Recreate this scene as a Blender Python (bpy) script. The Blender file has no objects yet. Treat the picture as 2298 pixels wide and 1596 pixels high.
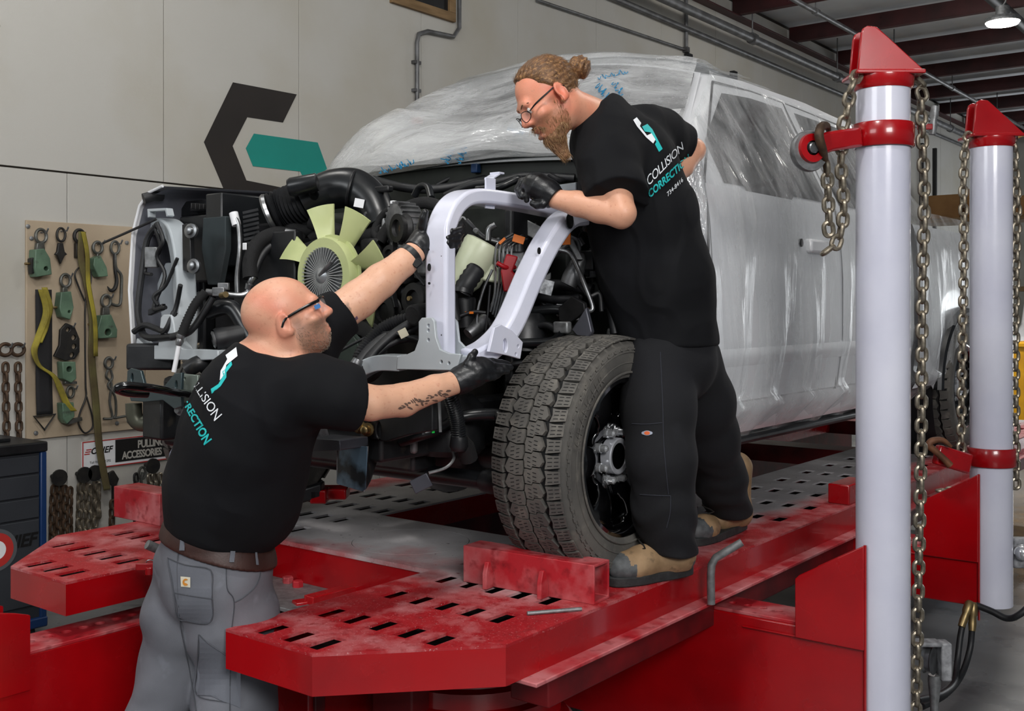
import bpy, bmesh, math, random
import numpy as np
from mathutils import Vector, Matrix
from mathutils.geometry import delaunay_2d_cdt
random.seed(7); rng = np.random.default_rng(7)
SC = bpy.context.scene; COL = SC.collection
# ---------------------------------------------------------------- camera, world, lights, exposure
FPX, CX, HY, HC = 2416.0, 1149.0, 690.0, 1.65          # focal length in pixels, horizon row, camera height (frame 2298 x 1596)
RT = np.array([.791, .612, 0.]); FW = np.array([-.612, .791, 0.]); UP = np.array([0, 0, 1.])
cam = bpy.data.cameras.new('camera'); cam_o = bpy.data.objects.new('camera', cam); COL.objects.link(cam_o)
cam.sensor_fit = 'HORIZONTAL'; cam.sensor_width = 36; cam.lens = FPX / 2298 * 36
cam.shift_y = (HY - 798) / 2298; cam.clip_start = .05; cam.clip_end = 200
cam_o.location = (0, 0, HC); cam_o.rotation_euler = (math.pi / 2, 0, math.atan2(.612, .791))
SC.camera = cam_o
world = bpy.data.worlds.new('world'); SC.world = world; world.use_nodes = True
world.node_tree.nodes['Background'].inputs[0].default_value = (.80, .90, 1.0, 1)
world.node_tree.nodes['Background'].inputs[1].default_value = 0.11
SC.view_settings.view_transform = 'Standard'; SC.view_settings.look = 'None'
SC.view_settings.exposure = 0.38; SC.view_settings.gamma = 1; SC.view_settings.use_curve_mapping = False
def area(name, loc, target, sx, sy, power, col=(1, 1, 1)):
    l = bpy.data.lights.new(name, 'AREA'); l.shape = 'RECTANGLE'; l.size = sx; l.size_y = sy; l.energy = power; l.color = col
    o = bpy.data.objects.new(name, l); COL.objects.link(o); o.location = loc
    o.rotation_euler = (Vector(target) - Vector(loc)).to_track_quat('-Z', 'Y').to_euler(); return o
# unseen soft area lights added to brighten the scene from the camera side
area('added_right_light', (3.0, -1.2, 3.9), (-2.6, 3.0, 1.4), 2.4, 1.6, 205, (1, .985, .97))
area('added_front_light', (-3.6, -3.6, 4.0), (-3.0, 3.0, 1.4), 3.0, 1.6, 75, (.95, .98, 1))
area('added_far_light', (-.8, 22.6, 1.8), (-1.5, 10, 1.5), 4.6, 3.0, 110, (.95, .98, 1))  # area light added to brighten the dim far end like daylight
# ---------------------------------------------------------------- helpers
def at(px, py, t):
    return RT * ((px - CX) / FPX * t) + FW * t + UP * (HC - (py - HY) / FPX * t)
def atz(px, py, z): return at(px, py, (HC - z) * FPX / (py - HY))
def atx(px, py, x): return at(px, py, x / (RT[0] * (px - CX) / FPX + FW[0]))
def aty(px, py, y): return at(px, py, y / (RT[1] * (px - CX) / FPX + FW[1]))
def cd(r, d, u): return RT * r + FW * d + UP * u                # camera-frame direction to world
def nrm(v): v = np.asarray(v, float); return v / np.linalg.norm(v)
def lin(h):
    h = h.lstrip('#'); c = [int(h[i:i + 2], 16) / 255 for i in (0, 2, 4)]
    return tuple(x / 12.92 if x <= .04045 else ((x + .055) / 1.055) ** 2.4 for x in c) + (1,)
MATS = {}
def mat(name, col='#808080', rough=.5, metal=0., col2=None, vs=6., vc=(.35, .65), bump=0., bs=60., coat=0., spec=.5,
        trans=0., alpha=1., emit=0., stretch=None, col3=None, vs3=30., vc3=(.55, .7), sss=0., attr=None, det=4, rvar=0., sheen=0.):
    if name in MATS: return MATS[name]
    m = bpy.data.materials.new(name); m.use_nodes = True; nt = m.node_tree; b = nt.nodes['Principled BSDF']
    N = nt.nodes.new; L = nt.links.new
    b.inputs['Base Color'].default_value = lin(col); b.inputs['Roughness'].default_value = rough
    b.inputs['Metallic'].default_value = metal; b.inputs['Specular IOR Level'].default_value = spec
    b.inputs['Coat Weight'].default_value = coat; b.inputs['Coat Roughness'].default_value = .06
    b.inputs['Transmission Weight'].default_value = trans; b.inputs['Alpha'].default_value = alpha
    if sheen: b.inputs['Sheen Weight'].default_value = sheen
    if sss:
        b.inputs['Subsurface Weight'].default_value = sss; b.inputs['Subsurface Radius'].default_value = (1, .35, .2); b.inputs['Subsurface Scale'].default_value = .008
    if emit: b.inputs['Emission Color'].default_value = lin(col); b.inputs['Emission Strength'].default_value = emit
    co = N('ShaderNodeTexCoord').outputs['Object']
    if stretch:
        mp = N('ShaderNodeMapping'); mp.inputs['Scale'].default_value = stretch; L(co, mp.inputs['Vector']); co = mp.outputs[0]
    def noise(sc, d=det):
        n = N('ShaderNodeTexNoise'); n.inputs['Scale'].default_value = sc; n.inputs['Detail'].default_value = d; L(co, n.inputs['Vector']); return n.outputs['Fac']
    def ramp(o, lohi):
        r = N('ShaderNodeMapRange'); r.inputs['From Min'].default_value, r.inputs['From Max'].default_value = lohi; L(o, r.inputs[0]); return r.outputs[0]
    src = None
    if attr:
        a = N('ShaderNodeAttribute'); a.attribute_name = attr; src = a.outputs['Color']
    def mix(src, f, c):
        x = N('ShaderNodeMix'); x.data_type = 'RGBA'; L(f, x.inputs['Factor'])
        if src is None: x.inputs[6].default_value = lin(col)
        else: L(src, x.inputs[6])
        x.inputs[7].default_value = lin(c); return x.outputs[2]
    if col2: src = mix(src, ramp(noise(vs), vc), col2)
    if col3: src = mix(src, ramp(noise(vs3), vc3), col3)
    if src is not None: L(src, b.inputs['Base Color'])
    if rvar:
        r = N('ShaderNodeMapRange'); r.inputs['From Min'].default_value = .3; r.inputs['From Max'].default_value = .7
        r.inputs['To Min'].default_value = max(.02, rough - rvar); r.inputs['To Max'].default_value = min(1, rough + rvar); L(noise(vs * 1.7), r.inputs[0]); L(r.outputs[0], b.inputs['Roughness'])
    if bump:
        bp = N('ShaderNodeBump'); bp.inputs['Strength'].default_value = bump; bp.inputs['Distance'].default_value = .004
        L(noise(bs), bp.inputs['Height']); L(bp.outputs[0], b.inputs['Normal'])
    MATS[name] = m; return m
def tag(o, label=None, cat=None, group=None, kind=None):
    if label: o['label'] = label
    if cat: o['category'] = cat
    if group: o['group'] = group
    if kind: o['kind'] = kind
    return o
def empty(name, loc=(0, 0, 0), label=None, cat=None, group=None, parent=None):
    o = bpy.data.objects.new(name, None); COL.objects.link(o); o.location = loc; o.empty_display_size = .1
    tag(o, label, cat, group)
    if parent: adopt(o, parent)
    return o
def adopt(o, parent):
    o.parent = parent; wm = Matrix.Translation(-Vector(parent_world(parent))); o.matrix_parent_inverse = wm
def parent_world(p):
    l = Vector(p.location)
    if p.parent: l = p.matrix_parent_inverse @ l + Vector(parent_world(p.parent))
    return l
def frame_from(d, hint=(0, 0, 1)):
    d = nrm(d); h = np.asarray(hint, float)
    if abs(d @ nrm(h)) > .97: h = np.array([1., 0, 0]) if abs(d[0]) < .9 else np.array([0, 1., 0])
    u = nrm(np.cross(h, d)); v = np.cross(d, u); return u, v, d
def spline(pts, n=8):
    P = [np.asarray(p, float) for p in pts]
    if len(P) < 3: return P
    out = []; Q = [2 * P[0] - P[1]] + P + [2 * P[-1] - P[-2]]
    for i in range(1, len(Q) - 2):
        a, b, c, d = Q[i - 1], Q[i], Q[i + 1], Q[i + 2]
        for k in range(n):
            s = k / n; out.append(.5 * (2 * b + (c - a) * s + (2 * a - 5 * b + 4 * c - d) * s * s + (3 * b - a - 3 * c + d) * s ** 3))
    out.append(P[-1]); return out
def inside(poly, C):
    r = np.zeros(len(C), bool); n = len(poly)
    for i in range(n):
        (x1, y1), (x2, y2) = poly[i], poly[(i + 1) % n]
        if y1 == y2: continue
        c = ((C[:, 1] < y1) != (C[:, 1] < y2)) & (C[:, 0] < (x2 - x1) * (C[:, 1] - y1) / (y2 - y1) + x1); r ^= c
    return r
class MB:
    def __init__(s): s.v = []; s.f = []; s.m = []
    def add(s, V, F, mi=0):
        o = len(s.v); s.v += [tuple(map(float, p)) for p in V]; s.f += [tuple(i + o for i in f) for f in F]; s.m += [mi] * len(F); return s
    def box(s, a, b, mi=0):
        (x0, y0, z0), (x1, y1, z1) = a, b
        V = [(x, y, z) for x in (x0, x1) for y in (y0, y1) for z in (z0, z1)]
        return s.add(V, [(0, 1, 3, 2), (4, 6, 7, 5), (0, 4, 5, 1), (2, 3, 7, 6), (0, 2, 6, 4), (1, 5, 7, 3)], mi)
    def obox(s, c, ax, h, mi=0):
        c = np.asarray(c, float); A = [nrm(a) for a in ax]
        V = [c + A[0] * h[0] * i + A[1] * h[1] * j + A[2] * h[2] * k for i in (-1, 1) for j in (-1, 1) for k in (-1, 1)]
        return s.add(V, [(0, 1, 3, 2), (4, 6, 7, 5), (0, 4, 5, 1), (2, 3, 7, 6), (0, 2, 6, 4), (1, 5, 7, 3)], mi)
    def bar(s, a, b, w, h, hint=(0, 0, 1), mi=0):
        a = np.asarray(a, float); b = np.asarray(b, float); u, v, d = frame_from(b - a, hint)
        return s.obox((a + b) / 2, (u, v, d), (w / 2, h / 2, np.linalg.norm(b - a) / 2), mi)
    def rings(s, R, closed=False, caps=True, mi=0):
        n = len(R[0]); V = [p for r in R for p in r]; F = []; k = len(R)
        for i in range(k if closed else k - 1):
            j = (i + 1) % k
            for q in range(n): F.append((i * n + q, i * n + (q + 1) % n, j * n + (q + 1) % n, j * n + q))
        if caps and not closed: F += [tuple(range(n - 1, -1, -1)), tuple(range((k - 1) * n, k * n))]
        return s.add(V, F, mi)
    def tube(s, pts, r, n=10, caps=True, smooth=0, closed=False, sect=None, hint=(0, 0, 1), mi=0):
        if smooth:
            if np.ndim(r): r = np.interp(np.linspace(0, 1, (len(pts) - 1) * smooth + 1), np.linspace(0, 1, len(r)), r)
            pts = spline(pts, smooth)
        P = [np.asarray(p, float) for p in pts]; k = len(P); R = []; u = None
        for i in range(k):
            if closed: d = P[(i + 1) % k] - P[i - 1]
            else: d = P[min(i + 1, k - 1)] - P[max(i - 1, 0)]
            d = nrm(d)
            if u is None: u, v, _ = frame_from(d, hint)
            else: u = nrm(u - d * (u @ d)); v = np.cross(d, u)
            rr = r[i] if np.ndim(r) else r
            if sect is None: R.append([P[i] + (u * math.cos(2 * math.pi * q / n) + v * math.sin(2 * math.pi * q / n)) * rr for q in range(n)])
            else: R.append([P[i] + (u * a + v * b) * rr for a, b in sect])
        return s.rings(R, closed, caps, mi)
    def lathe(s, prof, o, d, n=24, caps=True, mi=0, hint=(0, 0, 1)):
        u, v, d = frame_from(d, hint); o = np.asarray(o, float)
        R = [[o + d * h + (u * math.cos(2 * math.pi * q / n) + v * math.sin(2 * math.pi * q / n)) * r for q in range(n)] for h, r in prof]
        return s.rings(R, False, caps, mi)
    def cyl(s, a, b, r, n=16, mi=0):
        a = np.asarray(a, float); b = np.asarray(b, float); return s.lathe([(0, r), (np.linalg.norm(b - a), r)], a, b - a, n, True, mi)
    def ball(s, c, r, ax=None, n=14, mi=0):
        r = np.ones(3) * r; A = np.eye(3) if ax is None else np.array(ax); c = np.asarray(c, float); R = []
        for i in range(1, n):
            th = math.pi * i / n
            R.append([c + A[0] * r[0] * math.sin(th) * math.cos(2 * math.pi * q / (2 * n)) + A[1] * r[1] * math.sin(th) * math.sin(2 * math.pi * q / (2 * n)) + A[2] * r[2] * math.cos(th) for q in range(2 * n)])
        return s.rings(R, False, True, mi)
    def plate(s, outline, holes=(), o=(0, 0, 0), u=(1, 0, 0), v=(0, 1, 0), th=.01, mi=0, mi_side=None):
        """flat plate with holes; outline counter-clockwise in (u, v); th is measured along -n"""
        o = np.asarray(o, float); u = np.asarray(u, float); v = np.asarray(v, float); n = np.cross(u, v)
        loops = [list(outline)] + [list(h) for h in holes]; vs = []; es = []
        for l in loops:
            b = len(vs); vs += [Vector(p) for p in l]; es += [(b + i, b + (i + 1) % len(l)) for i in range(len(l))]
        r = delaunay_2d_cdt(vs, es, [], 1, 1e-6); pv, pf = r[0], r[2]
        if holes:
            cs = np.array([[sum(pv[i][0] for i in f) / len(f), sum(pv[i][1] for i in f) / len(f)] for f in pf]); kill = np.zeros(len(pf), bool)
            for h in loops[1:]: kill |= inside(h, cs)
            pf = [f for f, k in zip(pf, kill) if not k]
        top = [o + u * p[0] + v * p[1] for p in pv]; k = len(top); bot = [p - n * th for p in top]
        F = [tuple(f) for f in pf]; s.add(top + bot, F + [tuple(i + k for i in reversed(f)) for f in F], mi)
        for l in loops:
            c = len(l); T = [o + u * p[0] + v * p[1] for p in l]; B = [p - n * th for p in T]
            s.add(T + B, [(i, i + c, (i + 1) % c + c, (i + 1) % c) for i in range(c)], mi if mi_side is None else mi_side)
        return s
    def grid(s, G, mi=0, flip=False):
        nr, nc = len(G), len(G[0]); V = [p for r in G for p in r]; F = []
        for i in range(nr - 1):
            for j in range(nc - 1):
                q = (i * nc + j, i * nc + j + 1, (i + 1) * nc + j + 1, (i + 1) * nc + j); F.append(q[::-1] if flip else q)
        return s.add(V, F, mi)
    def build(s, name, mats, parent=None, bevel=0, smooth=40, label=None, cat=None, group=None, kind=None, origin=None, seg=2):
        me = bpy.data.meshes.new(name)
        V = np.array(s.v, float)
        loc = Vector((0, 0, 0))
        if parent is None or origin is not None:
            if origin is None: origin = ((V[:, 0].min() + V[:, 0].max()) / 2, (V[:, 1].min() + V[:, 1].max()) / 2, V[:, 2].min())
            loc = Vector(origin); V = V - np.array(origin)
        me.from_pydata(V.tolist(), [], s.f)
        if not isinstance(mats, (list, tuple)): mats = [mats]
        for m in mats: me.materials.append(m)
        if len(mats) > 1: me.polygons.foreach_set('material_index', s.m)
        me.update()
        bm = bmesh.new(); bm.from_mesh(me); bmesh.ops.remove_doubles(bm, verts=bm.verts, dist=1e-6); bmesh.ops.recalc_face_normals(bm, faces=bm.faces); bm.to_mesh(me); bm.free()
        if smooth:
            me.polygons.foreach_set('use_smooth', [True] * len(me.polygons)); me.set_sharp_from_angle(angle=math.radians(smooth))
        o = bpy.data.objects.new(name, me); COL.objects.link(o); o.location = loc
        if parent is not None: adopt(o, parent)
        if bevel:
            b = o.modifiers.new('bevel', 'BEVEL'); b.width = bevel; b.segments = seg; b.limit_method = 'ANGLE'; b.angle_limit = math.radians(35); b.harden_normals = False
        return tag(o, label, cat, group, kind)
def circ(cx, cy, r, n=16, ry=None, a0=0):
    ry = r if ry is None else ry
    return [(cx + r * math.cos(a0 + 2 * math.pi * i / n), cy + ry * math.sin(a0 + 2 * math.pi * i / n)) for i in range(n)]
def rect(cx, cy, w, h): return [(cx - w / 2, cy - h / 2), (cx + w / 2, cy - h / 2), (cx + w / 2, cy + h / 2), (cx - w / 2, cy + h / 2)]
def rrect(cx, cy, w, h, r, n=4):
    out = []
    for sx, sy, a in ((1, 1, 0), (-1, 1, 90), (-1, -1, 180), (1, -1, 270)):
        for i in range(n + 1):
            t = math.radians(a + 90 * i / n); out.append((cx + sx * (w / 2 - r) + r * math.cos(t), cy + sy * (h / 2 - r) + r * math.sin(t)))
    return out
def copy_obj(o, parent=None, mtx=None, name=None):
    c = o.copy(); COL.objects.link(c)
    c.parent = parent
    if mtx is not None: c.matrix_world = mtx
    return c
TXT = {}
def text_mesh(body, size, bold=0., res=3, shear=0., space=1.):
    """letters as a flat mesh: (verts Nx2, faces), origin at the centre of the line"""
    cu = bpy.data.curves.new('txt', 'FONT'); cu.body = body; cu.size = size; cu.offset = bold * size; cu.resolution_u = res; cu.shear = shear; cu.space_character = space
    cu.align_x = 'CENTER'; cu.align_y = 'CENTER'
    ob = bpy.data.objects.new('txt', cu); COL.objects.link(ob)
    dg = bpy.context.evaluated_depsgraph_get(); dg.update(); me = bpy.data.meshes.new_from_object(ob.evaluated_get(dg))
    V = np.array([v.co[:2] for v in me.vertices]); F = [tuple(p.vertices) for p in me.polygons]
    bpy.data.objects.remove(ob); bpy.data.curves.remove(cu); bpy.data.meshes.remove(me); return V, F
def text_obj(name, body, size, o, u, v, m, parent, bold=0., lift=.001, **k):
    V, F = text_mesh(body, size, bold, **k); u = np.asarray(u, float); v = np.asarray(v, float); o = np.asarray(o, float) + np.cross(u, v) * lift
    mb = MB(); mb.add([o + u * p[0] + v * p[1] for p in V], F); return mb.build(name, m, parent, smooth=0)
# ---------------------------------------------------------------- implicit surfaces for soft shapes
def smin(a, b, k): h = np.clip(.5 + .5 * (b - a) / k, 0, 1); return b + (a - b) * h - k * h * (1 - h)
def smax(a, b, k): return -smin(-a, -b, k)
def cone(P, a, b, r1, r2):
    a = np.asarray(a, float); b = np.asarray(b, float); ab = b - a; t = np.clip(((P - a) @ ab) / (ab @ ab), 0, 1)
    return np.linalg.norm(P - a - t[:, None] * ab, axis=1) - (r1 + (r2 - r1) * t)
def ell(P, c, r, A=None):
    q = P - np.asarray(c, float)
    if A is not None: q = q @ np.asarray(A, float).T
    r = np.ones(3) * r; k0 = np.linalg.norm(q / r, axis=1); k1 = np.linalg.norm(q / r ** 2, axis=1) + 1e-9
    return k0 * (k0 - 1) / k1
def rbox(P, c, h, r, A=None):
    q = P - np.asarray(c, float)
    if A is not None: q = q @ np.asarray(A, float).T
    q = np.abs(q) - (np.asarray(h, float) - r); return np.linalg.norm(np.maximum(q, 0), axis=1) + np.minimum(q.max(axis=1), 0) - r
def chain_sdf(P, pts, rad, k=.02):
    d = None
    for i in range(len(pts) - 1):
        e = cone(P, pts[i], pts[i + 1], rad[i], rad[i + 1]); d = e if d is None else smin(d, e, k)
    return d
def surf(f, lo, hi, h):
    """naive surface nets of f < 0 on a grid of step h, evaluated only near the surface; returns verts, quads"""
    lo = np.asarray(lo, float); hi = np.asarray(hi, float); B = 6; nb = np.ceil((hi - lo) / (h * B)).astype(int); n = nb * B + 1
    g = [lo[i] + h * B * (np.arange(nb[i]) + .5) for i in range(3)]
    C = np.stack(np.meshgrid(*g, indexing='ij'), -1).reshape(-1, 3)
    d = np.concatenate([f(C[i:i + 200000]) for i in range(0, len(C), 200000)])
    near = (np.abs(d) < h * B * 1.35).reshape(nb); D = np.ones(n, np.float32)
    big = np.repeat(np.repeat(np.repeat(d.reshape(nb), B, 0), B, 1), B, 2); D[:-1, :-1, :-1] = np.where(big < 0, -1, 1)
    M = np.zeros(n, bool)
    nz = np.argwhere(near)
    for i, j, k in nz: M[i * B:(i + 1) * B + 1, j * B:(j + 1) * B + 1, k * B:(k + 1) * B + 1] = True
    I = np.argwhere(M); Pn = lo + I * h
    vals = np.concatenate([f(Pn[i:i + 200000]) for i in range(0, len(Pn), 200000)]) if len(Pn) else np.zeros(0)
    D[M] = vals
    S = D < 0
    c = np.zeros(np.array(n) - 1, np.int8)
    for a in (0, 1):
        for b in (0, 1):
            for e in (0, 1): c += S[a:n[0] - 1 + a, b:n[1] - 1 + b, e:n[2] - 1 + e]
    act = (c > 0) & (c < 8); idx = -np.ones(act.shape, np.int64); A = np.argwhere(act); idx[act] = np.arange(len(A))
    acc = np.zeros((len(A), 3)); cnt = np.zeros(len(A)); corners = [(a, b, e) for a in (0, 1) for b in (0, 1) for e in (0, 1)]
    for p in corners:
        for ax in range(3):
            if p[ax]: continue
            q = list(p); q[ax] = 1; v1 = D[A[:, 0] + p[0], A[:, 1] + p[1], A[:, 2] + p[2]]; v2 = D[A[:, 0] + q[0], A[:, 1] + q[1], A[:, 2] + q[2]]
            m = (v1 < 0) != (v2 < 0); t = np.where(m, v1 / np.where(m, v1 - v2, 1), 0); pt = np.tile(np.array(p, float), (len(A), 1)); pt[:, ax] = t
            acc[m] += pt[m]; cnt[m] += 1
    V = lo + (A + acc / cnt[:, None]) * h; Q = []
    for ax in range(3):
        o1, o2 = [(1, 2), (2, 0), (0, 1)][ax]
        sl1 = [slice(None)] * 3; sl2 = [slice(None)] * 3; sl1[ax] = slice(0, -1); sl2[ax] = slice(1, None)
        a, b = S[tuple(sl1)], S[tuple(sl2)]
        E = np.argwhere(a != b); E = E[(E[:, o1] > 0) & (E[:, o2] > 0) & (E[:, o1] < act.shape[o1]) & (E[:, o2] < act.shape[o2])]
        ins = a[E[:, 0], E[:, 1], E[:, 2]]
        def cell(x, y):
            q = E.copy(); q[:, o1] -= x; q[:, o2] -= y; return idx[q[:, 0], q[:, 1], q[:, 2]]
        quad = np.stack([cell(1, 1), cell(0, 1), cell(0, 0), cell(1, 0)], 1); quad[~ins] = quad[~ins][:, ::-1]; Q.append(quad)
    Q = np.concatenate(Q); Q = Q[(Q >= 0).all(1)]; return V, Q
def grad(f, P, e=1e-3):
    g = np.stack([f(P + np.eye(3)[i] * e) - f(P - np.eye(3)[i] * e) for i in range(3)], 1); return g / (np.linalg.norm(g, axis=1)[:, None] + 1e-9)
def surf_obj(name, f, lo, hi, h, m, parent=None, color=None, mats=None, matf=None, relax=1, **k):
    V, Q = surf(f, lo, hi, h)
    for _ in range(relax):
        g = grad(f, V, h * .3); V = V - g * np.clip(f(V), -h, h)[:, None]
    me = bpy.data.meshes.new(name); loc = np.zeros(3)
    if parent is None: loc = np.array([(V[:, 0].min() + V[:, 0].max()) / 2, (V[:, 1].min() + V[:, 1].max()) / 2, V[:, 2].min()])
    me.vertices.add(len(V)); me.vertices.foreach_set('co', (V - loc).ravel()); me.loops.add(len(Q) * 4); me.loops.foreach_set('vertex_index', Q.ravel().astype(np.int32))
    me.polygons.add(len(Q)); me.polygons.foreach_set('loop_start', np.arange(0, len(Q) * 4, 4, dtype=np.int32)); me.update(calc_edges=True); me.validate()
    for q in (mats or [m]): me.materials.append(q)
    if matf is not None: me.polygons.foreach_set('material_index', matf(V[Q].mean(1)).astype(np.int32))
    if color is not None:
        a = me.color_attributes.new('tint', 'FLOAT_COLOR', 'POINT'); a.data.foreach_set('color', np.c_[color(V), np.ones(len(V))].astype(np.float32).ravel())
    me.polygons.foreach_set('use_smooth', [True] * len(me.polygons))
    o = bpy.data.objects.new(name, me); COL.objects.link(o); o.location = loc
    if parent is not None: adopt(o, parent)
    return tag(o, **k)
def wav(P, s, seed=0, o=3):
    """cheap smooth noise, about -1..1"""
    r = np.random.default_rng(seed); v = np.zeros(len(P)); a = 1.
    for i in range(o):
        for _ in range(3):
            d = nrm(r.normal(size=3)) * s * 1.9 ** i * 2 * math.pi; v += a / 3 * np.sin(P @ d + r.uniform(0, 6.28))
        a *= .55
    return v
def inst(o, parent, M, name=None):
    c = o.copy(); COL.objects.link(c); c.parent = parent
    c.matrix_parent_inverse = Matrix.Translation(-Vector(parent_world(parent))) if parent else Matrix.Identity(4)
    c.matrix_basis = M; return c
def mtx(o, u, v, w, s=1.):
    M = Matrix.Identity(4)
    for i, a in enumerate((u, v, w)):
        for j in range(3): M[j][i] = a[j] * s
    for j in range(3): M[j][3] = o[j]
    return M
# ---------------------------------------------------------------- materials
m_wall = mat('painted plywood', '#bab8b2', .75, col2='#b0ab9e', vs=1.1, vc=(.45, .75), bump=.12, bs=220, col3='#8d897c', vs3=9, vc3=(.78, .84))
m_wallgap = mat('dark seam', '#2a241c', .9)
m_floor = mat('sealed concrete', '#77787a', .32, col2='#5d5e5f', vs=1.3, bump=.05, bs=30, col3='#4a4a4b', vs3=4, vc3=(.6, .75), rvar=.12)
m_backwall = mat('back wall', '#b8b7b0', .8, col2='#9c9a90', vs=.8)
m_insul = mat('white vinyl roof insulation', '#d9dcdf', .6, col2='#c4c8cc', vs=1.5, bump=.2, bs=4)
m_purlin = mat('dark red oxide steel', '#4a1a1c', .55, col2='#331214', vs=3)
m_pipe = mat('galvanised pipe', '#77787a', .45, .6, col2='#5b5b5c', vs=9)
m_black = mat('black plastic', '#0d0e10', .42, col2='#1a1b1e', vs=14, bump=.05, bs=120)
m_rubber = mat('black rubber hose', '#101114', .5, col2='#1d1e21', vs=20, bump=.06, bs=90)
m_red = mat('gloss red paint', '#a4050e', .24, col2='#82040c', vs=3, vc=(.4, .8), coat=.4, rvar=.08, col3='#b02225', vs3=7, vc3=(.66, .86))
m_reddust = mat('worn red deck paint', '#a91c26', .5, col2='#c78688', vs=7, vc=(.42, .78), col3='#7d1018', vs3=23, vc3=(.55, .75), bump=.1, bs=90, det=8, rvar=.12)
m_deckgrey = mat('worn bare deck', '#8a8686', .36, col2='#a9a6a6', vs=4, col3='#8d3138', vs3=5.5, vc3=(.6, .78), bump=.05, bs=60, det=7, rvar=.1)
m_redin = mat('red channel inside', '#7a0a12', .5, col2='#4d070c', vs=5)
m_post = mat('white enamel post', '#d5d6e3', .2, col2='#c9cada', vs=3, coat=.3, bump=.03, bs=140, col3='#9a7080', vs3=46, vc3=(.78, .82))
m_chain = mat('zinc plated chain', '#a39a89', .36, .8, col2='#766c5e', vs=40, bump=.1, bs=200)
m_rust = mat('rusty steel', '#54402f', .6, .45, col2='#382a20', vs=30, bump=.2, bs=150)
m_steel = mat('bright steel', '#9fa1a3', .3, .9, col2='#7d7e80', vs=25)
m_galv = mat('grey galvanised steel', '#8b8d8e', .45, .5, col2='#6c6d6e', vs=40, bump=.1, bs=180)
m_tan = mat('tan board', '#b6a58e', .7, col2='#a5947d', vs=2, bump=.08, bs=140, col3='#6e5d49', vs3=50, vc3=(.74, .8))
m_teal = mat('teal paint', '#0c8f83', .6, col2='#0b857a', vs=2)
m_logo = mat('black wall paint', '#231d1a', .65, col2='#1c1714', vs=3)
m_wood = mat('pine framing', '#8a6f4d', .7, col2='#6e5637', vs=4, stretch=(1, 1, 8))
m_white = mat('white paint', '#e8e9ec', .5)
WX = -5.6
# ---------------------------------------------------------------- floor, walls, ceiling
MB().box((-5.9, -7, -.2), (9, 24, 0)).build('floor', m_floor, kind='structure')
w = MB().box((WX - .16, -7, 0), (WX - .012, 24, 5.22)).build('wall_left', m_wallgap, kind='structure')
seams_up = [2.05 - 2.44 + .03, 2.05 + .03, 3.826, 4.88, 6.10, 7.32, 8.54, 9.76, 10.98, 12.2, 13.42, 14.64, 17, 19.5, 24]
seams_lo = [-3.0, -.5, .75, 1.97, 3.21, 4.43, 5.65, 6.87, 8.09, 9.31, 10.53, 13, 16, 20, 24]
for lst, z0, z1 in ((seams_lo, .01, 2.392), (seams_up, 2.402, 5.18)):
    for a, b in zip(lst[:-1], lst[1:]):
        th = random.uniform(0, .002)
        if lst is seams_up and a < 6.0 < b + .01 or (lst is seams_up and abs(a - 6.10) < .01):   # the opening near the roof
            pass
        MB().box((WX - .012, a + .0022, z0), (WX + th, b - .0022, z1)).build('panel', m_wall, w, bevel=.002)
# opening with timber frame high on the wall, and a dark vent further along
p0, p1 = atx(905, 0, WX), atx(1016, 46, WX)
win = empty('window_1', (WX, (p0[1] + p1[1]) / 2, p1[2])); tag(win, kind='structure')
MB().box((WX, p0[1] - .1, p1[2] + .03), (WX + .01, p1[1] - .06, p1[2] + 1.0)).build('dark_pane', m_black, win)
for a, b in (((WX, p0[1] - .15, p1[2] - .02), (WX + .035, p1[1], p1[2] + .05)), ((WX, p1[1] - .07, p1[2] + .05), (WX + .035, p1[1], p1[2] + 1.0)), ((WX, p0[1] - .15, p1[2] + .05), (WX + .035, p0[1] - .08, p1[2] + 1.0))):
    MB().box(a, b).build('frame_board', m_wood, win, bevel=.003)
p0, p1 = atx(1541, 135, WX), atx(1637, 175, WX)
v = empty('wall_vent', (WX, p0[1], p1[2]), 'dark framed vent opening high on the white wall behind the cab roof', 'vent')
MB().box((WX, p0[1], p1[2] - .9), (WX + .02, p1[1], p0[2])).build('opening', m_black, v)
for yy in (p0[1] - .06, p1[1]): MB().box((WX, yy, p1[2] - .9), (WX + .06, yy + .09, p0[2] + .06)).build('frame', m_black, v, bevel=.004)
MB().box((WX, p1[1] - .16, p1[2] - .9), (WX + .03, p1[1] - .04, p0[2] - .06)).build('side_board', m_wood, v)
# back wall and openings at the far end
bw = empty('wall_back', (0, 23, 0)); tag(bw, kind='structure')
MB().box((-5.6, 23, 0), (-3.2, 23.2, 5.2)).box((-3.2, 23, 3.2), (1.6, 23.2, 5.2)).box((1.6, 23, 0), (9, 23.2, 5.2)).build('wall_sheet', m_backwall, bw)
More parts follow.
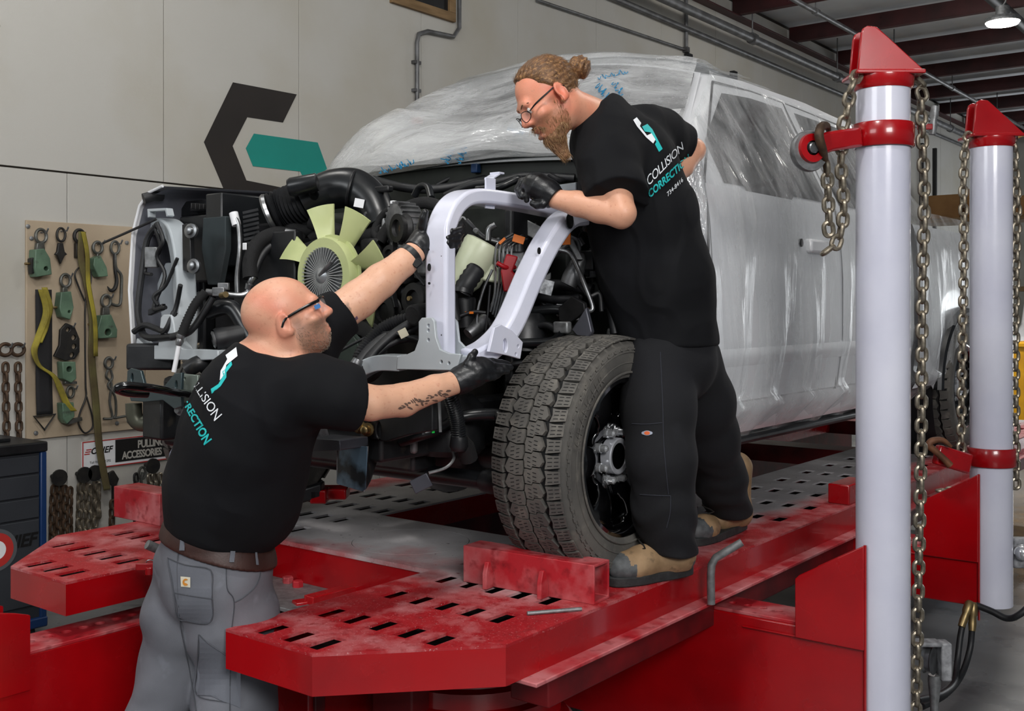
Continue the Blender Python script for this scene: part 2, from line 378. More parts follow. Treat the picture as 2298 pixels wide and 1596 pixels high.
# roof
ce = MB().box((-5.9, -7, 5.24), (9, 24, 5.32)).build('ceiling', m_insul, kind='structure')
for yy in np.arange(1.76, 23, 1.6):
    c = MB(); c.box((-5.58, yy, 5.0), (9, yy + .02, 5.2)).box((-5.58, yy - .05, 5.0), (9, yy + .02, 5.012)).box((-5.58, yy, 5.19), (9, yy + .07, 5.2))
    for q in range(4):
        for r in range(2): c.cyl((-4.9 + q * .16, yy - .008, 5.06 + .08 * r), (-4.9 + q * .16, yy - .001, 5.06 + .08 * r), .012, 6)
    c.build('purlin', m_purlin, ce, bevel=.003)
for xx, zz, r in ((-5.35, 4.72, .05), (-4.6, 4.9, .03), (-2.9, 4.86, .06), (-1.15, 4.8, .035), (1.2, 4.85, .05)):
    c = MB().tube([(xx, -7, zz), (xx, 23, zz)], r, 10)
    for q in range(9): c.cyl((xx, 1 + q * 2.6, zz), (xx, 1 + q * 2.6, 5.24), .008, 6); c.cyl((xx, .97 + q * 2.6, zz), (xx, 1.05 + q * 2.6, zz), r * 1.35, 10)
    c.build('roof_pipe', m_pipe if r < .055 else mat('dark sprinkler pipe', '#3b3c3d', .5, .3), ce)
MB().tube([(WX + .05, 2, 4.62), (WX + .05, 23, 4.62)], .03).build('roof_pipe', m_pipe, ce)
MB().box((WX + .002, 1, 4.98), (WX + .12, 23, 5.0)).build('eave_beam', m_purlin, ce, bevel=.003)
# diagonal strut along the wall towards the roof
st = MB(); a, b = atx(1205, 0, WX + .03), atx(1540, 112, WX + .03); st.tube([a, b], .014); st.tube([b, b + np.array([0, 0, .6])], .02); st.box(b - .028, b + .028)
st.build('sloping_conduit', m_pipe, label='thin grey conduit sloping down the upper wall to a small box', cat='conduit')
cn = MB(); P = [atx(1031, -25, WX + .03), atx(1031, 62, WX + .03), atx(1018, 82, WX + .03), atx(960, 70, WX + .03), atx(940, 76, WX + .03), atx(936, 95, WX + .03), atx(936, 275, WX + .03)]
cn.tube(P, .017, 10)
for i in (.25, .6, .9):
    q = P[5] + (P[6] - P[5]) * i; cn.box(q - np.array([.03, .035, .012]), q + np.array([.012, .035, .012]))
co = cn.build('bent_conduit', m_pipe, label='grey conduit bent down the wall beside the black logo', cat='conduit')
sb = empty('wall_outlet', tuple(atx(938, 300, WX)), 'small grey wall outlet box with orange plug below the bent conduit', 'outlet')
q = atx(928, 300, WX); MB().box((WX, q[1] - .1, q[2] - .13), (WX + .06, q[1] + .08, q[2] + .09)).build('box', m_galv, sb, bevel=.006)
q = atx(937, 271, WX + .09); MB().box(q - np.array([.04, .03, .025]), q + np.array([.03, .03, .025])).build('plug', mat('orange plastic', '#e2561b', .5), sb, bevel=.006)
# ---------------------------------------------------------------- wall logo, flat paint on the plywood
def wall_poly(pts, th=.003): return [(atx(x, y, WX)[1], atx(x, y, WX)[2]) for x, y in pts]
lg = empty('wall_logo', (WX, 5.0, 2.2), 'large black and teal hexagonal emblem painted on the white plywood wall', 'logo')
MB().plate(wall_poly([(457, 319), (508, 440), (520, 470), (760, 490), (775, 450), (552, 405), (521, 328), (554, 263), (634, 275), (665, 212), (522, 185)]), o=(WX + .005, 0, 0), u=(0, 1, 0), v=(0, 0, 1), th=.0025).build('black_shape', m_logo, lg, smooth=0)
MB().plate(wall_poly([(551, 333), (567, 373), (673, 385), (700, 440), (757, 446), (712, 320), (569, 300)]), o=(WX + .005, 0, 0), u=(0, 1, 0), v=(0, 0, 1), th=.0025).build('teal_shape', m_teal, lg, smooth=0)
# ---------------------------------------------------------------- high-bay lamps
def lamp(loc, label, power=260):
    x, y, z = loc; L = empty('high_bay_lamp', loc, label, 'lamp', 'high bay lamps under the roof')
    MB().lathe([(0, .17), (.02, .175), (.05, .16), (.06, .07), (.16, .065), (.17, .03)], (x, y, z), (0, 0, 1), 24).build('housing', m_galv, L)
    MB().lathe([(-.03, .10), (-.022, .15), (0, .165)], (x, y, z), (0, 0, 1), 24).build('lens', mat('lit lamp lens', '#fff6e8', .4, emit=14), L)
    MB().tube([(x, y, z + .17), (x + .03, y, z + .22), (x, y, z + .26), (x - .02, y, z + .24)], .008, smooth=4).build('hook', m_galv, L)
    MB().cyl((x, y, z + .25), (x, y, 5.24), .005, 6).build('hanger', m_galv, L)
    l = bpy.data.lights.new('lamp_light', 'AREA'); l.shape = 'DISK'; l.size = .3; l.energy = power; l.color = (1, .97, .92); l.spread = math.radians(150)
    o = bpy.data.objects.new('lamp_light', l); COL.objects.link(o); o.location = (x, y, z - .04); adopt(o, L)
q = at(2250, 50, 11.0); lamp(tuple(q), 'round lit high bay lamp hanging by a hook near the roof', 120)
for x, y, e in ((-1.4, 1.0, 75), (-4.0, 2.4, 20), (-1.2, 6.0, 40), (-3.4, 10.5, 14)):      # lamps above the picture
    l = bpy.data.lights.new('high_bay_light', 'POINT'); l.shadow_soft_size = .18; l.energy = e * 1.6; l.color = (1, .97, .92); o = bpy.data.objects.new('high_bay_light', l); COL.objects.link(o); o.location = (x, y, 4.7)
# ---------------------------------------------------------------- frame rack
DZ = .76; SIDE = .11; XC = -2.862
rack = empty('frame_rack', (XC, 3.5, 0), 'long red slotted frame straightening rack deck carrying the truck', 'frame rack')
def slot(x, y, w=.05, l=.105): return rect(x, y, w, l)
def runway(s):
    X = lambda d: XC + s * d                                        # d = distance from the centre line
    out = [(X(.412), 1.872), (X(.765), 1.872), (X(1.112), 2.235), (X(1.112), 9.2), (X(.412), 9.2)]
    holes = []; rows = [(1.955, (.515, .62, .725)), (2.167, (.52, .625, .73, .838, .945)), (2.426, (.53, .636, .74, .842, .95)), (2.661, (.53, .636, .74, .842, .95)),
        (2.89, (.46, .53, .636, .74, .842, .95)), (3.13, (.466, .578, .684, .79, .9)), (3.378, (.463, .576, .683, .79, .9)), (3.62, (.47, .575, .682, .787, .9))]
    for k, yy in enumerate(np.arange(3.95, 9.0, .327)): rows.append((yy + .003, (.557 + (.0 if k % 2 else .0), .662, .768, .874, .978) if k else (.557, .662, .768, .87)))
    for yy, ds in rows:
        for d in ds: holes.append(slot(X(d), yy) if yy < 3.8 else slot(X(d), yy, .055, .12))
    if s < 0: out = out[::-1]
    mb = MB()
    mb.plate(out, holes, o=(0, 0, DZ), th=.008)
    top = mb.build('deck_plate', [m_deckmix], rack, bevel=0)
    mb = MB(); O = np.array(out); k = len(O); I = []
    for i in range(k):
        d0 = nrm(O[i] - O[i - 1]); d1 = nrm(O[(i + 1) % k] - O[i]); n0 = np.array([d0[1], -d0[0]]); n1 = np.array([d1[1], -d1[0]]); m_ = n0 + n1; I.append(O[i] - m_ * (.014 / (m_ @ n0)))
    Z0, Z1 = DZ - .0082, DZ - SIDE; V = [(*p, z) for z in (Z0, Z1) for p in O] + [(*p, z) for z in (Z0, Z1) for p in I]
    mb.add(V, [f for i in range(k) for f in ((i, k + i, k + (i + 1) % k, (i + 1) % k), (2 * k + i, 2 * k + (i + 1) % k, 3 * k + (i + 1) % k, 3 * k + i), (i, (i + 1) % k, 2 * k + (i + 1) % k, 2 * k + i), (k + i, 3 * k + i, 3 * k + (i + 1) % k, k + (i + 1) % k))])
    mb.build('side_skirt', m_red, rack)
    mb = MB()
    mb.box(sorted2((X(1.085), 2.30, DZ - SIDE - .012), (X(1.165), 9.2, DZ - SIDE))[0], sorted2((X(1.085), 2.30, DZ - SIDE - .012), (X(1.165), 9.2, DZ - SIDE))[1])
    mb.build('bottom_flange', m_reddust, rack, bevel=.003)
    cy_ = 5.5; MB().plate([(X(.762) + (a - X(.762)) * .93, cy_ + (b - cy_) * .995) for a, b in out], o=(0, 0, DZ - SIDE + .02), th=.006).build('slot_shade_pan', mat('channel shade paint', '#1c0708', .9, col2='#0d0304', vs=9), rack)  # pan added under the slots, near-black colour paints in their shade
    mb = MB(); a, b = sorted2((X(.45), 2.4, .34), (X(.62), 9.0, .645)); mb.box(a, b); a, b = sorted2((X(.92), 2.5, .5), (X(1.06), 9.0, .645)); mb.box(a, b)
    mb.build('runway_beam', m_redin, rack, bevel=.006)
def sorted2(a, b): return tuple(map(min, a, b)), tuple(map(max, a, b))
# deck: dusty red paint at the noses and edges, worn to grey where the wheels roll
m_deckmix = mat('deck paint and bare steel', '#a91c26', .48)
def deckmix():
    nt = m_deckmix.node_tree; b = nt.nodes['Principled BSDF']; N = nt.nodes.new; L = nt.links.new
    co = N('ShaderNodeTexCoord').outputs['Object']
    def noise(s, d=6, r=.6):
        n = N('ShaderNodeTexNoise'); n.inputs['Scale'].default_value = s; n.inputs['Detail'].default_value = d; n.inputs['Roughness'].default_value = r; L(co, n.inputs[0]); return n.outputs[0]
    def rng_(o, a, c): r = N('ShaderNodeMapRange'); r.inputs[1].default_value = a; r.inputs[2].default_value = c; L(o, r.inputs[0]); return r.outputs[0]
    def mix(f, a, c):
        x = N('ShaderNodeMix'); x.data_type = 'RGBA'; L(f, x.inputs[0])
        for i, q in ((6, a), (7, c)):
            if isinstance(q, str): x.inputs[i].default_value = lin(q)
            else: L(q, x.inputs[i])
        return x.outputs[2]
    def mth(op, a, c):
        x = N('ShaderNodeMath'); x.operation = op
        for i, q in enumerate((a, c)):
            if isinstance(q, (int, float)): x.inputs[i].default_value = q
            else: L(q, x.inputs[i])
        return x.outputs[0]
    red = mix(rng_(noise(6, 8), .46, .68), '#a3141d', '#c2797b'); red = mix(rng_(noise(31, 5), .54, .72), red, '#8d1219'); red = mix(rng_(noise(150, 2), .62, .75), red, '#d0a0a0')
    grey = mix(rng_(noise(5, 6), .35, .7), '#a8a4a6', '#c6c2c4'); grey = mix(rng_(noise(40, 3), .66, .75), grey, '#5e5558')
    sp = N('ShaderNodeSeparateXYZ'); L(co, sp.inputs[0])
    # wear grows along the deck behind the nose and away from the outer edges
    wy = rng_(mth('ADD', sp.outputs[1], mth('MULTIPLY', mth('SUBTRACT', noise(2.2, 5), .5), 1.1)), 2.55, 2.85)
    ax = mth('ABSOLUTE', mth('ADD', sp.outputs[0], -XC), 0)
    wx = rng_(mth('ADD', ax, mth('MULTIPLY', mth('SUBTRACT', noise(5, 4), .5), .28)), .98, .84)
    f = mth('MULTIPLY', wy, wx)
    L(mix(f, red, grey), b.inputs['Base Color']); L(rng_(noise(9), 1.6, -.5), b.inputs['Roughness'])
    bp = N('ShaderNodeBump'); bp.inputs['Strength'].default_value = .12; bp.inputs['Distance'].default_value = .003; L(noise(70, 4), bp.inputs['Height']); L(bp.outputs[0], b.inputs['Normal'])
deckmix()
runway(1); runway(-1)
# cross deck with the turntable circle
mb = MB().plate([(XC - .412, 2.715), (XC + .412, 2.715), (XC + .412, 3.304), (XC - .412, 3.304)], [circ(-2.812, 3.005, .224, 48)], o=(0, 0, DZ), th=.016)
mb.build('cross_plate', m_deckmix, rack)
MB().plate(circ(-2.812, 3.005, .2215, 48), o=(0, 0, DZ), th=.016).build('turntable_disc', m_deckmix, rack)
for yy in (2.72, 3.285): MB().box((XC - .412, yy, DZ - .2), (XC + .412, yy + .015, DZ - .0082)).build('cross_skirt', m_red, rack, bevel=.003)
for yy in (4.9, 6.6, 8.4):
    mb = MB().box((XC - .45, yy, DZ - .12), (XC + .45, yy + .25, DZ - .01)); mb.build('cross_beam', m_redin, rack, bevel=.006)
# lower carriage in the gap: grey ledge with hex bolts, slotted red cradle and lever
mb = MB().box((XC - .41, 2.45, .6), (XC + .41, 2.72, .615)).box((XC - .41, 2.3, .5), (XC - .2, 2.6, .61)); mb.build('carriage_ledge', m_galv, rack, bevel=.003)
for px_, py_ in ((722, 1291), (804, 1299), (844, 1308), (668, 1305), (646, 1296)):
    q = atz(px_, py_, .635); MB().lathe([(-.03, .021), (0, .021), (.003, .018)], q, (0, 0, 1), 6).build('hex_bolt', m_reddust, rack)
mb = MB(); o = [(-2.93, 2.2), (-2.47, 2.2), (-2.47, 2.42), (-2.93, 2.42)]
mb.plate(o, [rect(-2.93 + .07 + .095 * i, 2.32, .05, .14) for i in range(4)], o=(0, 0, .6), th=.03); mb.build('slotted_cradle', m_reddust, rack, bevel=.002)
MB().bar(atz(692, 1348, .63), atz(800, 1320, .63), .05, .03).bar(atz(660, 1360, .61), atz(760, 1345, .61), .05, .03).build('cradle_lever', m_red, rack, bevel=.003)
MB().box((-2.94, 2.2, .1), (-2.45, 2.24, .58)).build('cradle_wall', m_redin, rack, bevel=.003)
# wheel stop: square tube with two lugs
A = np.array([-2.262, 2.665, DZ]); B = np.array([-1.775, 2.695, DZ]); d = nrm(B - A); n = np.array([-d[1], d[0], 0])
q = 'wheel_stop'; ws = empty(q, tuple((A + B) / 2), 'dusty red square tube wheel stop lying on the deck before the front tyre', 'wheel stop')
s0, s1 = .118, .118
mb = MB(); sect = [(0, 0), (.095, 0), (.095, s1), (0, s1)]; inn = [(.008, .008), (.087, .008), (.087, s1 - .008), (.008, s1 - .008)]
R1 = [A + n * a + UP * b for a, b in sect]; R2 = [B + n * a + UP * b for a, b in sect]; I1 = [A + n * a + UP * b for a, b in inn]; I2 = [B + n * a + UP * b for a, b in inn]
mb.add(R1 + R2 + I1 + I2, [(i, (i + 1) % 4, 4 + (i + 1) % 4, 4 + i) for i in range(4)] + [(8 + i, 12 + i, 12 + (i + 1) % 4, 8 + (i + 1) % 4) for i in range(4)] + [(i, 8 + i, 8 + (i + 1) % 4, (i + 1) % 4) for i in range(4)] + [(4 + i, 4 + (i + 1) % 4, 12 + (i + 1) % 4, 12 + i) for i in range(4)])
mb.build('square_tube', m_reddust, ws, bevel=.002)
for f in (.24, .66):
    c = A + (B - A) * f - n * .03
    MB().plate([(-.012, 0), (.03, 0), (.03, .04), (.012, .085), (0, .085), (-.012, .05)], o=c + d * .005, u=n * 1., v=UP, th=.016).build('lug', m_reddust, ws, bevel=.002)
# rod lying on the deck, bent pin handle, pin on the far runway
a, b = atz(1183, 1377, DZ + .006), atz(1305, 1367, DZ + .006); MB().cyl(a, b, .006, 8).build('steel_rod', m_galv, label='thin loose steel rod lying on the red deck before the wheel stop', cat='rod')
yb = 4.12
P = [at(1596, 1356, 3.61), at(1595, 1290, 3.61), at(1597, 1268, 3.61), at(1606, 1252, 3.61), at(1665, 1217, 3.60)]
MB().tube(P, .0135, 12).build('bent_pin', m_galv, label='bent galvanised steel locking pin standing beside the deck edge', cat='pin')
pn = empty('locking_pin', tuple(atz(345, 1265, .76)), 'grey locking pin with red bracket on the far runway behind the worker', 'pin')
MB().cyl(at(330, 1222, 3.62), at(372, 1240, 3.66), .016, 12).build('pin_rod', m_galv, pn)
MB().obox(at(345, 1268, 3.52), (RT, FW, UP), (.05, .03, .012)).cyl(at(337, 1290, 3.5), at(337, 1272, 3.5), .016).build('pin_bracket', m_red, pn, bevel=.003)
MB().tube([at(337 + 9 * math.cos(a), 1262 + 5 * math.sin(a), 3.5) for a in np.linspace(0, 6.28, 13)[:-1]], .002, 6, closed=True).build('ring', m_steel, pn)
q0 = atz(342, 1178, DZ); MB().box((q0[0] - .28, q0[1], DZ), (q0[0] + .05, q0[1] + .12, DZ + .13)).build('rear_wheel_stop', m_reddust, bevel=.003, label='short dusty red block on the far runway beyond the bald worker', cat='wheel stop')
# pedestal under the near nose
pd = empty('lift_pedestal', (-2.25, 2.6, 0), 'round red lift pedestal below the nose of the near runway', 'pedestal')
MB().lathe([(0, .33), (.3, .33), (.31, .30), (.40, .30), (.41, .28), (.46, .28), (.47, .26), (.56, .26)], (-2.3, 2.75, 0), (0, 0, 1), 40).build('column', m_red, pd)
MB().tube([(-2.3 + .335 * math.cos(a), 2.75 + .335 * math.sin(a), .27) for a in np.linspace(0, 6.28, 41)[:-1]], .018, 8, closed=True).build('rim', m_reddust, pd)
MB().box((-2.62, 2.18, 0), (-2.46, 2.62, .62)).build('leg_plate', m_red, pd, bevel=.004)
# ---------------------------------------------------------------- pickup truck: body
m_body = mat('white truck paint', '#e6e7ea', .25, col2='#dcdde0', vs=2, coat=.6)
m_primer = mat('grey primer inside', '#6d6f78', .5, col2='#55575f', vs=5)
m_glass = mat('dark window glass', '#15171a', .06, coat=.3)
m_fire = mat('dark green black firewall', '#20261f', .55, col2='#141714', vs=7, bump=.2, bs=25)
m_under = mat('black chassis paint', '#121315', .4, col2='#232426', vs=9, bump=.1, bs=60, col3='#3a3630', vs3=16, vc3=(.62, .75))
m_silver = mat('silver grey primed tube', '#b9bfc3', .36, col2='#aab1b6', vs=3, coat=.2)
truck = empty('pickup_truck', (XC, 5.0, DZ), 'white crew cab pickup truck stripped at the front and masked with film on the rack', 'truck')
SZ = [1.12, 1.25, 1.5, 1.8, 2.0, 2.12, 2.66]; SX = [.90, .965, 1.0, 1.0, .985, .965, .70]
def sx(z): return float(np.interp(z, SZ, SX))
YT = [3.3, 3.5, 3.65, 4.2, 4.5, 5.2, 5.85, 5.98, 6.03]; ZT = [2.12, 2.16, 2.29, 2.655, 2.68, 2.69, 2.66, 2.60, 2.45]
def zt(y): return float(np.interp(y, YT, ZT))
def section(y, off=0., crown=.11):
    z1 = zt(y); zs = [1.14, 1.2, 1.3, 1.42, 1.5, 1.56, 1.7, 1.85, 2.0, 2.08, 2.12]; zs = [z for z in zs if z < z1 - .02] + list(np.linspace(max(2.14, 2.14), z1, 6) if z1 > 2.2 else [z1 - .01, z1])
    half = [(sx(z) + off, z) for z in zs]; x1 = sx(z1)
    cr = crown * np.clip((y - 3.4) / .8, .25, 1)
    top = [(x1 * f, z1 + off + cr * (1 - f * f)) for f in (.97, .9, .75, .55, .3, 0)]
    h = half + top; return h
def resample(h, n):
    P = np.array(h, float); L = np.r_[0, np.cumsum(np.linalg.norm(np.diff(P, axis=0), axis=1))]; t = np.linspace(0, L[-1], n)
    return np.c_[np.interp(t, L, P[:, 0]), np.interp(t, L, P[:, 1])]
ys = list(np.arange(3.46, 6.05, .065)); G = []
for y in ys:
    h = resample(section(y), 40); row = [(XC + a, y, z) for a, z in h] + [(XC - a, y, z) for a, z in h[::-1][1:]]; G.append(row)
MB().grid(G).build('cab_shell', m_body, truck, smooth=35)
def side_patch(y0, y1, z0f, z1f, off, s=1, ny=14, nz=10, th=.006):
    A = []; Bk = []
    for i in range(ny + 1):
        y = y0 + (y1 - y0) * i / ny; a, b = z0f(y), z1f(y)
        A.append([(XC + s * (sx(a + (b - a) * j / nz) + off), y, a + (b - a) * j / nz) for j in range(nz + 1)])
    return MB().grid(A)
belt = lambda y: 2.135 if y < 4.0 else (2.135 - .07 * min(1, (y - 4.0) / .03) * (1 if y < 4.34 else max(0, 1 - (y - 4.34) / .12)))
def wtop(y): return max(belt(y) + .01, min(2.60, zt(y) - .085))
for s in (1, -1):
    side_patch(3.80, 4.86, belt, wtop, .004, s, 24, 8).build('side_window', m_glass, truck)
    side_patch(5.0, 5.72, lambda y: 2.135, lambda y: min(2.6, zt(y) - .07), .004, s).build('side_window', m_glass, truck)
    for ya, yb in ((3.62, 4.9), (4.93, 5.86)):
        side_patch(ya, yb, lambda y: 1.28, lambda y: 2.115, .006, s).build('door_panel', m_body, truck)
    L = [(3.62, 1.27), (3.6, 1.9), (3.64, 2.14), (4.16, 2.615), (4.55, 2.635), (4.9, 2.635), (4.915, 2.1), (4.915, 1.27)]
    MB().tube([(XC + s * (sx(z) + .004), y, z) for y, z in L], .005, 6).build('door_seam', m_black, truck)
    MB().tube([(XC + s * (sx(z) + .004), y, z) for y, z in [(4.93, 2.635), (5.78, 2.62), (5.88, 2.1), (5.88, 1.27)]], .005, 6).build('door_seam', m_black, truck)
    for y in (4.62, 5.7):
        o = np.array([XC + s * sx(1.92), y, 1.92]); MB().box(o - np.array([.01, .11, .03]), o + np.array([.035, .11, .03])).build('door_handle', m_body, truck, bevel=.012)
        o = np.array([XC + s * sx(1.9), y - .17, 1.93]); MB().cyl(o, o + np.array([s * .012, 0, 0]), .018).build('door_lock', m_black, truck)
    MB().box((XC + s * .86 - .05, 3.8, 1.085), (XC + s * .86 + .05, 5.9, 1.125)).build('running_board', m_under, truck, bevel=.015)
    MB().grid([[(XC + s * (1.006 if 0 < k < 3 else .995), y, z) for k, z in enumerate((1.42, 1.45, 1.48, 1.51))] for y in np.linspace(3.65, 5.85, 6)]).build('body_crease', m_body, truck)
# windshield, cowl, firewall, pillar front
def ws(u, v, off=.006):
    y = 3.56 + (4.14 - 3.56) * v - .14 * (1 - u * u) * (1 - .35 * v); z1 = 2.20 + (2.655 - 2.20) * v + .10 * (1 - u * u) * (.35 + .65 * v); x = u * (.90 - .22 * v)
    return (XC + x, y - off, z1 + off)
MB().grid([[ws(u, v) for u in np.linspace(-.97, .97, 24)] for v in np.linspace(.03, .96, 12)]).build('windshield', m_glass, truck)
MB().grid([[ws(u, v, 0) for u in np.linspace(-1, 1, 24)] for v in np.linspace(0, 1, 12)]).build('windshield_surround', m_body, truck)
MB().grid([[(XC + u * .98, 3.36 - .13 * (1 - u * u) + .28 * k, 2.165 + .045 * (1 - u * u) + .03 * k) for u in np.linspace(-1, 1, 20)] for k in (0, .5, 1)]).build('cowl_panel', mat('cowl green grey', '#8f9a93', .45, col2='#6f7a72', vs=4), truck)
MB().grid([[(XC + u * .97, 3.375 - .13 * (1 - u * u), 1.0 + k * 1.17 + (.045 * (1 - u * u) if k else 0)) for u in np.linspace(-1, 1, 16)] for k in np.linspace(0, 1, 5)]).build('firewall', m_fire, truck)
MB().box((XC + .80, 3.44, 1.15), (XC + .95, 3.6, 2.14)).build('hinge_pillar', m_body, truck, bevel=.02)
MB().box((XC - .95, 3.44, 1.15), (XC - .80, 3.6, 2.14)).build('hinge_pillar', m_body, truck, bevel=.02)
# pickup bed with wheel arch
def bedrow(y):
    arch = 1.16 + .42 * math.sqrt(max(0, 1 - ((y - 7.0) / .56) ** 2)) if abs(y - 7.0) < .56 else 1.2
    return [(.97, arch), (1.0, arch + .06), (1.01, (arch + 2.1) / 2), (.995, 2.04), (.97, 2.11), (.88, 2.125), (.86, 2.05), (.86, 1.45)]
for s in (1, -1): MB().grid([[(XC + s * a, y, z) for a, z in bedrow(y)] for y in np.linspace(6.06, 8.1, 60)]).build('bed_side', m_body, truck, smooth=50)
for yy in (6.06, 8.06): MB().box((XC - .86, yy, 1.45), (XC + .86, yy + .04, 2.1)).build('bed_wall', m_body, truck, bevel=.01)
MB().box((XC - .86, 6.06, 1.4), (XC + .86, 8.1, 1.46)).build('bed_floor', m_under, truck)
MB().tube([(XC + 1.0, 7.0 + .55 * math.cos(a), 1.17 + .45 * math.sin(a)) for a in np.linspace(0, math.pi, 20)], .03, 8).build('arch_moulding', m_black, truck)
MB().lathe([(0, .54), (.3, .54)], (XC + .66, 7.0, 1.17), (1, 0, 0), 30, caps=False).build('wheel_well', m_black, truck)
# ---------------------------------------------------------------- far front fender and its inner face
def fx(z): return float(np.interp(z, [1.5, 1.72, 1.95, 2.06, 2.11, 2.13], [-3.80, -3.86, -3.875, -3.845, -3.79, -3.70]))
zz = [1.5, 1.6, 1.72, 1.84, 1.95, 2.02, 2.06, 2.09, 2.11, 2.125, 2.13]
MB().grid([[(fx(z), 2.455 + .065 * (z - 1.5) / .6 + k * 1.1, z + (.05 * k if z > 1.7 else k * max(0, .35 - abs(k - .5) * .0)))for z in zz] for k in np.linspace(0, 1, 14)]).build('far_fender', m_body, truck, smooth=50)
MB().grid([[(fx(z) + .014, 2.462 + .065 * (z - 1.5) / .6 + k * 1.05, z - .012 + .05 * k) for z in zz] for k in np.linspace(0, 1, 8)]).build('fender_inner_face', m_primer, truck)
MB().tube([(fx(z) + .004, 2.452 + .065 * (z - 1.5) / .6, z) for z in zz], .006, 8).build('fender_edge', m_body, truck)
q = [(fx(2.09) + .02, 2.52 + k, 2.125 + .04 * k) for k in (0, .15)]
MB().tube([at(322, 446, 4.3), at(345, 440, 4.32), at(362, 440, 4.35)], .022, 10).build('fender_seal', m_rubber, truck)
# ---------------------------------------------------------------- masking film over the cab
def film_mat(name, base, gl, seed, stretch, bk=1.):
    m = bpy.data.materials.new(name); m.use_nodes = True; nt = m.node_tree; nt.nodes.clear(); N = nt.nodes.new; L = nt.links.new
    out = N('ShaderNodeOutputMaterial'); tr = N('ShaderNodeBsdfTransparent'); df = N('ShaderNodeBsdfPrincipled'); mx = N('ShaderNodeMixShader')
    tr.inputs[0].default_value = (.97, .98, .98, 1)
    df.inputs['Base Color'].default_value = (.93, .94, .95, 1); df.inputs['Roughness'].default_value = .13; df.inputs['Specular IOR Level'].default_value = .9; df.inputs['Metallic'].default_value = gl
    co = N('ShaderNodeTexCoord').outputs['Object']; mp = N('ShaderNodeMapping'); mp.inputs['Scale'].default_value = stretch; L(co, mp.inputs[0])
    n1 = N('ShaderNodeTexNoise'); n1.inputs['Scale'].default_value = 2.4; n1.inputs['Detail'].default_value = 5; n1.inputs['Distortion'].default_value = .8; L(mp.outputs[0], n1.inputs[0])
    n2 = N('ShaderNodeTexNoise'); n2.inputs['Scale'].default_value = 11; n2.inputs['Detail'].default_value = 4; L(mp.outputs[0], n2.inputs[0])
    rd = N('ShaderNodeMath'); rd.operation = 'ABSOLUTE'; sb = N('ShaderNodeMath'); sb.operation = 'SUBTRACT'; sb.inputs[1].default_value = .5; L(n2.outputs[0], sb.inputs[0]); L(sb.outputs[0], rd.inputs[0])
    r1 = N('ShaderNodeMapRange'); r1.inputs[1].default_value = .02; r1.inputs[2].default_value = .0; r1.inputs[3].default_value = 0; r1.inputs[4].default_value = .08; L(rd.outputs[0], r1.inputs[0])
    r2 = N('ShaderNodeMapRange'); r2.inputs[1].default_value = .35; r2.inputs[2].default_value = .75; r2.inputs[3].default_value = base - .2; r2.inputs[4].default_value = base + .2; L(n1.outputs[0], r2.inputs[0])
    ad = N('ShaderNodeMath'); ad.operation = 'ADD'; ad.use_clamp = True; L(r1.outputs[0], ad.inputs[0]); L(r2.outputs[0], ad.inputs[1])
    bp = N('ShaderNodeBump'); bp.inputs['Strength'].default_value = bk; bp.inputs['Distance'].default_value = .03; L(n1.outputs[0], bp.inputs['Height'])
    bq = N('ShaderNodeBump'); bq.inputs['Strength'].default_value = .8 * bk; bq.inputs['Distance'].default_value = .007; L(n2.outputs[0], bq.inputs['Height']); L(bp.outputs[0], bq.inputs['Normal']); L(bq.outputs[0], df.inputs['Normal'])
    L(ad.outputs[0], mx.inputs[0]); L(tr.outputs[0], mx.inputs[1]); L(df.outputs[0], mx.inputs[2]); L(mx.outputs[0], out.inputs[0]); return m
m_film1 = film_mat('masking film crinkled', .55, .3, 1, (1.1, 2.2, 2.2), 1.); m_film2 = film_mat('masking film hanging', .30, .0, 2, (2.2, 2.6, .36), .45)
film = empty('masking_film', (XC, 4.6, 1.0), 'clear crinkled plastic masking film draped over the cab and hanging down the doors', 'plastic film')
# over the windshield and the front of the roof
G = []
nv = 46
for i in range(nv + 1):
    v = i / nv * 2.3 - .37; row = []
    for u in np.linspace(-1.16, 1.02, 64):
        uu = max(-1, min(1, u)); vv = min(v, 1.0)
        x, y, z = ws(uu, max(vv, 0), .02)
        if v < 0: y += v * .65 ; z += v * .16
        if v > 1: y += (v - 1) * .9; z += .0 + .02 * min(1, v - 1)
        if u < -1: x += (u + 1) * .9; z += (u + 1) * 1.1
        bul = .12 * math.exp(-((u + .86) / .34) ** 2) * math.exp(-((v - .5) / .5) ** 2) + .05 * math.exp(-((v - .12) / .2) ** 2) * (1 - .3 * u)
        row.append([x, y - .3 * bul, z + bul])
    G.append(row)
A = np.array(G); P = A.reshape(-1, 3); w_ = wav(P * np.array([1, .6, .6]), .9, 3, 3) * .014 + (1 - np.abs(wav(P * np.array([.6, 1, 1]), 1.6, 5, 3))) * .02; P = P + np.c_[w_ * 0, -w_ * .5, w_]; A = P.reshape(A.shape)
MB().grid(A.tolist()).build('windshield_sheet', m_film1, film, smooth=180)
low = A[:15].copy(); low[:, :, 1] -= .02; low[:, :, 2] += .02 + .012 * np.sin(low[:, :, 0] * 9); MB().grid(low.tolist()).build('lower_fold', m_film1, film, smooth=180)
low = A[26:40].copy(); low[:, :, 2] += .015; MB().grid(low.tolist()).build('roof_fold', m_film1, film, smooth=180)
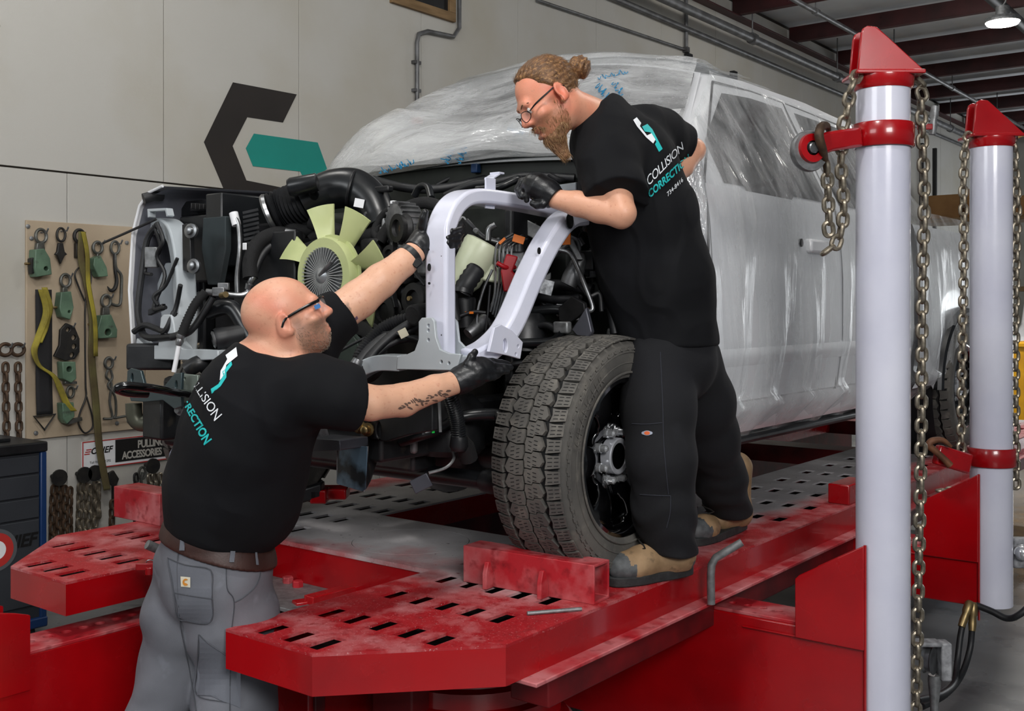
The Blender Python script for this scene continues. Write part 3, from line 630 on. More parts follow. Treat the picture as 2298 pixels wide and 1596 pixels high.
def side_film(s, y0, y1, name):
    G = []
    for y in np.linspace(y0, y1, 90):
        row = []
        for k in np.linspace(0, 1, 46):
            ztop = min(zt(y) + .03, 2.72) if y < 5.9 else max(2.2, 2.7 - (y - 5.9) * 1.1)
            zb = 1.10 - .05 * math.exp(-((y - 3.95) / .25) ** 2) + .03 * math.sin(y * 5) + max(0, (y - 6.2)) * .35; z = ztop + (zb - ztop) * k
            d = sx(min(max(z, 1.12), 2.66)) + .018 + (.03 if z < 1.28 else 0)
            if z > 2.66: d -= (z - 2.66) * 2.2
            if z < 1.25: d = d - (1.25 - z) * .5
            lowf = min(1, max(0, (2.1 - z) / .6))
            d += lowf * (.016 * math.sin(y * 17 + 1.3 * math.sin(z * 2.1)) + .008 * math.sin(y * 41 + z * 3)) + (1 - lowf) * .004 * math.sin(y * 30 + z * 22) + .02 * lowf * math.exp(-((y - 3.75) / .12) ** 2)
            if y < 3.75 : d += .05 * lowf * (3.75 - y) / .2
            row.append((XC + s * d, y, z))
        G.append(row)
    MB().grid(G).build(name, m_film2, film, smooth=180)
side_film(1, 3.52, 8.0, 'side_sheet'); side_film(-1, 3.52, 7.0, 'side_sheet')
G = []
for x in np.linspace(-2.12, -1.84, 26):
    G.append([(x, 3.50 + .03 * math.sin(x * 60 + z * 6) + .03 * math.sin(z * 11 + x * 25) - .06 * (2.2 - z) * math.sin((x + 1.98) * 9), z) for z in np.linspace(1.18, 2.24, 50)])
MB().grid(G).build('front_curtain', film_mat('masking film crumpled', .5, .5, 4, (6, 6, 2.0)), film, smooth=180)
MB().tube([at(*p) for p in ((800, 408, 4.85), (900, 396, 4.62), (1000, 389, 4.46), (1100, 384, 4.3), (1200, 380, 4.2), (1310, 376, 4.08))], .011, 8, smooth=4).build('cowl_edge', m_body, truck)
# blue print on the film
m_ink = mat('blue film print', '#1f86b5', .5)
def film_pt(px_, py_):
    # nearest film vertex seen along that sight line
    d = A.reshape(-1, 3) - np.array([0, 0, HC]); t = d @ FW; X = CX + FPX * (d @ RT) / t; Yp = HY - FPX * d[:, 2] / t; k = np.argsort((X - px_) ** 2 + (Yp - py_) ** 2)[:40]; k = k[np.argmin(t[k] + .02 * np.hypot(X[k] - px_, Yp[k] - py_))]
    return at(px_, py_, t[k] - .012)
for (cx_, cy_, w_, h_, n_, ang) in ((1005, 345, 34, 26, 7, -1.2), (1035, 345, 34, 22, 6, -1.2), (1160, 292, 30, 16, 6, .3), (1380, 165, 60, 12, 7, -.2), (1355, 205, 30, 20, 6, .9), (1390, 200, 30, 20, 5, .9), (880, 375, 50, 16, 7, -.3), (915, 365, 30, 18, 5, -.4)):
    for k in range(n_):
        sx_ = (k / n_ - .5) * w_ * 1.2; L_ = [(sx_ + w_ / n_ * .4 * math.cos(a) * (1 + .3 * (k % 3)), h_ * .4 * math.sin(a * (1 + k % 2)) + random.uniform(-2, 2)) for a in np.linspace(0, random.uniform(2, 3.6), 6)]
        P_ = [film_pt(cx_ + a * math.cos(ang) - b * math.sin(ang), cy_ + a * math.sin(ang) + b * math.cos(ang)) for a, b in L_]
        MB().tube(P_, .0018, 4, smooth=2).build('print_stroke', m_ink, film)
# yellow masking tape scraps at the cowl
m_tape = mat('yellow masking tape', '#e3d312', .6)
for k, (a, b, t) in enumerate((((832, 404), (880, 396), 4.72), ((1196, 378), (1250, 374), 4.15), ((1516, 378), (1538, 365), 3.85))):
    p, q = at(*a, t), at(*b, t); MB().bar(p, q, .035, .004).build('tape_strip', m_tape, film)
# ---------------------------------------------------------------- wheels
m_tire = mat('tyre rubber', '#4d4b48', .82, col2='#605d58', vs=7, bump=.15, bs=130, col3='#78736b', vs3=18, vc3=(.55, .8))
m_groove = mat('tyre groove rubber', '#151516', .85)
m_rim = mat('gloss black wheel', '#050506', .12, coat=.8)
m_chrome = mat('chrome', '#e2e4e6', .16, .75)
def ringpt(c, r, a, x): return (c[0] + x, c[1] + r * math.cos(a), c[2] + r * math.sin(a))
def wheel(c, name, detail=True):
    c = np.array(c, float); W = empty(name, tuple(c), parent=truck); R = .40
    # carcass: lathe about the x axis
    prof = [(-.125, .262), (-.132, .29), (-.137, .33), (-.132, .365), (-.118, .380), (-.06, .381), (0, .382), (.06, .381), (.118, .380), (.132, .365), (.137, .33), (.134, .295), (.127, .262), (.115, .252)]
    MB().lathe(prof, c, (1, 0, 0), 72, caps=False).build('tyre', m_tire, W, smooth=60)
    if detail:
        for r, h in ((.345, .0035), (.278, .004), (.31, .002)):
            MB().tube([ringpt(c, r, a, .1365) for a in np.linspace(0, 2 * math.pi, 61)[:-1]], h, 6, closed=True).build('sidewall_ridge', m_tire, W)
        # raised sidewall serration blocks
        mb = MB()
        for k in range(56):
            a = 2 * math.pi * k / 56
            for (r0, r1, da) in ((.347, .362, .022), (.352, .358, .05)):
                mb.add([ringpt(c, r, a + s * da, x) for r, x in ((r0, .1365), (r1, .1345), (r0, .139), (r1, .1372)) for s in (-1, 1)], [(0, 1, 3, 2), (4, 6, 7, 5), (0, 4, 5, 1), (2, 3, 7, 6), (0, 2, 6, 4), (1, 5, 7, 3)])
        tag(mb.build('sidewall_pattern', m_tire, W, smooth=0), kind='stuff')
    # tread blocks
    n = 52 if detail else 40; mb = MB(); sp = MB(); da = 2 * math.pi / n
    def sipe(s, x0, x1, ds):
        q = [(s - .025, x0), (s + .025, x0), (s + .025 + ds, x1), (s - .025 + ds, x1)]; sp.add([ringpt(c, R + .0004 - .010 * (abs(x) / .13) ** 4, a * da, x) for a, x in q], [(0, 1, 2, 3)])
    def block(poly, drop=0.):
        top = []; bot = []
        for s, x in poly:
            rr = R - .010 * (abs(x) / .13) ** 4 - drop; top.append(ringpt(c, rr, s * da, x)); bot.append(ringpt(c, .384, s * da, x * .98))
        k = len(top); mb.add(top + bot, [tuple(range(k))] + [(i, k + i, k + (i + 1) % k, (i + 1) % k) for i in range(k)])
    for i in range(n):
        g = .045; zg = .010
        for sg, ph in ((1, 0), (-1, .5)):
            s0 = i + ph
            block([(s0 + g, .006 * sg), (s0 + .45, .006 * sg - zg * .45 * sg), (s0 + .5 - g, .006 * sg - zg * .5 * sg), (s0 + .5 + g, .004 * sg), (s0 + 1 - g, .006 * sg), (s0 + 1 - g + .05, .03 * sg), (s0 + 1 - g - .12, .034 * sg), (s0 + 1 - g - .1, .058 * sg + zg * sg * .4), (s0 + .55, .062 * sg + zg * sg), (s0 + g - .1, .056 * sg), (s0 + g - .12, .036 * sg), (s0 + g + .04, .03 * sg)] if sg > 0 else
                  [(s0 + g, .006 * sg), (s0 + .5, .006 * sg - zg * .4 * sg), (s0 + 1 - g, .006 * sg), (s0 + 1 - g + .05, .03 * sg), (s0 + 1 - g - .1, .058 * sg + zg * sg * .4), (s0 + .55, .062 * sg + zg * sg), (s0 + g - .1, .056 * sg), (s0 + g + .04, .03 * sg)])
            if detail:
                for f_ in (.3, .55, .8): sipe(s0 + f_, .016 * sg, .028 * sg, .06); sipe(s0 + f_ - .08, .036 * sg, .05 * sg, .05); sipe(s0 + f_ - .05, .09 * sg, .106 * sg, -.04); sipe(s0 + f_ - .1, .112 * sg, .126 * sg, -.03)
            block([(s0 + g, .074 * sg + zg * sg * .6), (s0 + .5, .072 * sg + zg * 1.3 * sg), (s0 + 1 - g, .074 * sg + zg * .6 * sg), (s0 + 1 - g - .05, .100 * sg), (s0 + 1 - g - .16, .132 * sg), (s0 + g - .02, .132 * sg), (s0 + g + .04, .1 * sg)])
    mb.build('tread', m_tire, W, smooth=25)
    if detail: tag(sp.build('tread_sipes', m_groove, W, smooth=0), kind='stuff')
    MB().lathe([(-.12, .3835), (0, .386), (.12, .3835)], c, (1, 0, 0), 60, caps=False).build('tread_groove', m_groove, W)
    # rim: barrel and dished face with six windows
    MB().lathe([(.125, .262), (.128, .25), (.118, .243), (.09, .236), (-.1, .23)], c, (1, 0, 0), 60, caps=False).build('rim_barrel', m_rim, W)
    mb = MB(); nr = 10; na = 120; rr = np.linspace(.07, .24, nr + 1); G = []
    def xr(r, a):
        w = .5 + .5 * math.cos(6 * a); d = .03 + .045 * math.sin(min(1, (r - .07) / .17) * math.pi * .5)
        return d + .022 * w * math.sin((r - .07) / .17 * math.pi)
    for j in range(na + 1):
        a = 2 * math.pi * j / na; G.append([ringpt(c, r, a, xr(r, a)) for r in rr])
    V = [p for g in G for p in g]; F = []
    for j in range(na):
        a = 2 * math.pi * (j + .5) / na
        for i in range(nr):
            r = (rr[i] + rr[i + 1]) / 2; q = ((a * 6 / (2 * math.pi)) % 1) - .5
            open_ = ((q + 0) / .0 if 0 else (abs(abs(q) - .5) > 1)) or ((q * r * 1.047 / .052) ** 2 + ((r - .182) / .042) ** 2 < 1.0)
            if not open_: F.append((j * (nr + 1) + i, (j + 1) * (nr + 1) + i, (j + 1) * (nr + 1) + i + 1, j * (nr + 1) + i + 1))
    mb.add(V, F); o = mb.build('rim_face', m_rim, W, smooth=60); sd = o.modifiers.new('thick', 'SOLIDIFY'); sd.thickness = .018; sd.offset = -1; ss = o.modifiers.new('sub', 'SUBSURF'); ss.levels = ss.render_levels = 1
    MB().lathe([(-.09, .2), (-.08, .22)], c, (1, 0, 0), 30).build('brake_disc', m_under, W)
    MB().lathe([(.02, .082), (.05, .078), (.055, .06), (.085, .058), (.092, .052)], c, (1, 0, 0), 32).build('hub', m_rim, W)
    MB().lathe([(.06, .060), (.095, .060), (.098, .056), (.095, .044), (.09, .043)], c, (1, 0, 0), 36, caps=False).build('cap_ring', mat('satin aluminium', '#c4c6cc', .35, .45), W)
    MB().lathe([(.08, .045), (.092, .043), (.094, 0.001)], c, (1, 0, 0), 24).build('hub_cap', m_rim, W)
    for k in range(8):
        a = 2 * math.pi * (k + .5) / 8; p = ringpt(c, .083, a, .045)
        MB().lathe([(0, .016), (.03, .016), (.032, .013), (.05, .0125), (.056, .006)], p, (1, 0, 0), 12).build('lug_nut', m_chrome, W)
    return W
wheel((-1.985, 3.02, 1.16), 'front_wheel'); wheel((-1.985, 7.0, 1.16), 'rear_wheel', False); wheel((-3.74, 3.02, 1.16), 'far_front_wheel', False); wheel((-3.74, 7.0, 1.16), 'far_rear_wheel', False)
V_, F_ = text_mesh('WRANGLER', .05, 0, 2)
mb = MB(); cw = np.array((-1.985, 3.02, 1.16))
mb.add([ringpt(cw, .312 + p[1], 2.55 - p[0] / .312, .1385) for p in V_], F_); mb.build('tyre_lettering', m_tire, bpy.data.objects['front_wheel'], smooth=0)
# ---------------------------------------------------------------- radiator support: far side upright, lower rail, near bracket
yf = 2.46
def yplate(pts, y, th, holes=()):
    f = lambda p: (aty(p[0], p[1], y)[0], aty(p[0], p[1], y)[2])
    o = [f(p) for p in pts]
    if sum(o[i][0] * o[(i + 1) % len(o)][1] - o[(i + 1) % len(o)][0] * o[i][1] for i in range(len(o))) < 0: o = o[::-1]
    hs = [circ(*f(h[:2]), h[2], 12, h[3] if len(h) > 3 else None) for h in holes]
    return MB().plate(o, hs, o=(0, y, 0), u=(1, 0, 0), v=(0, 0, 1), th=-th)          # thickness runs back (+y)
def Y(px_, py_, y=yf): return aty(px_, py_, y)
sq = [(-1, -1), (1, -1), (1, 1), (-1, 1)]
def box_tube(path, w, h, name, m, parent, bevel=.008, smooth=6, hint=(1, 0, 0)):
    return MB().tube(path, 1., sect=[(a * w / 2, b * h / 2) for a, b in sq], smooth=smooth, hint=hint).build(name, m, parent, bevel=bevel, smooth=30, seg=3)
sup = empty('radiator_support', (XC, yf, 1.3), parent=truck)
box_tube([Y(352, 512, 2.62), Y(376, 508, 2.56), Y(398, 530, 2.5), Y(410, 590, 2.48), Y(415, 660, 2.48), Y(418, 740, 2.48), Y(415, 790, 2.48)], .062, .075, 'upright_tube', m_silver, sup, hint=(1, 0, 0))
yplate([(386, 712), (392, 706), (410, 706), (416, 730), (420, 765), (436, 783), (515, 785), (516, 806), (470, 808), (352, 806), (336, 795), (330, 770), (332, 758), (348, 772), (380, 775)], 2.43, .05).build('corner_bracket', m_silver, sup, bevel=.004)
box_tube([Y(505, 797), Y(540, 806), Y(570, 835), Y(600, 880, 2.5), Y(690, 905, 2.52), Y(770, 880, 2.5), Y(805, 838, 2.47), Y(850, 815), Y(905, 814)], .05, .048, 'lower_crossmember', m_silver, sup, hint=(0, 1, 0))
yplate([(945, 722), (952, 713), (974, 713), (980, 721), (983, 756), (993, 784), (1013, 793), (1040, 795), (1030, 831), (896, 829), (897, 801), (917, 796), (936, 787), (945, 762)], 2.445, .012,
       [(967, 731, .005), (967, 742, .005), (967, 763, .005), (996, 812, .005), (1013, 815, .005)]).build('near_bracket', m_silver, sup, bevel=.002)
yplate([(1012, 725), (1020, 712), (1029, 722), (1034, 765), (1058, 790), (1058, 800), (1012, 795)], 2.56, .01).build('bracket_flange', m_silver, sup, bevel=.002)
MB().box(aty(900, 829, 2.45) + np.array([0, 0, 0]), aty(1010, 800, 2.45) + np.array([.0, .11, 0])).build('bracket_box', m_silver, sup, bevel=.004)
# sloping inner apron panel, harness bracket, hose fittings at the far corner
yplate([(328, 752), (345, 680), (380, 590), (398, 590), (402, 700), (392, 778), (345, 776)], 2.62, .02).build('apron_panel', m_silver, sup, bevel=.006)
yplate([(345, 470), (388, 468), (392, 485), (388, 488), (385, 474), (350, 476), (350, 488), (346, 490)], 2.52, .03).build('hinge_bracket', m_silver, sup, bevel=.002)
for a in ((427, 518), (433, 597)): MB().lathe([(-.012, .028), (0, .028), (.003, .018), (.015, .016), (.018, .008)], Y(*((a[0]), a[1]), 2.44), (.3, -1, .1), 16).build('washer_bolt', m_steel, sup)
yplate([(418, 505), (428, 502), (436, 512), (438, 600), (430, 612), (420, 606)], 2.47, .02).build('seal_strip', m_black, sup, bevel=.003)
for k, (pts, r) in enumerate((
    ([(352, 505, 4.2), (330, 540, 4.22), (318, 620, 4.2), (310, 700, 4.15), (322, 752, 4.1)], .012), ([(352, 500, 4.15), (366, 540, 4.12), (352, 575, 4.15), (370, 620, 4.15), (345, 690, 4.1), (372, 690, 4.05)], .008),
    ([(345, 505, 4.2), (360, 560, 4.2), (332, 590, 4.2), (326, 612, 4.2), (340, 616, 4.15)], .007), ([(398, 580, 4.05), (372, 640, 4.1), (345, 665, 4.1), (355, 685, 4.1)], .007),
    ([(300, 745, 4.1), (325, 730, 4.08), (352, 738, 4.05), (372, 742, 4.0), (392, 700, 4.0)], .012), ([(372, 752, 4.0), (395, 690, 4.05), (405, 640, 4.0)], .009),
    ([(232, 545, 4.5), (300, 515, 4.3), (350, 492, 4.25)], .0055), ([(318, 748, 4.1), (335, 758, 4.05), (372, 757, 4.0), (398, 752, 3.95), (440, 730, 3.9), (470, 680, 3.9)], .013))):
    MB().tube([at(*p) for p in pts], r, 8, smooth=5).build('harness_cable', m_rubber, sup)
MB().obox(at(342, 578, 4.2), (RT, FW, UP), (.025, .02, .04)).build('harness_plug', m_galv, sup, bevel=.004)
MB().obox(at(352, 695, 4.12), (RT + UP * .4, FW, UP), (.03, .02, .012)).build('harness_plug', m_black, sup, bevel=.003)
# dark inner panels that close the bay
bay = empty('engine_bay', (XC, 3.0, 1.2), parent=truck)
MB().box((-3.74, 2.72, 1.35), (-3.70, 3.4, 2.05)).build('far_inner_panel', m_black, bay, bevel=.01)
MB().box((-3.66, 2.74, 1.45), (-3.22, 2.78, 1.98)).build('air_shield', mat('black felt shield', '#0b0b0d', .8, col2='#15151a', vs=8, bump=.3, bs=20), bay, bevel=.01)
MB().box((-2.36, 3.0, 1.2), (-2.32, 3.4, 2.0)).build('near_inner_panel', m_black, bay, bevel=.01)
MB().box((-3.55, 3.2, 1.2), (-2.2, 3.36, 2.06)).build('bulkhead_clutter', m_fire, bay, bevel=.03)
MB().box((-3.16, 2.86, 1.15), (-2.52, 3.25, 1.92)).build('engine_block', mat('dark cast engine', '#1b1b1b', .5, .3, col2='#2d2a27', vs=12, bump=.4, bs=18), bay, bevel=.03)
# ---------------------------------------------------------------- engine bay contents
m_alu = mat('dull cast aluminium', '#8f9092', .42, .8, col2='#5e5f60', vs=18, bump=.25, bs=60)
m_fan = mat('pale green fan plastic', '#b9c08a', .42, col2='#a9b27c', vs=5, sss=.0)
m_resv = mat('translucent reservoir plastic', '#c5cab0', .35, col2='#aab094', vs=6)
m_dark = mat('dark dull metal', '#2a2a2b', .5, .5, col2='#1a1a1b', vs=15, bump=.2, bs=60)
m_foam = mat('foam hose sleeve', '#0c0c0e', .85, bump=.3, bs=200)
m_redcap = mat('red plastic', '#a8141f', .4)
m_orange = mat('orange tag', '#e8781a', .5)
m_yel = mat('yellow tape', '#d8c21a', .6)
def hose(name, pts, r, m=None, n=10, sm=6, parent=None):
    return MB().tube([at(*p) for p in pts], r, n, smooth=sm).build(name, m or m_rubber, parent or bay)
def bellow(name, pts, r, step=.009, amp=.006, m=None, parent=None, n=18):
    P = spline([at(*p) for p in pts], 10); L = np.r_[0, np.cumsum([np.linalg.norm(P[i + 1] - P[i]) for i in range(len(P) - 1)])]; k = int(L[-1] / step * 2)
    q = np.linspace(0, L[-1], k + 1); Q = np.stack([np.interp(q, L, np.array(P)[:, i]) for i in range(3)], 1)
    return MB().tube(list(Q), [r + (amp if i % 2 else -amp) for i in range(k + 1)], n).build(name, m or m_rubber, parent or bay, smooth=70)
def disc(name, px_, py_, t, r, w, m, d=(-.05, -1, .05), n=28, prof=None, parent=None):
    c = at(px_, py_, t); prof = prof or [(0, r * .98), (w * .1, r), (w * .3, r * .9), (w * .7, r * .9), (w * .9, r), (w, r * .98), (w + .002, r * .55), (w * .7, r * .5), (w * .75, r * .2)]
    return MB().lathe(prof, c - nrm(d) * w, d, n).build(name, m, parent or bay)
def blk(name, px_, py_, t, hx, hy, hz, m, ax=None, bev=.006, parent=None):
    return MB().obox(at(px_, py_, t), ax or ((1, 0, 0), (0, 1, 0), (0, 0, 1)), (hx, hy, hz)).build(name, m, parent or bay, bevel=bev)
# cooling fan: ring, blades, finned viscous clutch
fc = np.array((-2.862, 2.64, 1.762)); fan = empty('cooling_fan', tuple(fc), parent=truck)
def fp(r, a, y): return fc + np.array([r * math.cos(a), y, r * math.sin(a)])
MB().lathe([(-.012, .105), (-.02, .118), (-.012, .135), (.02, .14), (.035, .134), (.035, .1)], fc, (0, -1, 0), 48, caps=False).build('fan_ring', m_fan, fan)
MB().lathe([(-.01, .148), (0, .148), (0, .1), (-.01, .1)], fc, (0, -1, 0), 48, caps=False).build('fan_flange', m_fan, fan)
for k, a in enumerate((152, 100, 55, 14, -36, -78, -124, -166)):
    a = math.radians(a); F1 = []
    for th in (0, .006):
        for f in np.linspace(0, 1, 7):
            r = .135 + .125 * f; w0 = .115 + .085 * f; sw = .04 * f
            F1.append([fp(r, a + sw + w0 * (s - .5) * 1.9, .0 - (s - .5) * .05 * (1 - .2 * f) + th) for s in np.linspace(0, 1, 6)])
    mb = MB(); n7 = 7; A = F1[:n7]; Bk = F1[n7:]
    mb.grid(A); mb.grid(Bk, flip=True)
    loop = lambda G: [g[0] for g in G] + G[-1][1:] + [g[-1] for g in G[::-1]][1:] + G[0][::-1][1:-1]
    la, lb = loop(A), loop(Bk); c = len(la); mb.add(la + lb, [(i, (i + 1) % c, c + (i + 1) % c, c + i) for i in range(c)])
    mb.build('fan_blade', m_fan, fan, smooth=50)
MB().lathe([(-.03, .1), (.0, .104), (.028, .1), (.03, .02)], fc, (0, -1, 0), 40).build('clutch_body', m_alu, fan)
mb = MB()
for k in range(44):
    a = 2 * math.pi * k / 44; u = np.array([math.cos(a), 0, math.sin(a)]); mb.obox(fc + u * .064 + np.array([0, -.036, 0]), (u, (0, 1, 0), np.cross(u, (0, 1, 0))), (.037, .008, .0018))
tag(mb.build('clutch_fins', mat('light fin aluminium', '#b5b8bb', .35, .85), fan, smooth=0), kind='stuff')
MB().lathe([(.03, .03), (.045, .028), (.05, .02), (.055, .004)], fc, (0, -1, 0), 20).build('clutch_hub', mat('light fin aluminium'), fan)
MB().cyl(fc + np.array([.0, -.05, 0]), fc + np.array([.062, -.05, .05]), .007, 8).build('clutch_rod', m_steel, fan)
# air intake: bellows, elbow, resonator, clamp
intake = empty('air_intake', tuple(at(760, 450, 4.1)), parent=truck)
bellow('bellows', [(612, 478, 4.15), (640, 466, 4.15), (690, 448, 4.12)], .074, .017, .006, parent=intake, n=28)
MB().lathe([(0, .078), (.012, .082), (.02, .078)], at(612, 478, 4.15), at(600, 482, 4.15) - at(640, 466, 4.15), 28).build('hose_clamp', m_steel, intake)
m_intake = mat('smooth black duct', '#121416', .3, col2='#191b1e', vs=4)
MB().tube([at(*p) for p in ((682, 452, 4.12), (712, 438, 4.12), (752, 424, 4.12), (795, 424, 4.1), (832, 450, 4.06), (852, 490, 4.02), (858, 512, 4.0))], [.076, .074, .077, .078, .072, .064, .063], 24, smooth=8).build('elbow', m_intake, intake)
MB().lathe([(0, .02), (.004, .034), (.10, .036), (.112, .03), (.115, .008)], at(714, 408, 3.98), at(655, 424, 4.0) - at(714, 412, 4.0), 24).build('resonator', m_intake, intake)
MB().tube([at(700, 425, 4.02), at(706, 440, 4.06)], .02).build('resonator_neck', m_intake, intake)
for k, (a, b, r) in enumerate((((786, 424), (790, 425), .0735), ((846, 484), (851, 495), .066), ((858, 505), (864, 520), .068))):
    MB().lathe([(0, r), (.004, r + .002), (.010, r)], at(*a, 4.08 - .02 * k), at(*b, 4.08 - .02 * k) - at(*a, 4.08 - .02 * k), 28).build('hose_clamp', m_steel if k == 2 else m_black, intake)
MB().obox(at(806, 456, 3.98), (RT + UP * -.2, FW, UP + RT * .2), (.018, .003, .016)).build('sticker', m_white, intake)
MB().lathe([(0, .05), (.01, .058), (.07, .056), (.08, .05)], at(866, 522, 4.0), at(878, 560, 4.0) - at(866, 522, 4.0), 24).build('throttle_inlet', m_alu, intake)
# far corner: air box, shrouds, coolant hoses
blk('air_box', 500, 470, 4.5, .12, .12, .03, m_black); blk('air_box_grille', 470, 468, 4.35, .09, .03, .012, m_black)
for k in range(9): blk('grille_bar', 438 + k * 9, 463 + k * .6, 4.32, .002, .02, .012, m_dark)
blk('battery_box', 545, 520, 4.25, .05, .14, .14, m_intake); blk('battery_case', 475, 560, 4.3, .10, .08, .13, m_black); blk('shroud_panel', 600, 640, 4.1, .18, .02, .2, m_black)
yplate([(470, 490), (520, 486), (520, 560), (505, 640), (480, 640), (466, 560)], 2.60, .03).build('felt_pad', mat('grey green felt', '#2a3336', .8, col2='#1c2022', vs=6), bay, bevel=.004)
for k in range(9): MB().bar(at(545 + k * .5, 478 + k * 10, 4.12), at(580 + k * .5, 470 + k * 10, 4.12), .006, .01).build('box_rib', m_black, bay)
hose('ac_line', [(528, 488, 4.05), (536, 510, 4.04), (538, 560, 4.02), (532, 620, 4.02), (533, 660, 4.02)], .0095, m_steel)
MB().cyl(at(524, 478, 4.06), at(531, 506, 4.05), .017).build('ac_fitting', m_white, bay)
hose('ac_line', [(470, 657, 3.98), (500, 660, 3.98), (540, 663, 3.99), (556, 655, 4.0), (562, 636, 4.0)], .011, m_steel)
MB().lathe([(0, .012), (.02, .016), (.025, .012), (.05, .016), (.06, .012)], at(556, 650, 4.0), at(570, 615, 4.0) - at(556, 650, 4.0), 12).build('ac_coupling', m_steel, bay)
hose('coolant_hose', [(562, 625, 4.0), (562, 585, 4.02), (580, 545, 4.05), (615, 525, 4.08), (650, 527, 4.1), (682, 532, 4.12)], .028, m_foam)
hose('coolant_hose', [(570, 615, 4.02), (590, 570, 4.05), (620, 545, 4.08), (660, 540, 4.1)], .015, m_rubber)
MB().lathe([(0, .019), (.04, .019)], at(641, 523, 4.07), RT * 1. - UP * .1, 12).build('hose_band', m_steel, bay)
blk('sensor_tag', 549, 553, 3.96, .011, .002, .013, m_white)
# valve block and brake hose hanging in front of the far support
MB().obox(at(492, 655, 3.85), (RT, FW, UP), (.022, .016, .016)).obox(at(502, 643, 3.86), (RT, FW, UP), (.02, .01, .013)).cyl(at(462, 655, 3.85), at(480, 657, 3.85), .012).build('valve_block', m_alu, bay, bevel=.003)
MB().cyl(at(497, 663, 3.83), at(507, 661, 3.80), .011).build('valve_nut', mat('brass', '#8f7c57', .4, .85), bay)
bellow('braided_hose', [(462, 655, 3.85), (440, 680, 3.84), (422, 715, 3.83), (407, 752, 3.82)], .016, .010, .0012, m_foam)
MB().lathe([(0, .014), (.012, .016), (.02, .012), (.03, .015), (.045, .010)], at(407, 748, 3.82), at(402, 770, 3.82) - at(407, 748, 3.82), 12).build('hose_ferrule', m_alu, bay)
hose('brake_pipe', [(403, 765, 3.82), (397, 800, 3.82), (390, 835, 3.82)], .0085, m_white, sm=2)
hose('harness_cable', [(478, 668, 3.86), (455, 705, 3.86), (425, 745, 3.86), (385, 757, 3.9)], .012)
hose('radiator_hose', [(468, 700, 3.95), (500, 690, 3.93), (525, 695, 3.92), (545, 725, 3.9), (565, 760, 3.88)], .03, m_intake)
MB().lathe([(0, .036), (.01, .04), (.05, .036), (.12, .034)], at(482, 762, 3.85), at(560, 745, 3.9) - at(482, 762, 3.85), 20, caps=False).build('hose_neck', m_rubber, bay)
MB().lathe([(.0, .028), (.012, .031), (.016, .022)], at(486, 761, 3.85), at(482, 762, 3.85) - at(560, 745, 3.9), 20, caps=False).build('neck_ring', m_alu, bay)
# front of the engine: alternator, pulleys, brackets, belts
alt = empty('alternator', tuple(at(925, 510, 3.75)), parent=truck)
MB().lathe([(0, .06), (.01, .072), (.05, .075), (.09, .07), (.10, .05)], at(935, 505, 3.85), (-.35, -1, 0), 32).build('housing', m_alu, alt)
mb = MB()
for k in range(22):
    a = 2 * math.pi * k / 22; u, v, d = frame_from((-.35, -1, 0)); q = at(935, 505, 3.85) + d * .055 + (u * math.cos(a) + v * math.sin(a)) * .073; mb.obox(q, (d, u * math.cos(a) + v * math.sin(a), u * -math.sin(a) + v * math.cos(a)), (.035, .008, .003))
tag(mb.build('vent_fins', m_alu, alt, smooth=0), kind='stuff')
MB().lathe([(0, .05), (.005, .052), (.02, .045), (.035, .05), (.04, .05), (.042, .03), (.03, .026)], at(912, 513, 3.74), (-.3, -1, 0), 28).build('pulley', m_dark, alt)
MB().lathe([(0, .014), (.02, .014)], at(910, 513, 3.72), (-.3, -1, 0), 6).build('pulley_nut', m_rust, alt)
disc('idler_pulley', 925, 670, 3.68, .055, .05, m_dark); MB().lathe([(0, .009), (.01, .008)], at(921, 670, 3.62), (0, -1, 0), 8).build('pulley_bolt', mat('brass'), bay)
disc('tensioner_pulley', 872, 572, 3.8, .036, .03, m_dark); disc('crank_pulley', 800, 790, 3.75, .11, .05, m_dark); disc('water_pump_pulley', 858, 700, 3.78, .06, .04, m_dark)
disc('steering_pulley', 770, 800, 3.72, .085, .03, mat('green grey steel', '#39433e', .4, .6))
MB().tube([at(*p) for p in ((886, 520, 3.76), (885, 570, 3.76), (882, 640, 3.74), (890, 690, 3.72))], 1., sect=[(.011, .002), (-.011, .002), (-.011, -.002), (.011, -.002)], smooth=4).build('drive_belt', m_rubber, bay)
MB().tube([at(*p) for p in ((975, 480, 3.75), (960, 540, 3.74), (930, 600, 3.72), (955, 640, 3.7))], 1., sect=[(.011, .002), (-.011, .002), (-.011, -.002), (.011, -.002)], smooth=4).build('drive_belt', m_rubber, bay)
for a, t, h in (((900, 600), 3.85, (.05, .03, .06)), ((935, 720), 3.75, (.05, .04, .04)), ((880, 640), 3.85, (.04, .03, .05)), ((960, 590), 3.8, (.04, .04, .05)), ((840, 560), 3.92, (.05, .03, .04)), ((905, 560), 3.82, (.045, .03, .05))):
    blk('engine_casting', *a, t, *h, m_alu if a[0] in (900, 960, 905) else m_dark, bev=.015)
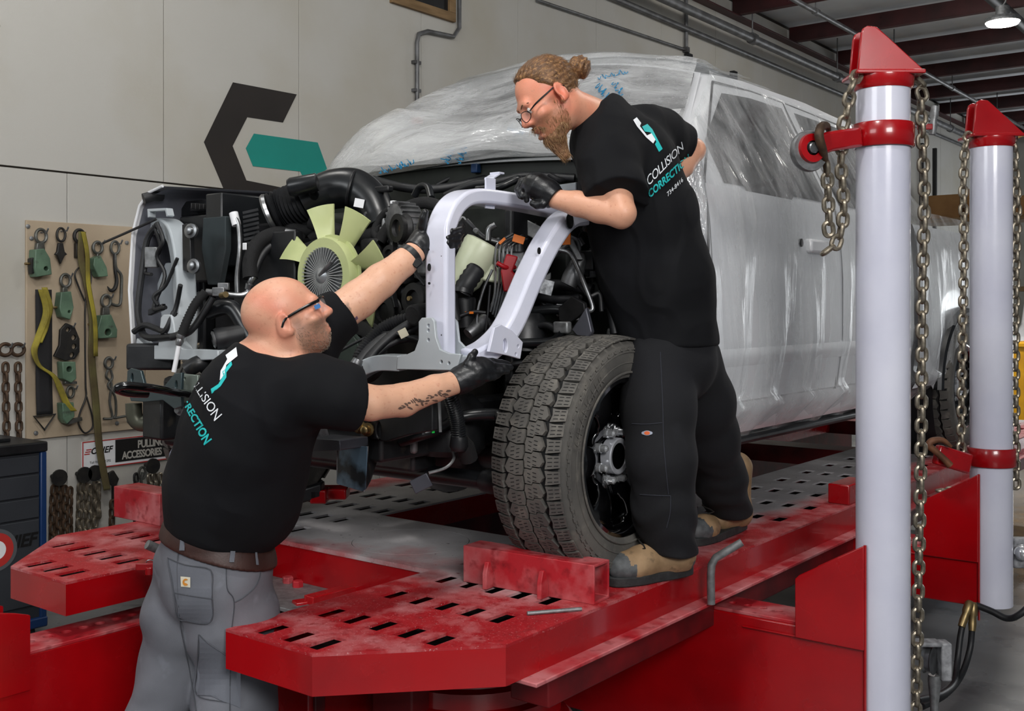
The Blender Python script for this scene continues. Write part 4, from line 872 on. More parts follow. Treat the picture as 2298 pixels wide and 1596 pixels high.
# hoses and looms across the top
for pts, r, m in (
    ([(838, 404, 4.4), (900, 420, 4.25), (960, 425, 4.2), (1020, 418, 4.2), (1090, 402, 4.2), (1150, 395, 4.2)], .018, m_rubber), ([(930, 440, 4.1), (942, 420, 4.08), (960, 420, 4.05), (968, 445, 4.0)], .014, m_intake),
    ([(852, 540, 3.85), (880, 500, 3.85), (905, 470, 3.85), (950, 455, 3.82), (990, 468, 3.78), (1000, 500, 3.76)], .022, m_foam), ([(860, 545, 3.9), (840, 520, 3.95), (862, 480, 3.95), (900, 460, 3.9)], .014, m_foam),
    ([(1000, 440, 4.1), (1060, 415, 4.05), (1120, 408, 4.0), (1180, 395, 4.0), (1290, 400, 3.95)], .016, m_rubber), ([(1070, 425, 4.0), (1120, 420, 3.95), (1150, 408, 3.95), (1165, 402, 3.95), (1166, 425, 3.95)], .014, m_intake),
    ([(980, 415, 4.3), (1020, 395, 4.3), (1060, 380, 4.25), (1068, 372, 4.2)], .008, m_rubber), ([(1290, 395, 4.0), (1260, 405, 3.95), (1230, 392, 3.95)], .012, m_rubber),
    ([(985, 605, 3.75), (950, 640, 3.8), (900, 660, 3.85)], .02, m_rubber), ([(690, 560, 4.0), (720, 552, 3.98), (690, 600, 4.0)], .025, m_foam), ([(700, 500, 4.1), (760, 520, 4.05), (820, 530, 4.0), (860, 520, 3.95)], .03, m_foam),
    ([(640, 500, 4.15), (680, 520, 4.12), (730, 510, 4.1), (700, 540, 4.1)], .026, m_foam), ([(560, 680, 4.0), (600, 660, 4.0), (640, 650, 4.0)], .03, m_foam)):
    hose('hose', pts, r, m)
blk('blue_connector', 1068, 378, 4.2, .016, .014, .018, mat('blue plastic', '#1c3c66', .4), bev=.004)
blk('green_connector', 826, 411, 4.3, .016, .012, .012, mat('green plastic', '#178a4e', .4), bev=.004)
blk('small_plug', 883, 458, 3.9, .009, .009, .012, m_white, bev=.002); blk('sensor', 860, 425, 4.0, .04, .015, .012, m_black)
# lower front looms
bellow('corrugated_loom', [(800, 830, 3.5), (812, 790, 3.52), (850, 745, 3.55), (890, 722, 3.56), (925, 716, 3.56)], .021, .009, .002, m_rubber)
for pts, r in (([(790, 850, 3.48), (815, 800, 3.5), (860, 760, 3.52), (910, 745, 3.53), (950, 722, 3.55)], .017), ([(805, 845, 3.46), (840, 790, 3.48), (890, 745, 3.5), (948, 710, 3.5)], .015), ([(815, 830, 3.47), (870, 775, 3.5), (930, 760, 3.5), (960, 780, 3.45)], .012),
               ([(710, 830, 3.6), (760, 790, 3.6), (830, 755, 3.58), (880, 748, 3.5), (945, 765, 3.45)], .0055)):
    hose('loom', pts, r, m_rubber)
MB().lathe([(0, .016), (.03, .02), (.05, .016)], at(790, 838, 3.42), at(800, 815, 3.42) - at(790, 838, 3.42), 14).build('fitting', m_alu, bay)
blk('paper_tag', 905, 748, 3.44, .014, .003, .014, mat('cream tag', '#cfc8b0', .6), ((RT + UP * .5), FW, (UP - RT * .5)), .001)
MB().lathe([(0, .03), (.06, .034), (.065, .028)], at(955, 700, 3.5), at(925, 708, 3.45) - at(955, 700, 3.5), 18).build('filter_cap', m_foam, bay)
# coolant reservoir, brake module and the near side clutter seen through the apron
rs = empty('coolant_reservoir', tuple(at(1050, 620, 3.75)), parent=truck)
u_ = nrm(at(1078, 560, 3.75) - at(1035, 640, 3.75))
MB().lathe([(0, .045), (.03, .06), (.10, .066), (.16, .070), (.175, .066), (.18, .05)], at(1033, 645, 3.75), u_, 24).build('tank', m_resv, rs)
MB().plate([(-.05, -.05), (.14, -.02), (.15, .0), (-.02, .05)], o=at(1070, 600, 3.72), u=nrm(RT - UP * .35), v=nrm(UP + RT * .35), th=.05).build('tank_arm', m_resv, rs, bevel=.012)
bellow('reservoir_hose', [(1070, 603, 3.62), (1050, 632, 3.6), (1036, 655, 3.6)], .032, .02, .002, m_rubber); MB().lathe([(0, .036), (.015, .036)], at(1038, 650, 3.6), (0, -.3, -1), 20).build('hose_clamp', m_black, bay)
MB().lathe([(0, .04), (.05, .036), (.1, .03)], at(1040, 670, 3.65), (0.1, 0, -1), 18).build('pump', m_black, bay); hose('hose', [(1020, 640, 3.6), (1018, 680, 3.6), (1025, 720, 3.6)], .016)
br = empty('brake_module', tuple(at(1150, 590, 3.8)), parent=truck)
MB().obox(at(1150, 585, 3.82), (RT, FW, UP), (.045, .04, .04)).build('block', m_alu, br, bevel=.006)
for k in range(3): MB().lathe([(0, .02), (.03, .02), (.034, .014)], at(1136 + 14 * k, 565, 3.78), UP, 14).build('cap', m_alu, br)
for k in range(5):
    x = 1112 + 9 * k
    MB().tube([at(*p) for p in ((1150 + 8 * k, 525 + 3 * k, 3.78), (x + 14, 540 + k, 3.72), (x, 560, 3.7), (x, 620, 3.7), (x - 2 - k * 3, 660, 3.7), (x - 12 - 4 * k, 700 + 6 * k, 3.7))], .0042, 6, smooth=4).build('brake_line', m_steel, br)
blk('orange_tag', 1164, 537, 3.66, .02, .002, .013, m_orange, ((RT - UP * .3), FW, (UP + RT * .3)), .001); blk('orange_sleeve', 1127, 541, 3.7, .014, .006, .005, m_orange, ((RT + UP * .9), FW, (UP - RT * .9)), .001)
blk('orange_tag', 1271, 533, 3.66, .018, .002, .025, m_orange, bev=.001); blk('orange_clip', 1053, 702, 3.6, .016, .004, .004, m_orange, bev=.001); blk('orange_tag', 1250, 530, 3.7, .008, .002, .012, m_orange, bev=.001)
MB().plate([(0, 0), (.05, .0), (.055, .05), (.03, .07), (.05, .12), (.01, .13), (-.01, .07)], o=at(1130, 655, 3.66), u=RT, v=UP, th=.02).build('red_bracket', m_redcap, bay, bevel=.005)
hose('red_lever', [(1115, 590, 3.65), (1135, 600, 3.66), (1155, 600, 3.7)], .008, m_redcap)
hose('reach_pipe', [(1150, 480, 3.9), (1155, 500, 3.88), (1160, 520, 3.85)], .012, m_alu); MB().ball(at(1160, 508, 3.84), .012).build('yellow_plug', mat('cream plastic', '#c9b98a', .5), bay)
for pts, r, m in (
    ([(1030, 500, 3.8), (1065, 540, 3.8), (1110, 580, 3.82)], .022, m_foam), ([(1045, 495, 3.82), (1080, 530, 3.84), (1120, 545, 3.85)], .012, m_steel), ([(1095, 540, 3.78), (1098, 515, 3.78), (1112, 505, 3.78)], .012, m_steel),
    ([(1020, 560, 3.8), (1060, 550, 3.78), (1120, 600, 3.75)], .014, m_rubber), ([(1105, 605, 3.62), (1085, 650, 3.62), (1072, 700, 3.62), (1070, 735, 3.62)], .005, m_steel), ([(1100, 640, 3.6), (1095, 700, 3.6), (1090, 745, 3.6)], .004, m_black),
    ([(1025, 712, 3.6), (1060, 700, 3.6), (1090, 702, 3.6)], .006, m_rubber), ([(1120, 745, 3.7), (1080, 720, 3.7), (1050, 735, 3.7)], .02, m_dark),
    ([(1250, 560, 3.68), (1280, 570, 3.66), (1300, 610, 3.64), (1312, 640, 3.62), (1330, 690, 3.6), (1318, 700, 3.6)], .008, m_steel), ([(1225, 590, 3.7), (1260, 560, 3.7), (1285, 545, 3.7)], .009, m_alu),
    ([(1275, 530, 3.7), (1295, 540, 3.7), (1300, 560, 3.7), (1290, 560, 3.7), (1280, 548, 3.7)], .007, m_galv), ([(1200, 640, 3.85), (1260, 640, 3.8), (1330, 650, 3.75)], .02, m_rubber),
    ([(1180, 700, 3.8), (1240, 695, 3.75), (1300, 700, 3.7)], .018, m_intake), ([(1190, 735, 3.75), (1230, 730, 3.7), (1262, 755, 3.65)], .012, m_rubber), ([(1170, 770, 3.7), (1240, 765, 3.65), (1262, 742, 3.62)], .016, m_intake),
    ([(1210, 668, 3.85), (1250, 672, 3.8), (1300, 668, 3.78)], .015, m_rubber), ([(1330, 560, 3.75), (1350, 620, 3.7), (1370, 690, 3.68), (1380, 750, 3.66)], .016, m_rubber), ([(1300, 640, 3.7), (1322, 665, 3.66), (1345, 660, 3.66), (1350, 700, 3.64)], .008, m_rubber)):
    hose('engine_line', pts, r, m)
MB().lathe([(0, .03), (.03, .034), (.10, .03), (.12, .02)], at(1275, 640, 3.72), at(1300, 590, 3.72) - at(1275, 640, 3.72), 18).build('accumulator', m_alu, bay)
blk('label_module', 1227, 645, 3.68, .022, .01, .026, mat('foil label', '#b9bcc0', .3, .6, col2='#6f7174', vs=60), ((RT - UP * .25), FW, (UP + RT * .25)), .002)
yplate([(1260, 690), (1290, 665), (1318, 680), (1320, 700), (1278, 730), (1262, 720)], 3.0, .02).build('bracket_plate', m_dark, bay, bevel=.004)
yplate([(1290, 740), (1322, 690), (1335, 745), (1330, 755), (1300, 752)], 2.98, .02).build('bracket_plate', mat('grey painted steel', '#4c4d55', .35, .4), bay, bevel=.004)
blk('bracket', 1290, 560, 3.68, .012, .008, .04, m_galv, ((RT), FW, (UP - RT * .5)), .003); blk('bracket', 1262, 735, 3.62, .03, .015, .02, m_galv, bev=.006); blk('actuator', 1325, 585, 3.72, .03, .03, .035, m_black)
MB().lathe([(0, .02), (.05, .028), (.09, .02)], at(1050, 750, 3.62), at(1090, 715, 3.66) - at(1050, 750, 3.62), 14).build('starter_fitting', m_alu, bay)
yplate([(1020, 745), (1115, 745), (1115, 790), (1020, 790)], 2.95, .02).build('skid_plate', m_dark, bay)
yplate([(1245, 418), (1300, 410), (1300, 428), (1262, 430)], 3.05, .02).build('fender_bracket', m_silver, bay, bevel=.003)
# small random clutter on the block: bolts, clips and short lines
for k in range(170):
    px_, py_ = random.uniform(690, 1380), random.uniform(500, 800)
    if (px_ - 740) ** 2 + (py_ - 620) ** 2 < 110 ** 2: continue
    t = random.uniform(3.85, 4.0) if px_ < 1050 else random.uniform(3.78, 3.95); d = cd(random.uniform(-1, 1), random.uniform(-.3, .3), random.uniform(-1, 1)) * random.uniform(.03, .09); a = at(px_, py_, t)
    if k % 3 == 0: MB().tube([a, a + d * .5 + UP * .02, a + d], random.uniform(.004, .013), 7, smooth=4).build('short_hose', random.choice([m_rubber, m_foam, m_dark, m_galv, m_alu]), bay)
    elif k % 3 == 1: MB().obox(a, (RT + UP * random.uniform(-.6, .6), FW, UP), (random.uniform(.01, .03), .02, random.uniform(.01, .03))).build('clip_block', random.choice([m_dark, m_black, m_alu, m_galv]), bay, bevel=.003)
    else: MB().lathe([(0, .012), (.008, .012), (.012, .007), (.02, .007)], a, -FW, 8).build('bolt', random.choice([m_galv, m_rust, m_dark]), bay)
# ---------------------------------------------------------------- chassis: frame horns, hooks, axle, steering
ch = empty('chassis', (XC, 3.0, 1.0), parent=truck)
for s, y0 in ((1, 2.42), (-1, 2.42)):
    MB().box((XC + s * .42 - .05, y0, 1.16), (XC + s * .42 + .05, 8.2, 1.33)).build('frame_rail', m_under, ch, bevel=.012)
MB().box((XC - .42, 2.62, 1.1), (XC + .42, 2.74, 1.2)).build('front_crossmember', m_under, ch, bevel=.012)
MB().cyl((-3.6, 3.02, 1.12), (-2.1, 3.02, 1.12), .05, 18).build('front_axle', m_under, ch); MB().ball((-2.62, 3.0, 1.12), (.17, .14, .15)).build('differential', m_under, ch)
MB().cyl((-3.5, 2.72, 1.085), (-2.02, 2.72, 1.085), .03, 16).build('steering_link', m_intake, ch)
MB().lathe([(0, .036), (.02, .04), (.07, .04), (.09, .034)], (-2.22, 2.72, 1.085), (1, 0, 0), 18).build('link_collar', m_black, ch)
for xx in (-2.16, -2.14): MB().tube([(xx, 2.72 + .036 * math.cos(a), 1.085 + .036 * math.sin(a)) for a in np.linspace(0, 6.28, 17)[:-1]], .004, 6, closed=True).build('link_clamp', m_rubber, ch)
MB().tube([at(*p) for p in ((900, 990, 3.45), (945, 975, 3.42), (990, 962, 3.45), (1040, 935, 3.5), (1110, 930, 3.5), (1125, 940, 3.48))], .02, 12, smooth=6).build('sway_bar', m_intake, ch)
for xx in (-2.28, -3.44):
    MB().tube([(xx + .06 * math.cos(a), 3.02 + .06 * math.sin(a), 1.17 + a * .0095) for a in np.linspace(0, 6 * 2 * math.pi, 100)], .009, 8).build('coil_spring', m_under, ch)
    MB().lathe([(0, .085), (.10, .08), (.13, .06)], (xx, 3.02, 1.5), (0, 0, 1), 20).build('spring_tower', m_under, ch)
MB().lathe([(0, .1), (.02, .12), (.16, .115), (.2, .08)], at(1010, 985, 3.65) + np.array([0, 0, -.05]), (0, 0, 1), 22).build('knuckle', m_under, ch)
blk('tow_eye', 920, 990, 3.5, .03, .012, .04, m_galv, bev=.01); blk('damper_bracket', 945, 1085, 3.35, .03, .004, .022, mat('grey painted steel'), ((RT + UP * .5), FW, (UP - RT * .5)), .002)
MB().tube([at(*p) for p in ((1015, 1010, 3.42), (1018, 1030, 3.4), (1000, 1050, 3.38), (962, 1062, 3.36))], .005, 8, smooth=5).build('sensor_wire', m_galv, ch)
bellow('corrugated_conduit', [(1005, 880, 3.3), (1018, 915, 3.32), (1026, 950, 3.34), (1030, 985, 3.35)], .023, .008, .002, m_intake, ch); MB().lathe([(0, .026), (.03, .03), (.045, .022)], at(1030, 980, 3.35), (0, 0, -1), 14).build('conduit_end', m_black, ch)
MB().tube([at(1030, 990, 3.36), at(1045, 1005, 3.38), at(1052, 1030, 3.4)], .03, 10).build('rubber_boot', m_foam, ch)
# near horn: side plate with slots, bolts and hanging bumper bracket
hy = 2.37
yplate([(690, 905), (760, 912), (900, 905), (985, 900), (985, 965), (930, 975), (880, 990), (850, 985), (820, 962), (780, 965), (690, 930)], 2.44, .03, [(843, 957, .014, .022), (864, 963, .011, .026)]).build('horn_plate', m_under, ch, bevel=.004)
for a in ((808, 958), (826, 964)): MB().lathe([(0, .022), (.006, .022), (.008, .015), (.03, .013), (.034, .008)], Y(*a, 2.40), (.35, -1, .0), 12).build('horn_bolt', mat('zinc yellow bolt', '#b39a6a', .35, .9), ch)
br2 = empty('bumper_bracket', tuple(at(790, 1090, 3.3)), parent=ch)
m_bplate = mat('blue grey stamped steel', '#5b7285', .28, .55, col2='#1f2226', vs=9, vc=(.45, .6), coat=.3)
yplate([(765, 1000), (826, 1002), (822, 1098), (815, 1103), (760, 1087), (757, 1080)], 2.33, .004).build('stamped_plate', m_bplate, ch, bevel=.001)
MB().add([Y(826, 1002, 2.33), Y(822, 1098, 2.33), Y(832, 1080, 2.5), Y(852, 1020, 2.55), Y(845, 970, 2.52), Y(826, 960, 2.45)], [(0, 1, 2, 3, 4, 5)]).build('bracket_side', m_under, ch, smooth=0)
yplate([(752, 975), (826, 980), (828, 1002), (762, 1004)], 2.36, .12).build('bracket_step', mat('grey painted steel'), ch, bevel=.003)
MB().tube([Y(757, 1002, 2.33), Y(757, 1084, 2.33), Y(818, 1103, 2.33), Y(825, 1002, 2.33)], .003, 6).build('plate_lip', m_galv, ch)
bpy.data.objects.remove(br2)
for k in range(10): MB().bar(at(688 + k * 3, 958 + k * 1.5, 3.75), at(688 + k * 3.4, 992 - k * .5, 3.75), .003, .02).build('cooler_fin', m_alu, ch)
MB().bar(at(720, 950, 3.74), at(732, 985, 3.74), .012, .03).build('cooler_tank', m_alu, ch)
for pts, m, n in (([(945, 895), (950, 975)], m_galv, 'brake_pipe_end'), ([(968, 890), (972, 972)], mat('green paint mark', '#18c84a', .5), 'paint_mark'), ([(985, 890), (988, 970)], m_galv, 'brake_pipe_end')):
    MB().tube([Y(*p, 2.43) for p in pts], .005, 6).build(n, m, ch)
# far horn: stamped tow bracket, black tow hook, valance
fy = 2.28
yplate([(292, 832), (300, 826), (322, 832), (330, 862), (345, 872), (372, 870), (388, 850), (398, 838), (414, 836), (412, 880), (414, 912), (398, 918), (372, 898), (330, 902), (300, 900), (290, 870)], fy, .012, [(303, 848, .008, .018), (402, 866, .008, .02)]).build('tow_bracket', mat('blue grey bracket', '#39484c', .3, .5, coat=.3), ch, bevel=.002)
yplate([(410, 838), (450, 842), (450, 900), (412, 905)], 2.32, .012, [(421, 850, .006), (445, 868, .004), (424, 890, .004)]).build('bracket_wing', mat('light green grey steel', '#8a948c', .4, .5), ch, bevel=.002)
MB().tube([at(*p) for p in ((440, 885, 3.8), (400, 882, 3.7), (345, 872, 3.6), (290, 866, 3.55), (268, 868, 3.54), (264, 875, 3.55), (290, 882, 3.6), (330, 884, 3.66))], .014, 12, smooth=6).build('tow_hook', mat('gloss black hook', '#060607', .15, coat=.6), ch)
MB().box(Y(318, 905, 2.3) - np.array([0, 0, .13]), Y(362, 905, 2.3) + np.array([0, .4, .02])).build('far_horn_tube', m_under, ch, bevel=.01)
MB().box(Y(362, 1000, 2.36), Y(450, 850, 2.36) + np.array([.2, .3, 0])).build('far_horn_box', m_under, ch, bevel=.02)
for a in ((405, 920), (425, 925)): MB().lathe([(0, .02), (.006, .02), (.008, .013), (.02, .011)], Y(*a, 2.30), (.2, -1, 0), 12).build('horn_bolt', m_galv, ch)
MB().tube([at(*p) for p in ((300, 905, 4.0), (302, 935, 4.0), (315, 950, 4.0), (345, 950, 4.0), (372, 940, 4.0))], .03, 10, smooth=5).build('intercooler_pipe', mat('dull olive metal', '#55564a', .4, .5), ch)
yplate([(385, 1015), (425, 950), (440, 990), (420, 1050), (380, 1046)], 2.33, .01).build('far_valance', mat('lilac grey steel', '#8f93a8', .3, .4), ch, bevel=.003)
MB().obox(at(345, 800, 4.1), (RT, FW, UP), (.09, .05, .05)).build('lamp_bracket', m_under, ch, bevel=.01); hose('hose', [(420, 830, 3.9), (450, 815, 3.9), (470, 830, 3.95)], .03, m_under, parent=ch)
# jacking clamp under the far runway side
MB().obox(at(745, 1105, 4.0), (RT, FW, UP), (.06, .05, .02)).obox(at(718, 1112, 3.95), (RT, FW, UP), (.03, .04, .025)).build('red_clamp', m_red, ch, bevel=.006)
MB().obox(at(690, 1108, 3.95), (RT + UP * .3, FW, UP), (.06, .04, .025)).build('clamp_arm', m_black, ch, bevel=.006)
# ---------------------------------------------------------------- new white fender apron held by the two workers
m_apron = mat('white e-coat steel', '#dfe0ee', .3, col2='#d6d8e8', vs=3, coat=.4)
ap = empty('apron_frame', (-2.15, 2.6, 1.48), 'new white tubular fender apron frame held up to the engine bay by both workers', 'car part')
xa = -2.211
box_tube([(xa, 2.497, 1.49), (xa, 2.497, 1.84), (xa, 2.51, 1.915), (xa, 2.56, 1.975), (xa, 2.64, 2.003), (xa, 2.8, 2.006), (xa, 2.95, 2.002), (xa + .02, 3.12, 1.99), (xa + .09, 3.22, 1.985)], .050, .090, 'front_leg_rail', m_apron, ap, bevel=.011, hint=(1, 0, 0))
box_tube([(-2.0, 3.12, 1.955), (-2.015, 3.03, 1.957), (-2.035, 2.92, 1.94), (-2.055, 2.845, 1.865), (-2.075, 2.775, 1.75), (-2.095, 2.69, 1.595), (-2.115, 2.62, 1.525), (-2.135, 2.545, 1.49)], .062, .092, 'rear_leg', m_apron, ap, bevel=.012, hint=(1, 0, 0))
MB().obox((-2.105, 3.12, 1.975), ((1, 0, 0), (0, 1, 0), (0, 0, 1)), (.12, .05, .035)).build('joint_plate', m_apron, ap, bevel=.01)
def onx(px_, py_, x): q = atx(px_, py_, x); return (q[1], q[2])
def xplate(pts, x, th, holes=()):
    o = [onx(*p, x) for p in pts]
    if sum(o[i][0] * o[(i + 1) % len(o)][1] - o[(i + 1) % len(o)][0] * o[i][1] for i in range(len(o))) < 0: o = o[::-1]
    return MB().plate(o, [circ(*onx(h[0], h[1], x), h[2], 14, h[3] if len(h) > 3 else None) for h in holes], o=(x, 0, 0), u=(0, 1, 0), v=(0, 0, 1), th=th)
xplate([(1110, 735), (1125, 728), (1150, 742), (1174, 768), (1168, 806), (1140, 798), (1098, 790)], -2.05, .012, [(1134, 776, .012, .022), (1163, 777, .005), (1158, 795, .005)]).build('end_flange', m_apron, ap, bevel=.002)
q1 = atx(1095, 460, xa + .03)
MB().add([], []).plate([(0, 0), (.045, 0), (.045, .1), (.0, .1)], o=q1 - np.array([.008, 0, .01]), u=(0, 1, 0), v=(0, 0, 1), th=.006).build('tab', m_apron, ap, bevel=.001)
MB().obox(q1 + np.array([-.03, .05, .045]), ((1, 0, 0), (0, 1, 0), (0, 0, 1)), (.02, .003, .045)).obox(q1 + np.array([-.03, .06, .10]), ((1, 0, 0), (0, 1, .5), (0, 0, 1)), (.02, .02, .003)).obox(q1 + np.array([-.03, .085, .112]), ((1, 0, 0), (0, 1, 0), (0, 0, 1)), (.02, .014, .003)).build('tab_hook', m_apron, ap, bevel=.001)
m_hole = mat('dark hole', '#0a0b0e', .8)
def hole(px_, py_, ax, off, r, rz=None):
    n = {'x': (1, 0, 0), 'y': (0, -1, 0)}[ax]; c = atx(px_, py_, off) if ax == 'x' else aty(px_, py_, off)
    u, v, d = frame_from(n); o = MB(); rz = rz or r
    o.rings([[c + d * h + u * (a * r) + v * (b * rz) for a, b in circ(0, 0, 1, 14)] for h in (-.002, .0012)]); o.build('bolt_hole', m_hole, ap)
for p in ((961, 560), (963, 636)): hole(*p, 'y', 2.4545, .004)
hole(963, 600, 'y', 2.4545, .0065, .012)
for p, r in (((993, 575), .005), ((996, 655), .005), ((993, 752), .005)): hole(*p, 'x', xa + .0262, r)
hole(1279, 496, 'x', -1.988, .02, .026); hole(1210, 563, 'x', -2.024, .008, .011)
# ---------------------------------------------------------------- people
def seg(P, pts, k=.03):
    """pts: list of (px, py, t, r); smooth chain of tapered capsules"""
    d = None
    for a, b in zip(pts[:-1], pts[1:]):
        e = cone(P, at(*a[:3]), at(*b[:3]), a[3], b[3]); d = e if d is None else smin(d, e, k)
    return d
def uni(ds, k): 
    d = ds[0]
    for e in ds[1:]: d = smin(d, e, k)
    return d
def plane(P, o, n): return (P - o) @ nrm(n)
class Head:
    def __init__(s, o, F, U, sc):
        s.o = np.asarray(o); s.F = nrm(F); U = np.asarray(U, float); s.U = nrm(U - s.F * (U @ s.F)); s.R = np.cross(s.F, s.U); s.s = sc; s.A = np.array([s.R, s.F, s.U])
    def W(s, l): return s.o + s.s * (np.asarray(l, float) @ s.A)
    def L(s, P): return (P - s.o) @ s.A.T / s.s
def head_sdf(p, mouth=0., jaw=1.):
    """p: points in head space (x right, y forward, z up), about 0.23 tall"""
    d = ell(p, (0, -.012, .034), (.0745, .097, .083)); d = smin(d, ell(p, (0, .036, -.03), (.0575, .056, .075)), .03)
    d = smin(d, ell(p, (0, .045, -.088 - mouth * .008), (.036 * jaw, .036, .026)), .03); d = smin(d, ell(p, (0, .0, -.06), (.052, .05, .045)), .03)
    d = smin(d, cone(p, (-.032, .083, .02), (.032, .083, .02), .011, .011), .018)
    for s in (-1, 1):
        d = smin(d, ell(p, (s * .042, .062, -.026), (.02, .018, .016)), .02)
        d = smax(d, -ell(p, (s * .031, .097, .001), (.017, .014, .0095)), .012)
        d = smin(d, ell(p, (s * .031, .0775, .0), (.0135, .0125, .0115)), .004)
    n = cone(p, (0, .088, .012), (0, .108, -.026), .0075, .0115); n = smin(n, ell(p, (-.012, .098, -.031), (.008, .011, .008)), .008); n = smin(n, ell(p, (.012, .098, -.031), (.008, .011, .008)), .008)
    d = smin(d, n, .012)
    d = smin(d, cone(p, (-.017, .087, -.0595), (.017, .087, -.0595), .006, .006), .008); d = smin(d, cone(p, (-.015, .087, -.0715 - mouth * .012), (.015, .087, -.0715 - mouth * .012), .0065, .0065), .008)
    d = smax(d, -ell(p, (0, .1, -.0655 - mouth * .006), (.021, .018, .0022 + mouth * .0055)), .004)
    for s in (-1, 1):
        Ae = np.array([nrm((1, .35 * s * -1, 0)), nrm((.35 * s, 1, -.25)), nrm((0, .25, 1))])
        e = ell(p, (s * .079, -.014, -.006), (.0085, .0195, .031), Ae); e = smax(e, -ell(p, (s * .089, -.008, -.003), (.006, .0115, .019), Ae), .005); e = smin(e, ell(p, (s * .081, -.006, -.030), (.006, .009, .009)), .006)
        d = smin(d, e, .006)
    return d
m_skin = mat('skin', '#d9a488', .44, attr='tint', col2='#c98a70', vs=90, vc=(.58, .8), bump=.12, bs=260, sss=.08)
m_shirt = mat('black cotton shirt', '#06070b', .88, col2='#090a0f', vs=5, bump=.7, bs=11, det=2, spec=.3)
m_shirt2 = mat('black dusty work shirt', '#08090d', .88, col2='#0f1015', vs=4, vc=(.5, .8), bump=.9, bs=11, det=2, spec=.3)
m_glove = mat('black nitrile glove', '#0d0e10', .38, col2='#17181b', vs=20, bump=.2, bs=110)
m_gpants = mat('grey canvas trousers', '#74767d', .85, col2='#62646b', vs=4, bump=.12, bs=420, col3='#8e929b', vs3=8, vc3=(.6, .8))
m_npants = mat('navy black work trousers', '#06070c', .9, col2='#0b0c12', vs=5, bump=.12, bs=400, col3='#1a1b21', vs3=6, vc3=(.62, .85))
m_belt = mat('brown leather belt', '#3c211a', .5, col2='#2e1812', vs=14, bump=.1, bs=200)
m_frame = mat('black spectacle frame', '#08090a', .25)
m_lens = mat('clear lens', '#ffffff', .03, alpha=.12)
m_teal2 = mat('teal print', '#17b5b5', .6); m_wprint = mat('white print', '#e9ecf0', .6)
m_hair = mat('brown blond hair', '#7a5432', .55, col2='#4f3420', vs=55, stretch=(1, 1, 1), bump=.5, bs=240, col3='#a37a4c', vs3=120, vc3=(.5, .7))
m_beard = mat('ginger brown beard', '#8a6244', .7, col2='#65442c', vs=90, bump=.8, bs=300, col3='#a98a63', vs3=160, vc3=(.55, .75))
def bounds(pts, pad):
    Q = np.array([at(*p[:3]) for p in pts]); return Q.min(0) - pad, Q.max(0) + pad
def march(f, px_, py_, t0, lift, steps=90, rng_=1.2):
    """points on the f = lift surface along the camera's sight lines (arrays of px, py); NaN where missed"""
    px_ = np.asarray(px_, float); py_ = np.asarray(py_, float); t = np.full(len(px_), t0, float); base = np.array([at(a, b, 1.) - np.array([0, 0, HC]) for a, b in zip(px_, py_)])
    for _ in range(steps):
        P = np.array([0, 0, HC]) + base * t[:, None]; d = f(P) - lift; t = t + np.clip(d, -.05, .05) * .8 / np.linalg.norm(base, axis=1)
    P = np.array([0, 0, HC]) + base * t[:, None]; bad = np.abs(f(P) - lift) > .007; P[bad] = np.nan; return P
def decal(name, f, V2, F, m, parent, t0, lift=.0015):
    P = march(f, V2[:, 0], V2[:, 1], t0, lift); ok = ~np.isnan(P[:, 0]); ids = -np.ones(len(P), int); ids[ok] = np.arange(ok.sum())
    F = [tuple(ids[i] for i in q) for q in F if all(ok[i] for i in q)]
    if not F: print('decal missed', name); return None
    mb = MB(); mb.add(P[ok], F); return mb.build(name, m, parent, smooth=0)
def poly_decal(name, f, pts, m, parent, t0, lift=.0015, n=10):
    """pixel polygon cut into a fine grid so that it follows the cloth"""
    pts = np.array(pts, float); lo, hi = pts.min(0), pts.max(0); mx = max(hi - lo); st = mx / n
    vs = [Vector(p) for p in pts]; es = [(i, (i + 1) % len(pts)) for i in range(len(pts))]
    C = np.array([(x, y) for x in np.arange(lo[0] + st / 2, hi[0], st) for y in np.arange(lo[1] + st / 2, hi[1], st)]); C = C[inside([tuple(p) for p in pts], C)] if len(C) else C
    vs += [Vector(c) for c in C]; r = delaunay_2d_cdt(vs, es, [], 1, 1e-4); V = np.array([tuple(v) for v in r[0]])
    cs = np.array([V[list(q)].mean(0) for q in r[2]]); keep = inside([tuple(p) for p in pts], cs)
    return decal(name, f, V, [tuple(q) for q, k in zip(r[2], keep) if k], m, parent, t0, lift)
def text_decal(name, f, body, o, u, v, size, m, parent, t0, bold=0., lift=.002, taper=0., **k):
    V, F = text_mesh(body, 1., bold, **k); V = V * size; s = 1 + taper * V[:, 0] / (abs(V[:, 0]).max() + 1e-9)
    Q = np.array(o) + np.outer(V[:, 0], u) * 1. + np.outer(V[:, 1] * s, v); return decal(name, f, Q, F, m, parent, t0, lift)
def stitch(name, f, pts, m, parent, t0, r=.0012, lift=.0015, n=10):
    P = np.array(spline([np.array([p[0], p[1], 0.]) for p in pts], n) if len(pts) > 2 else [np.array([*p, 0.]) for p in np.linspace(pts[0], pts[1], 12)])
    Q = march(f, P[:, 0], P[:, 1], t0, lift); Q = Q[~np.isnan(Q[:, 0])]
    if len(Q) > 2: return MB().tube(list(Q), r, 5).build(name, m, parent)
def hand_sdf(P, palm, fingers, thumb, k=.008):
    d = seg(P, palm, .012)
    for fg in fingers + [thumb]: d = smin(d, seg(P, fg, .004), k)
    return d
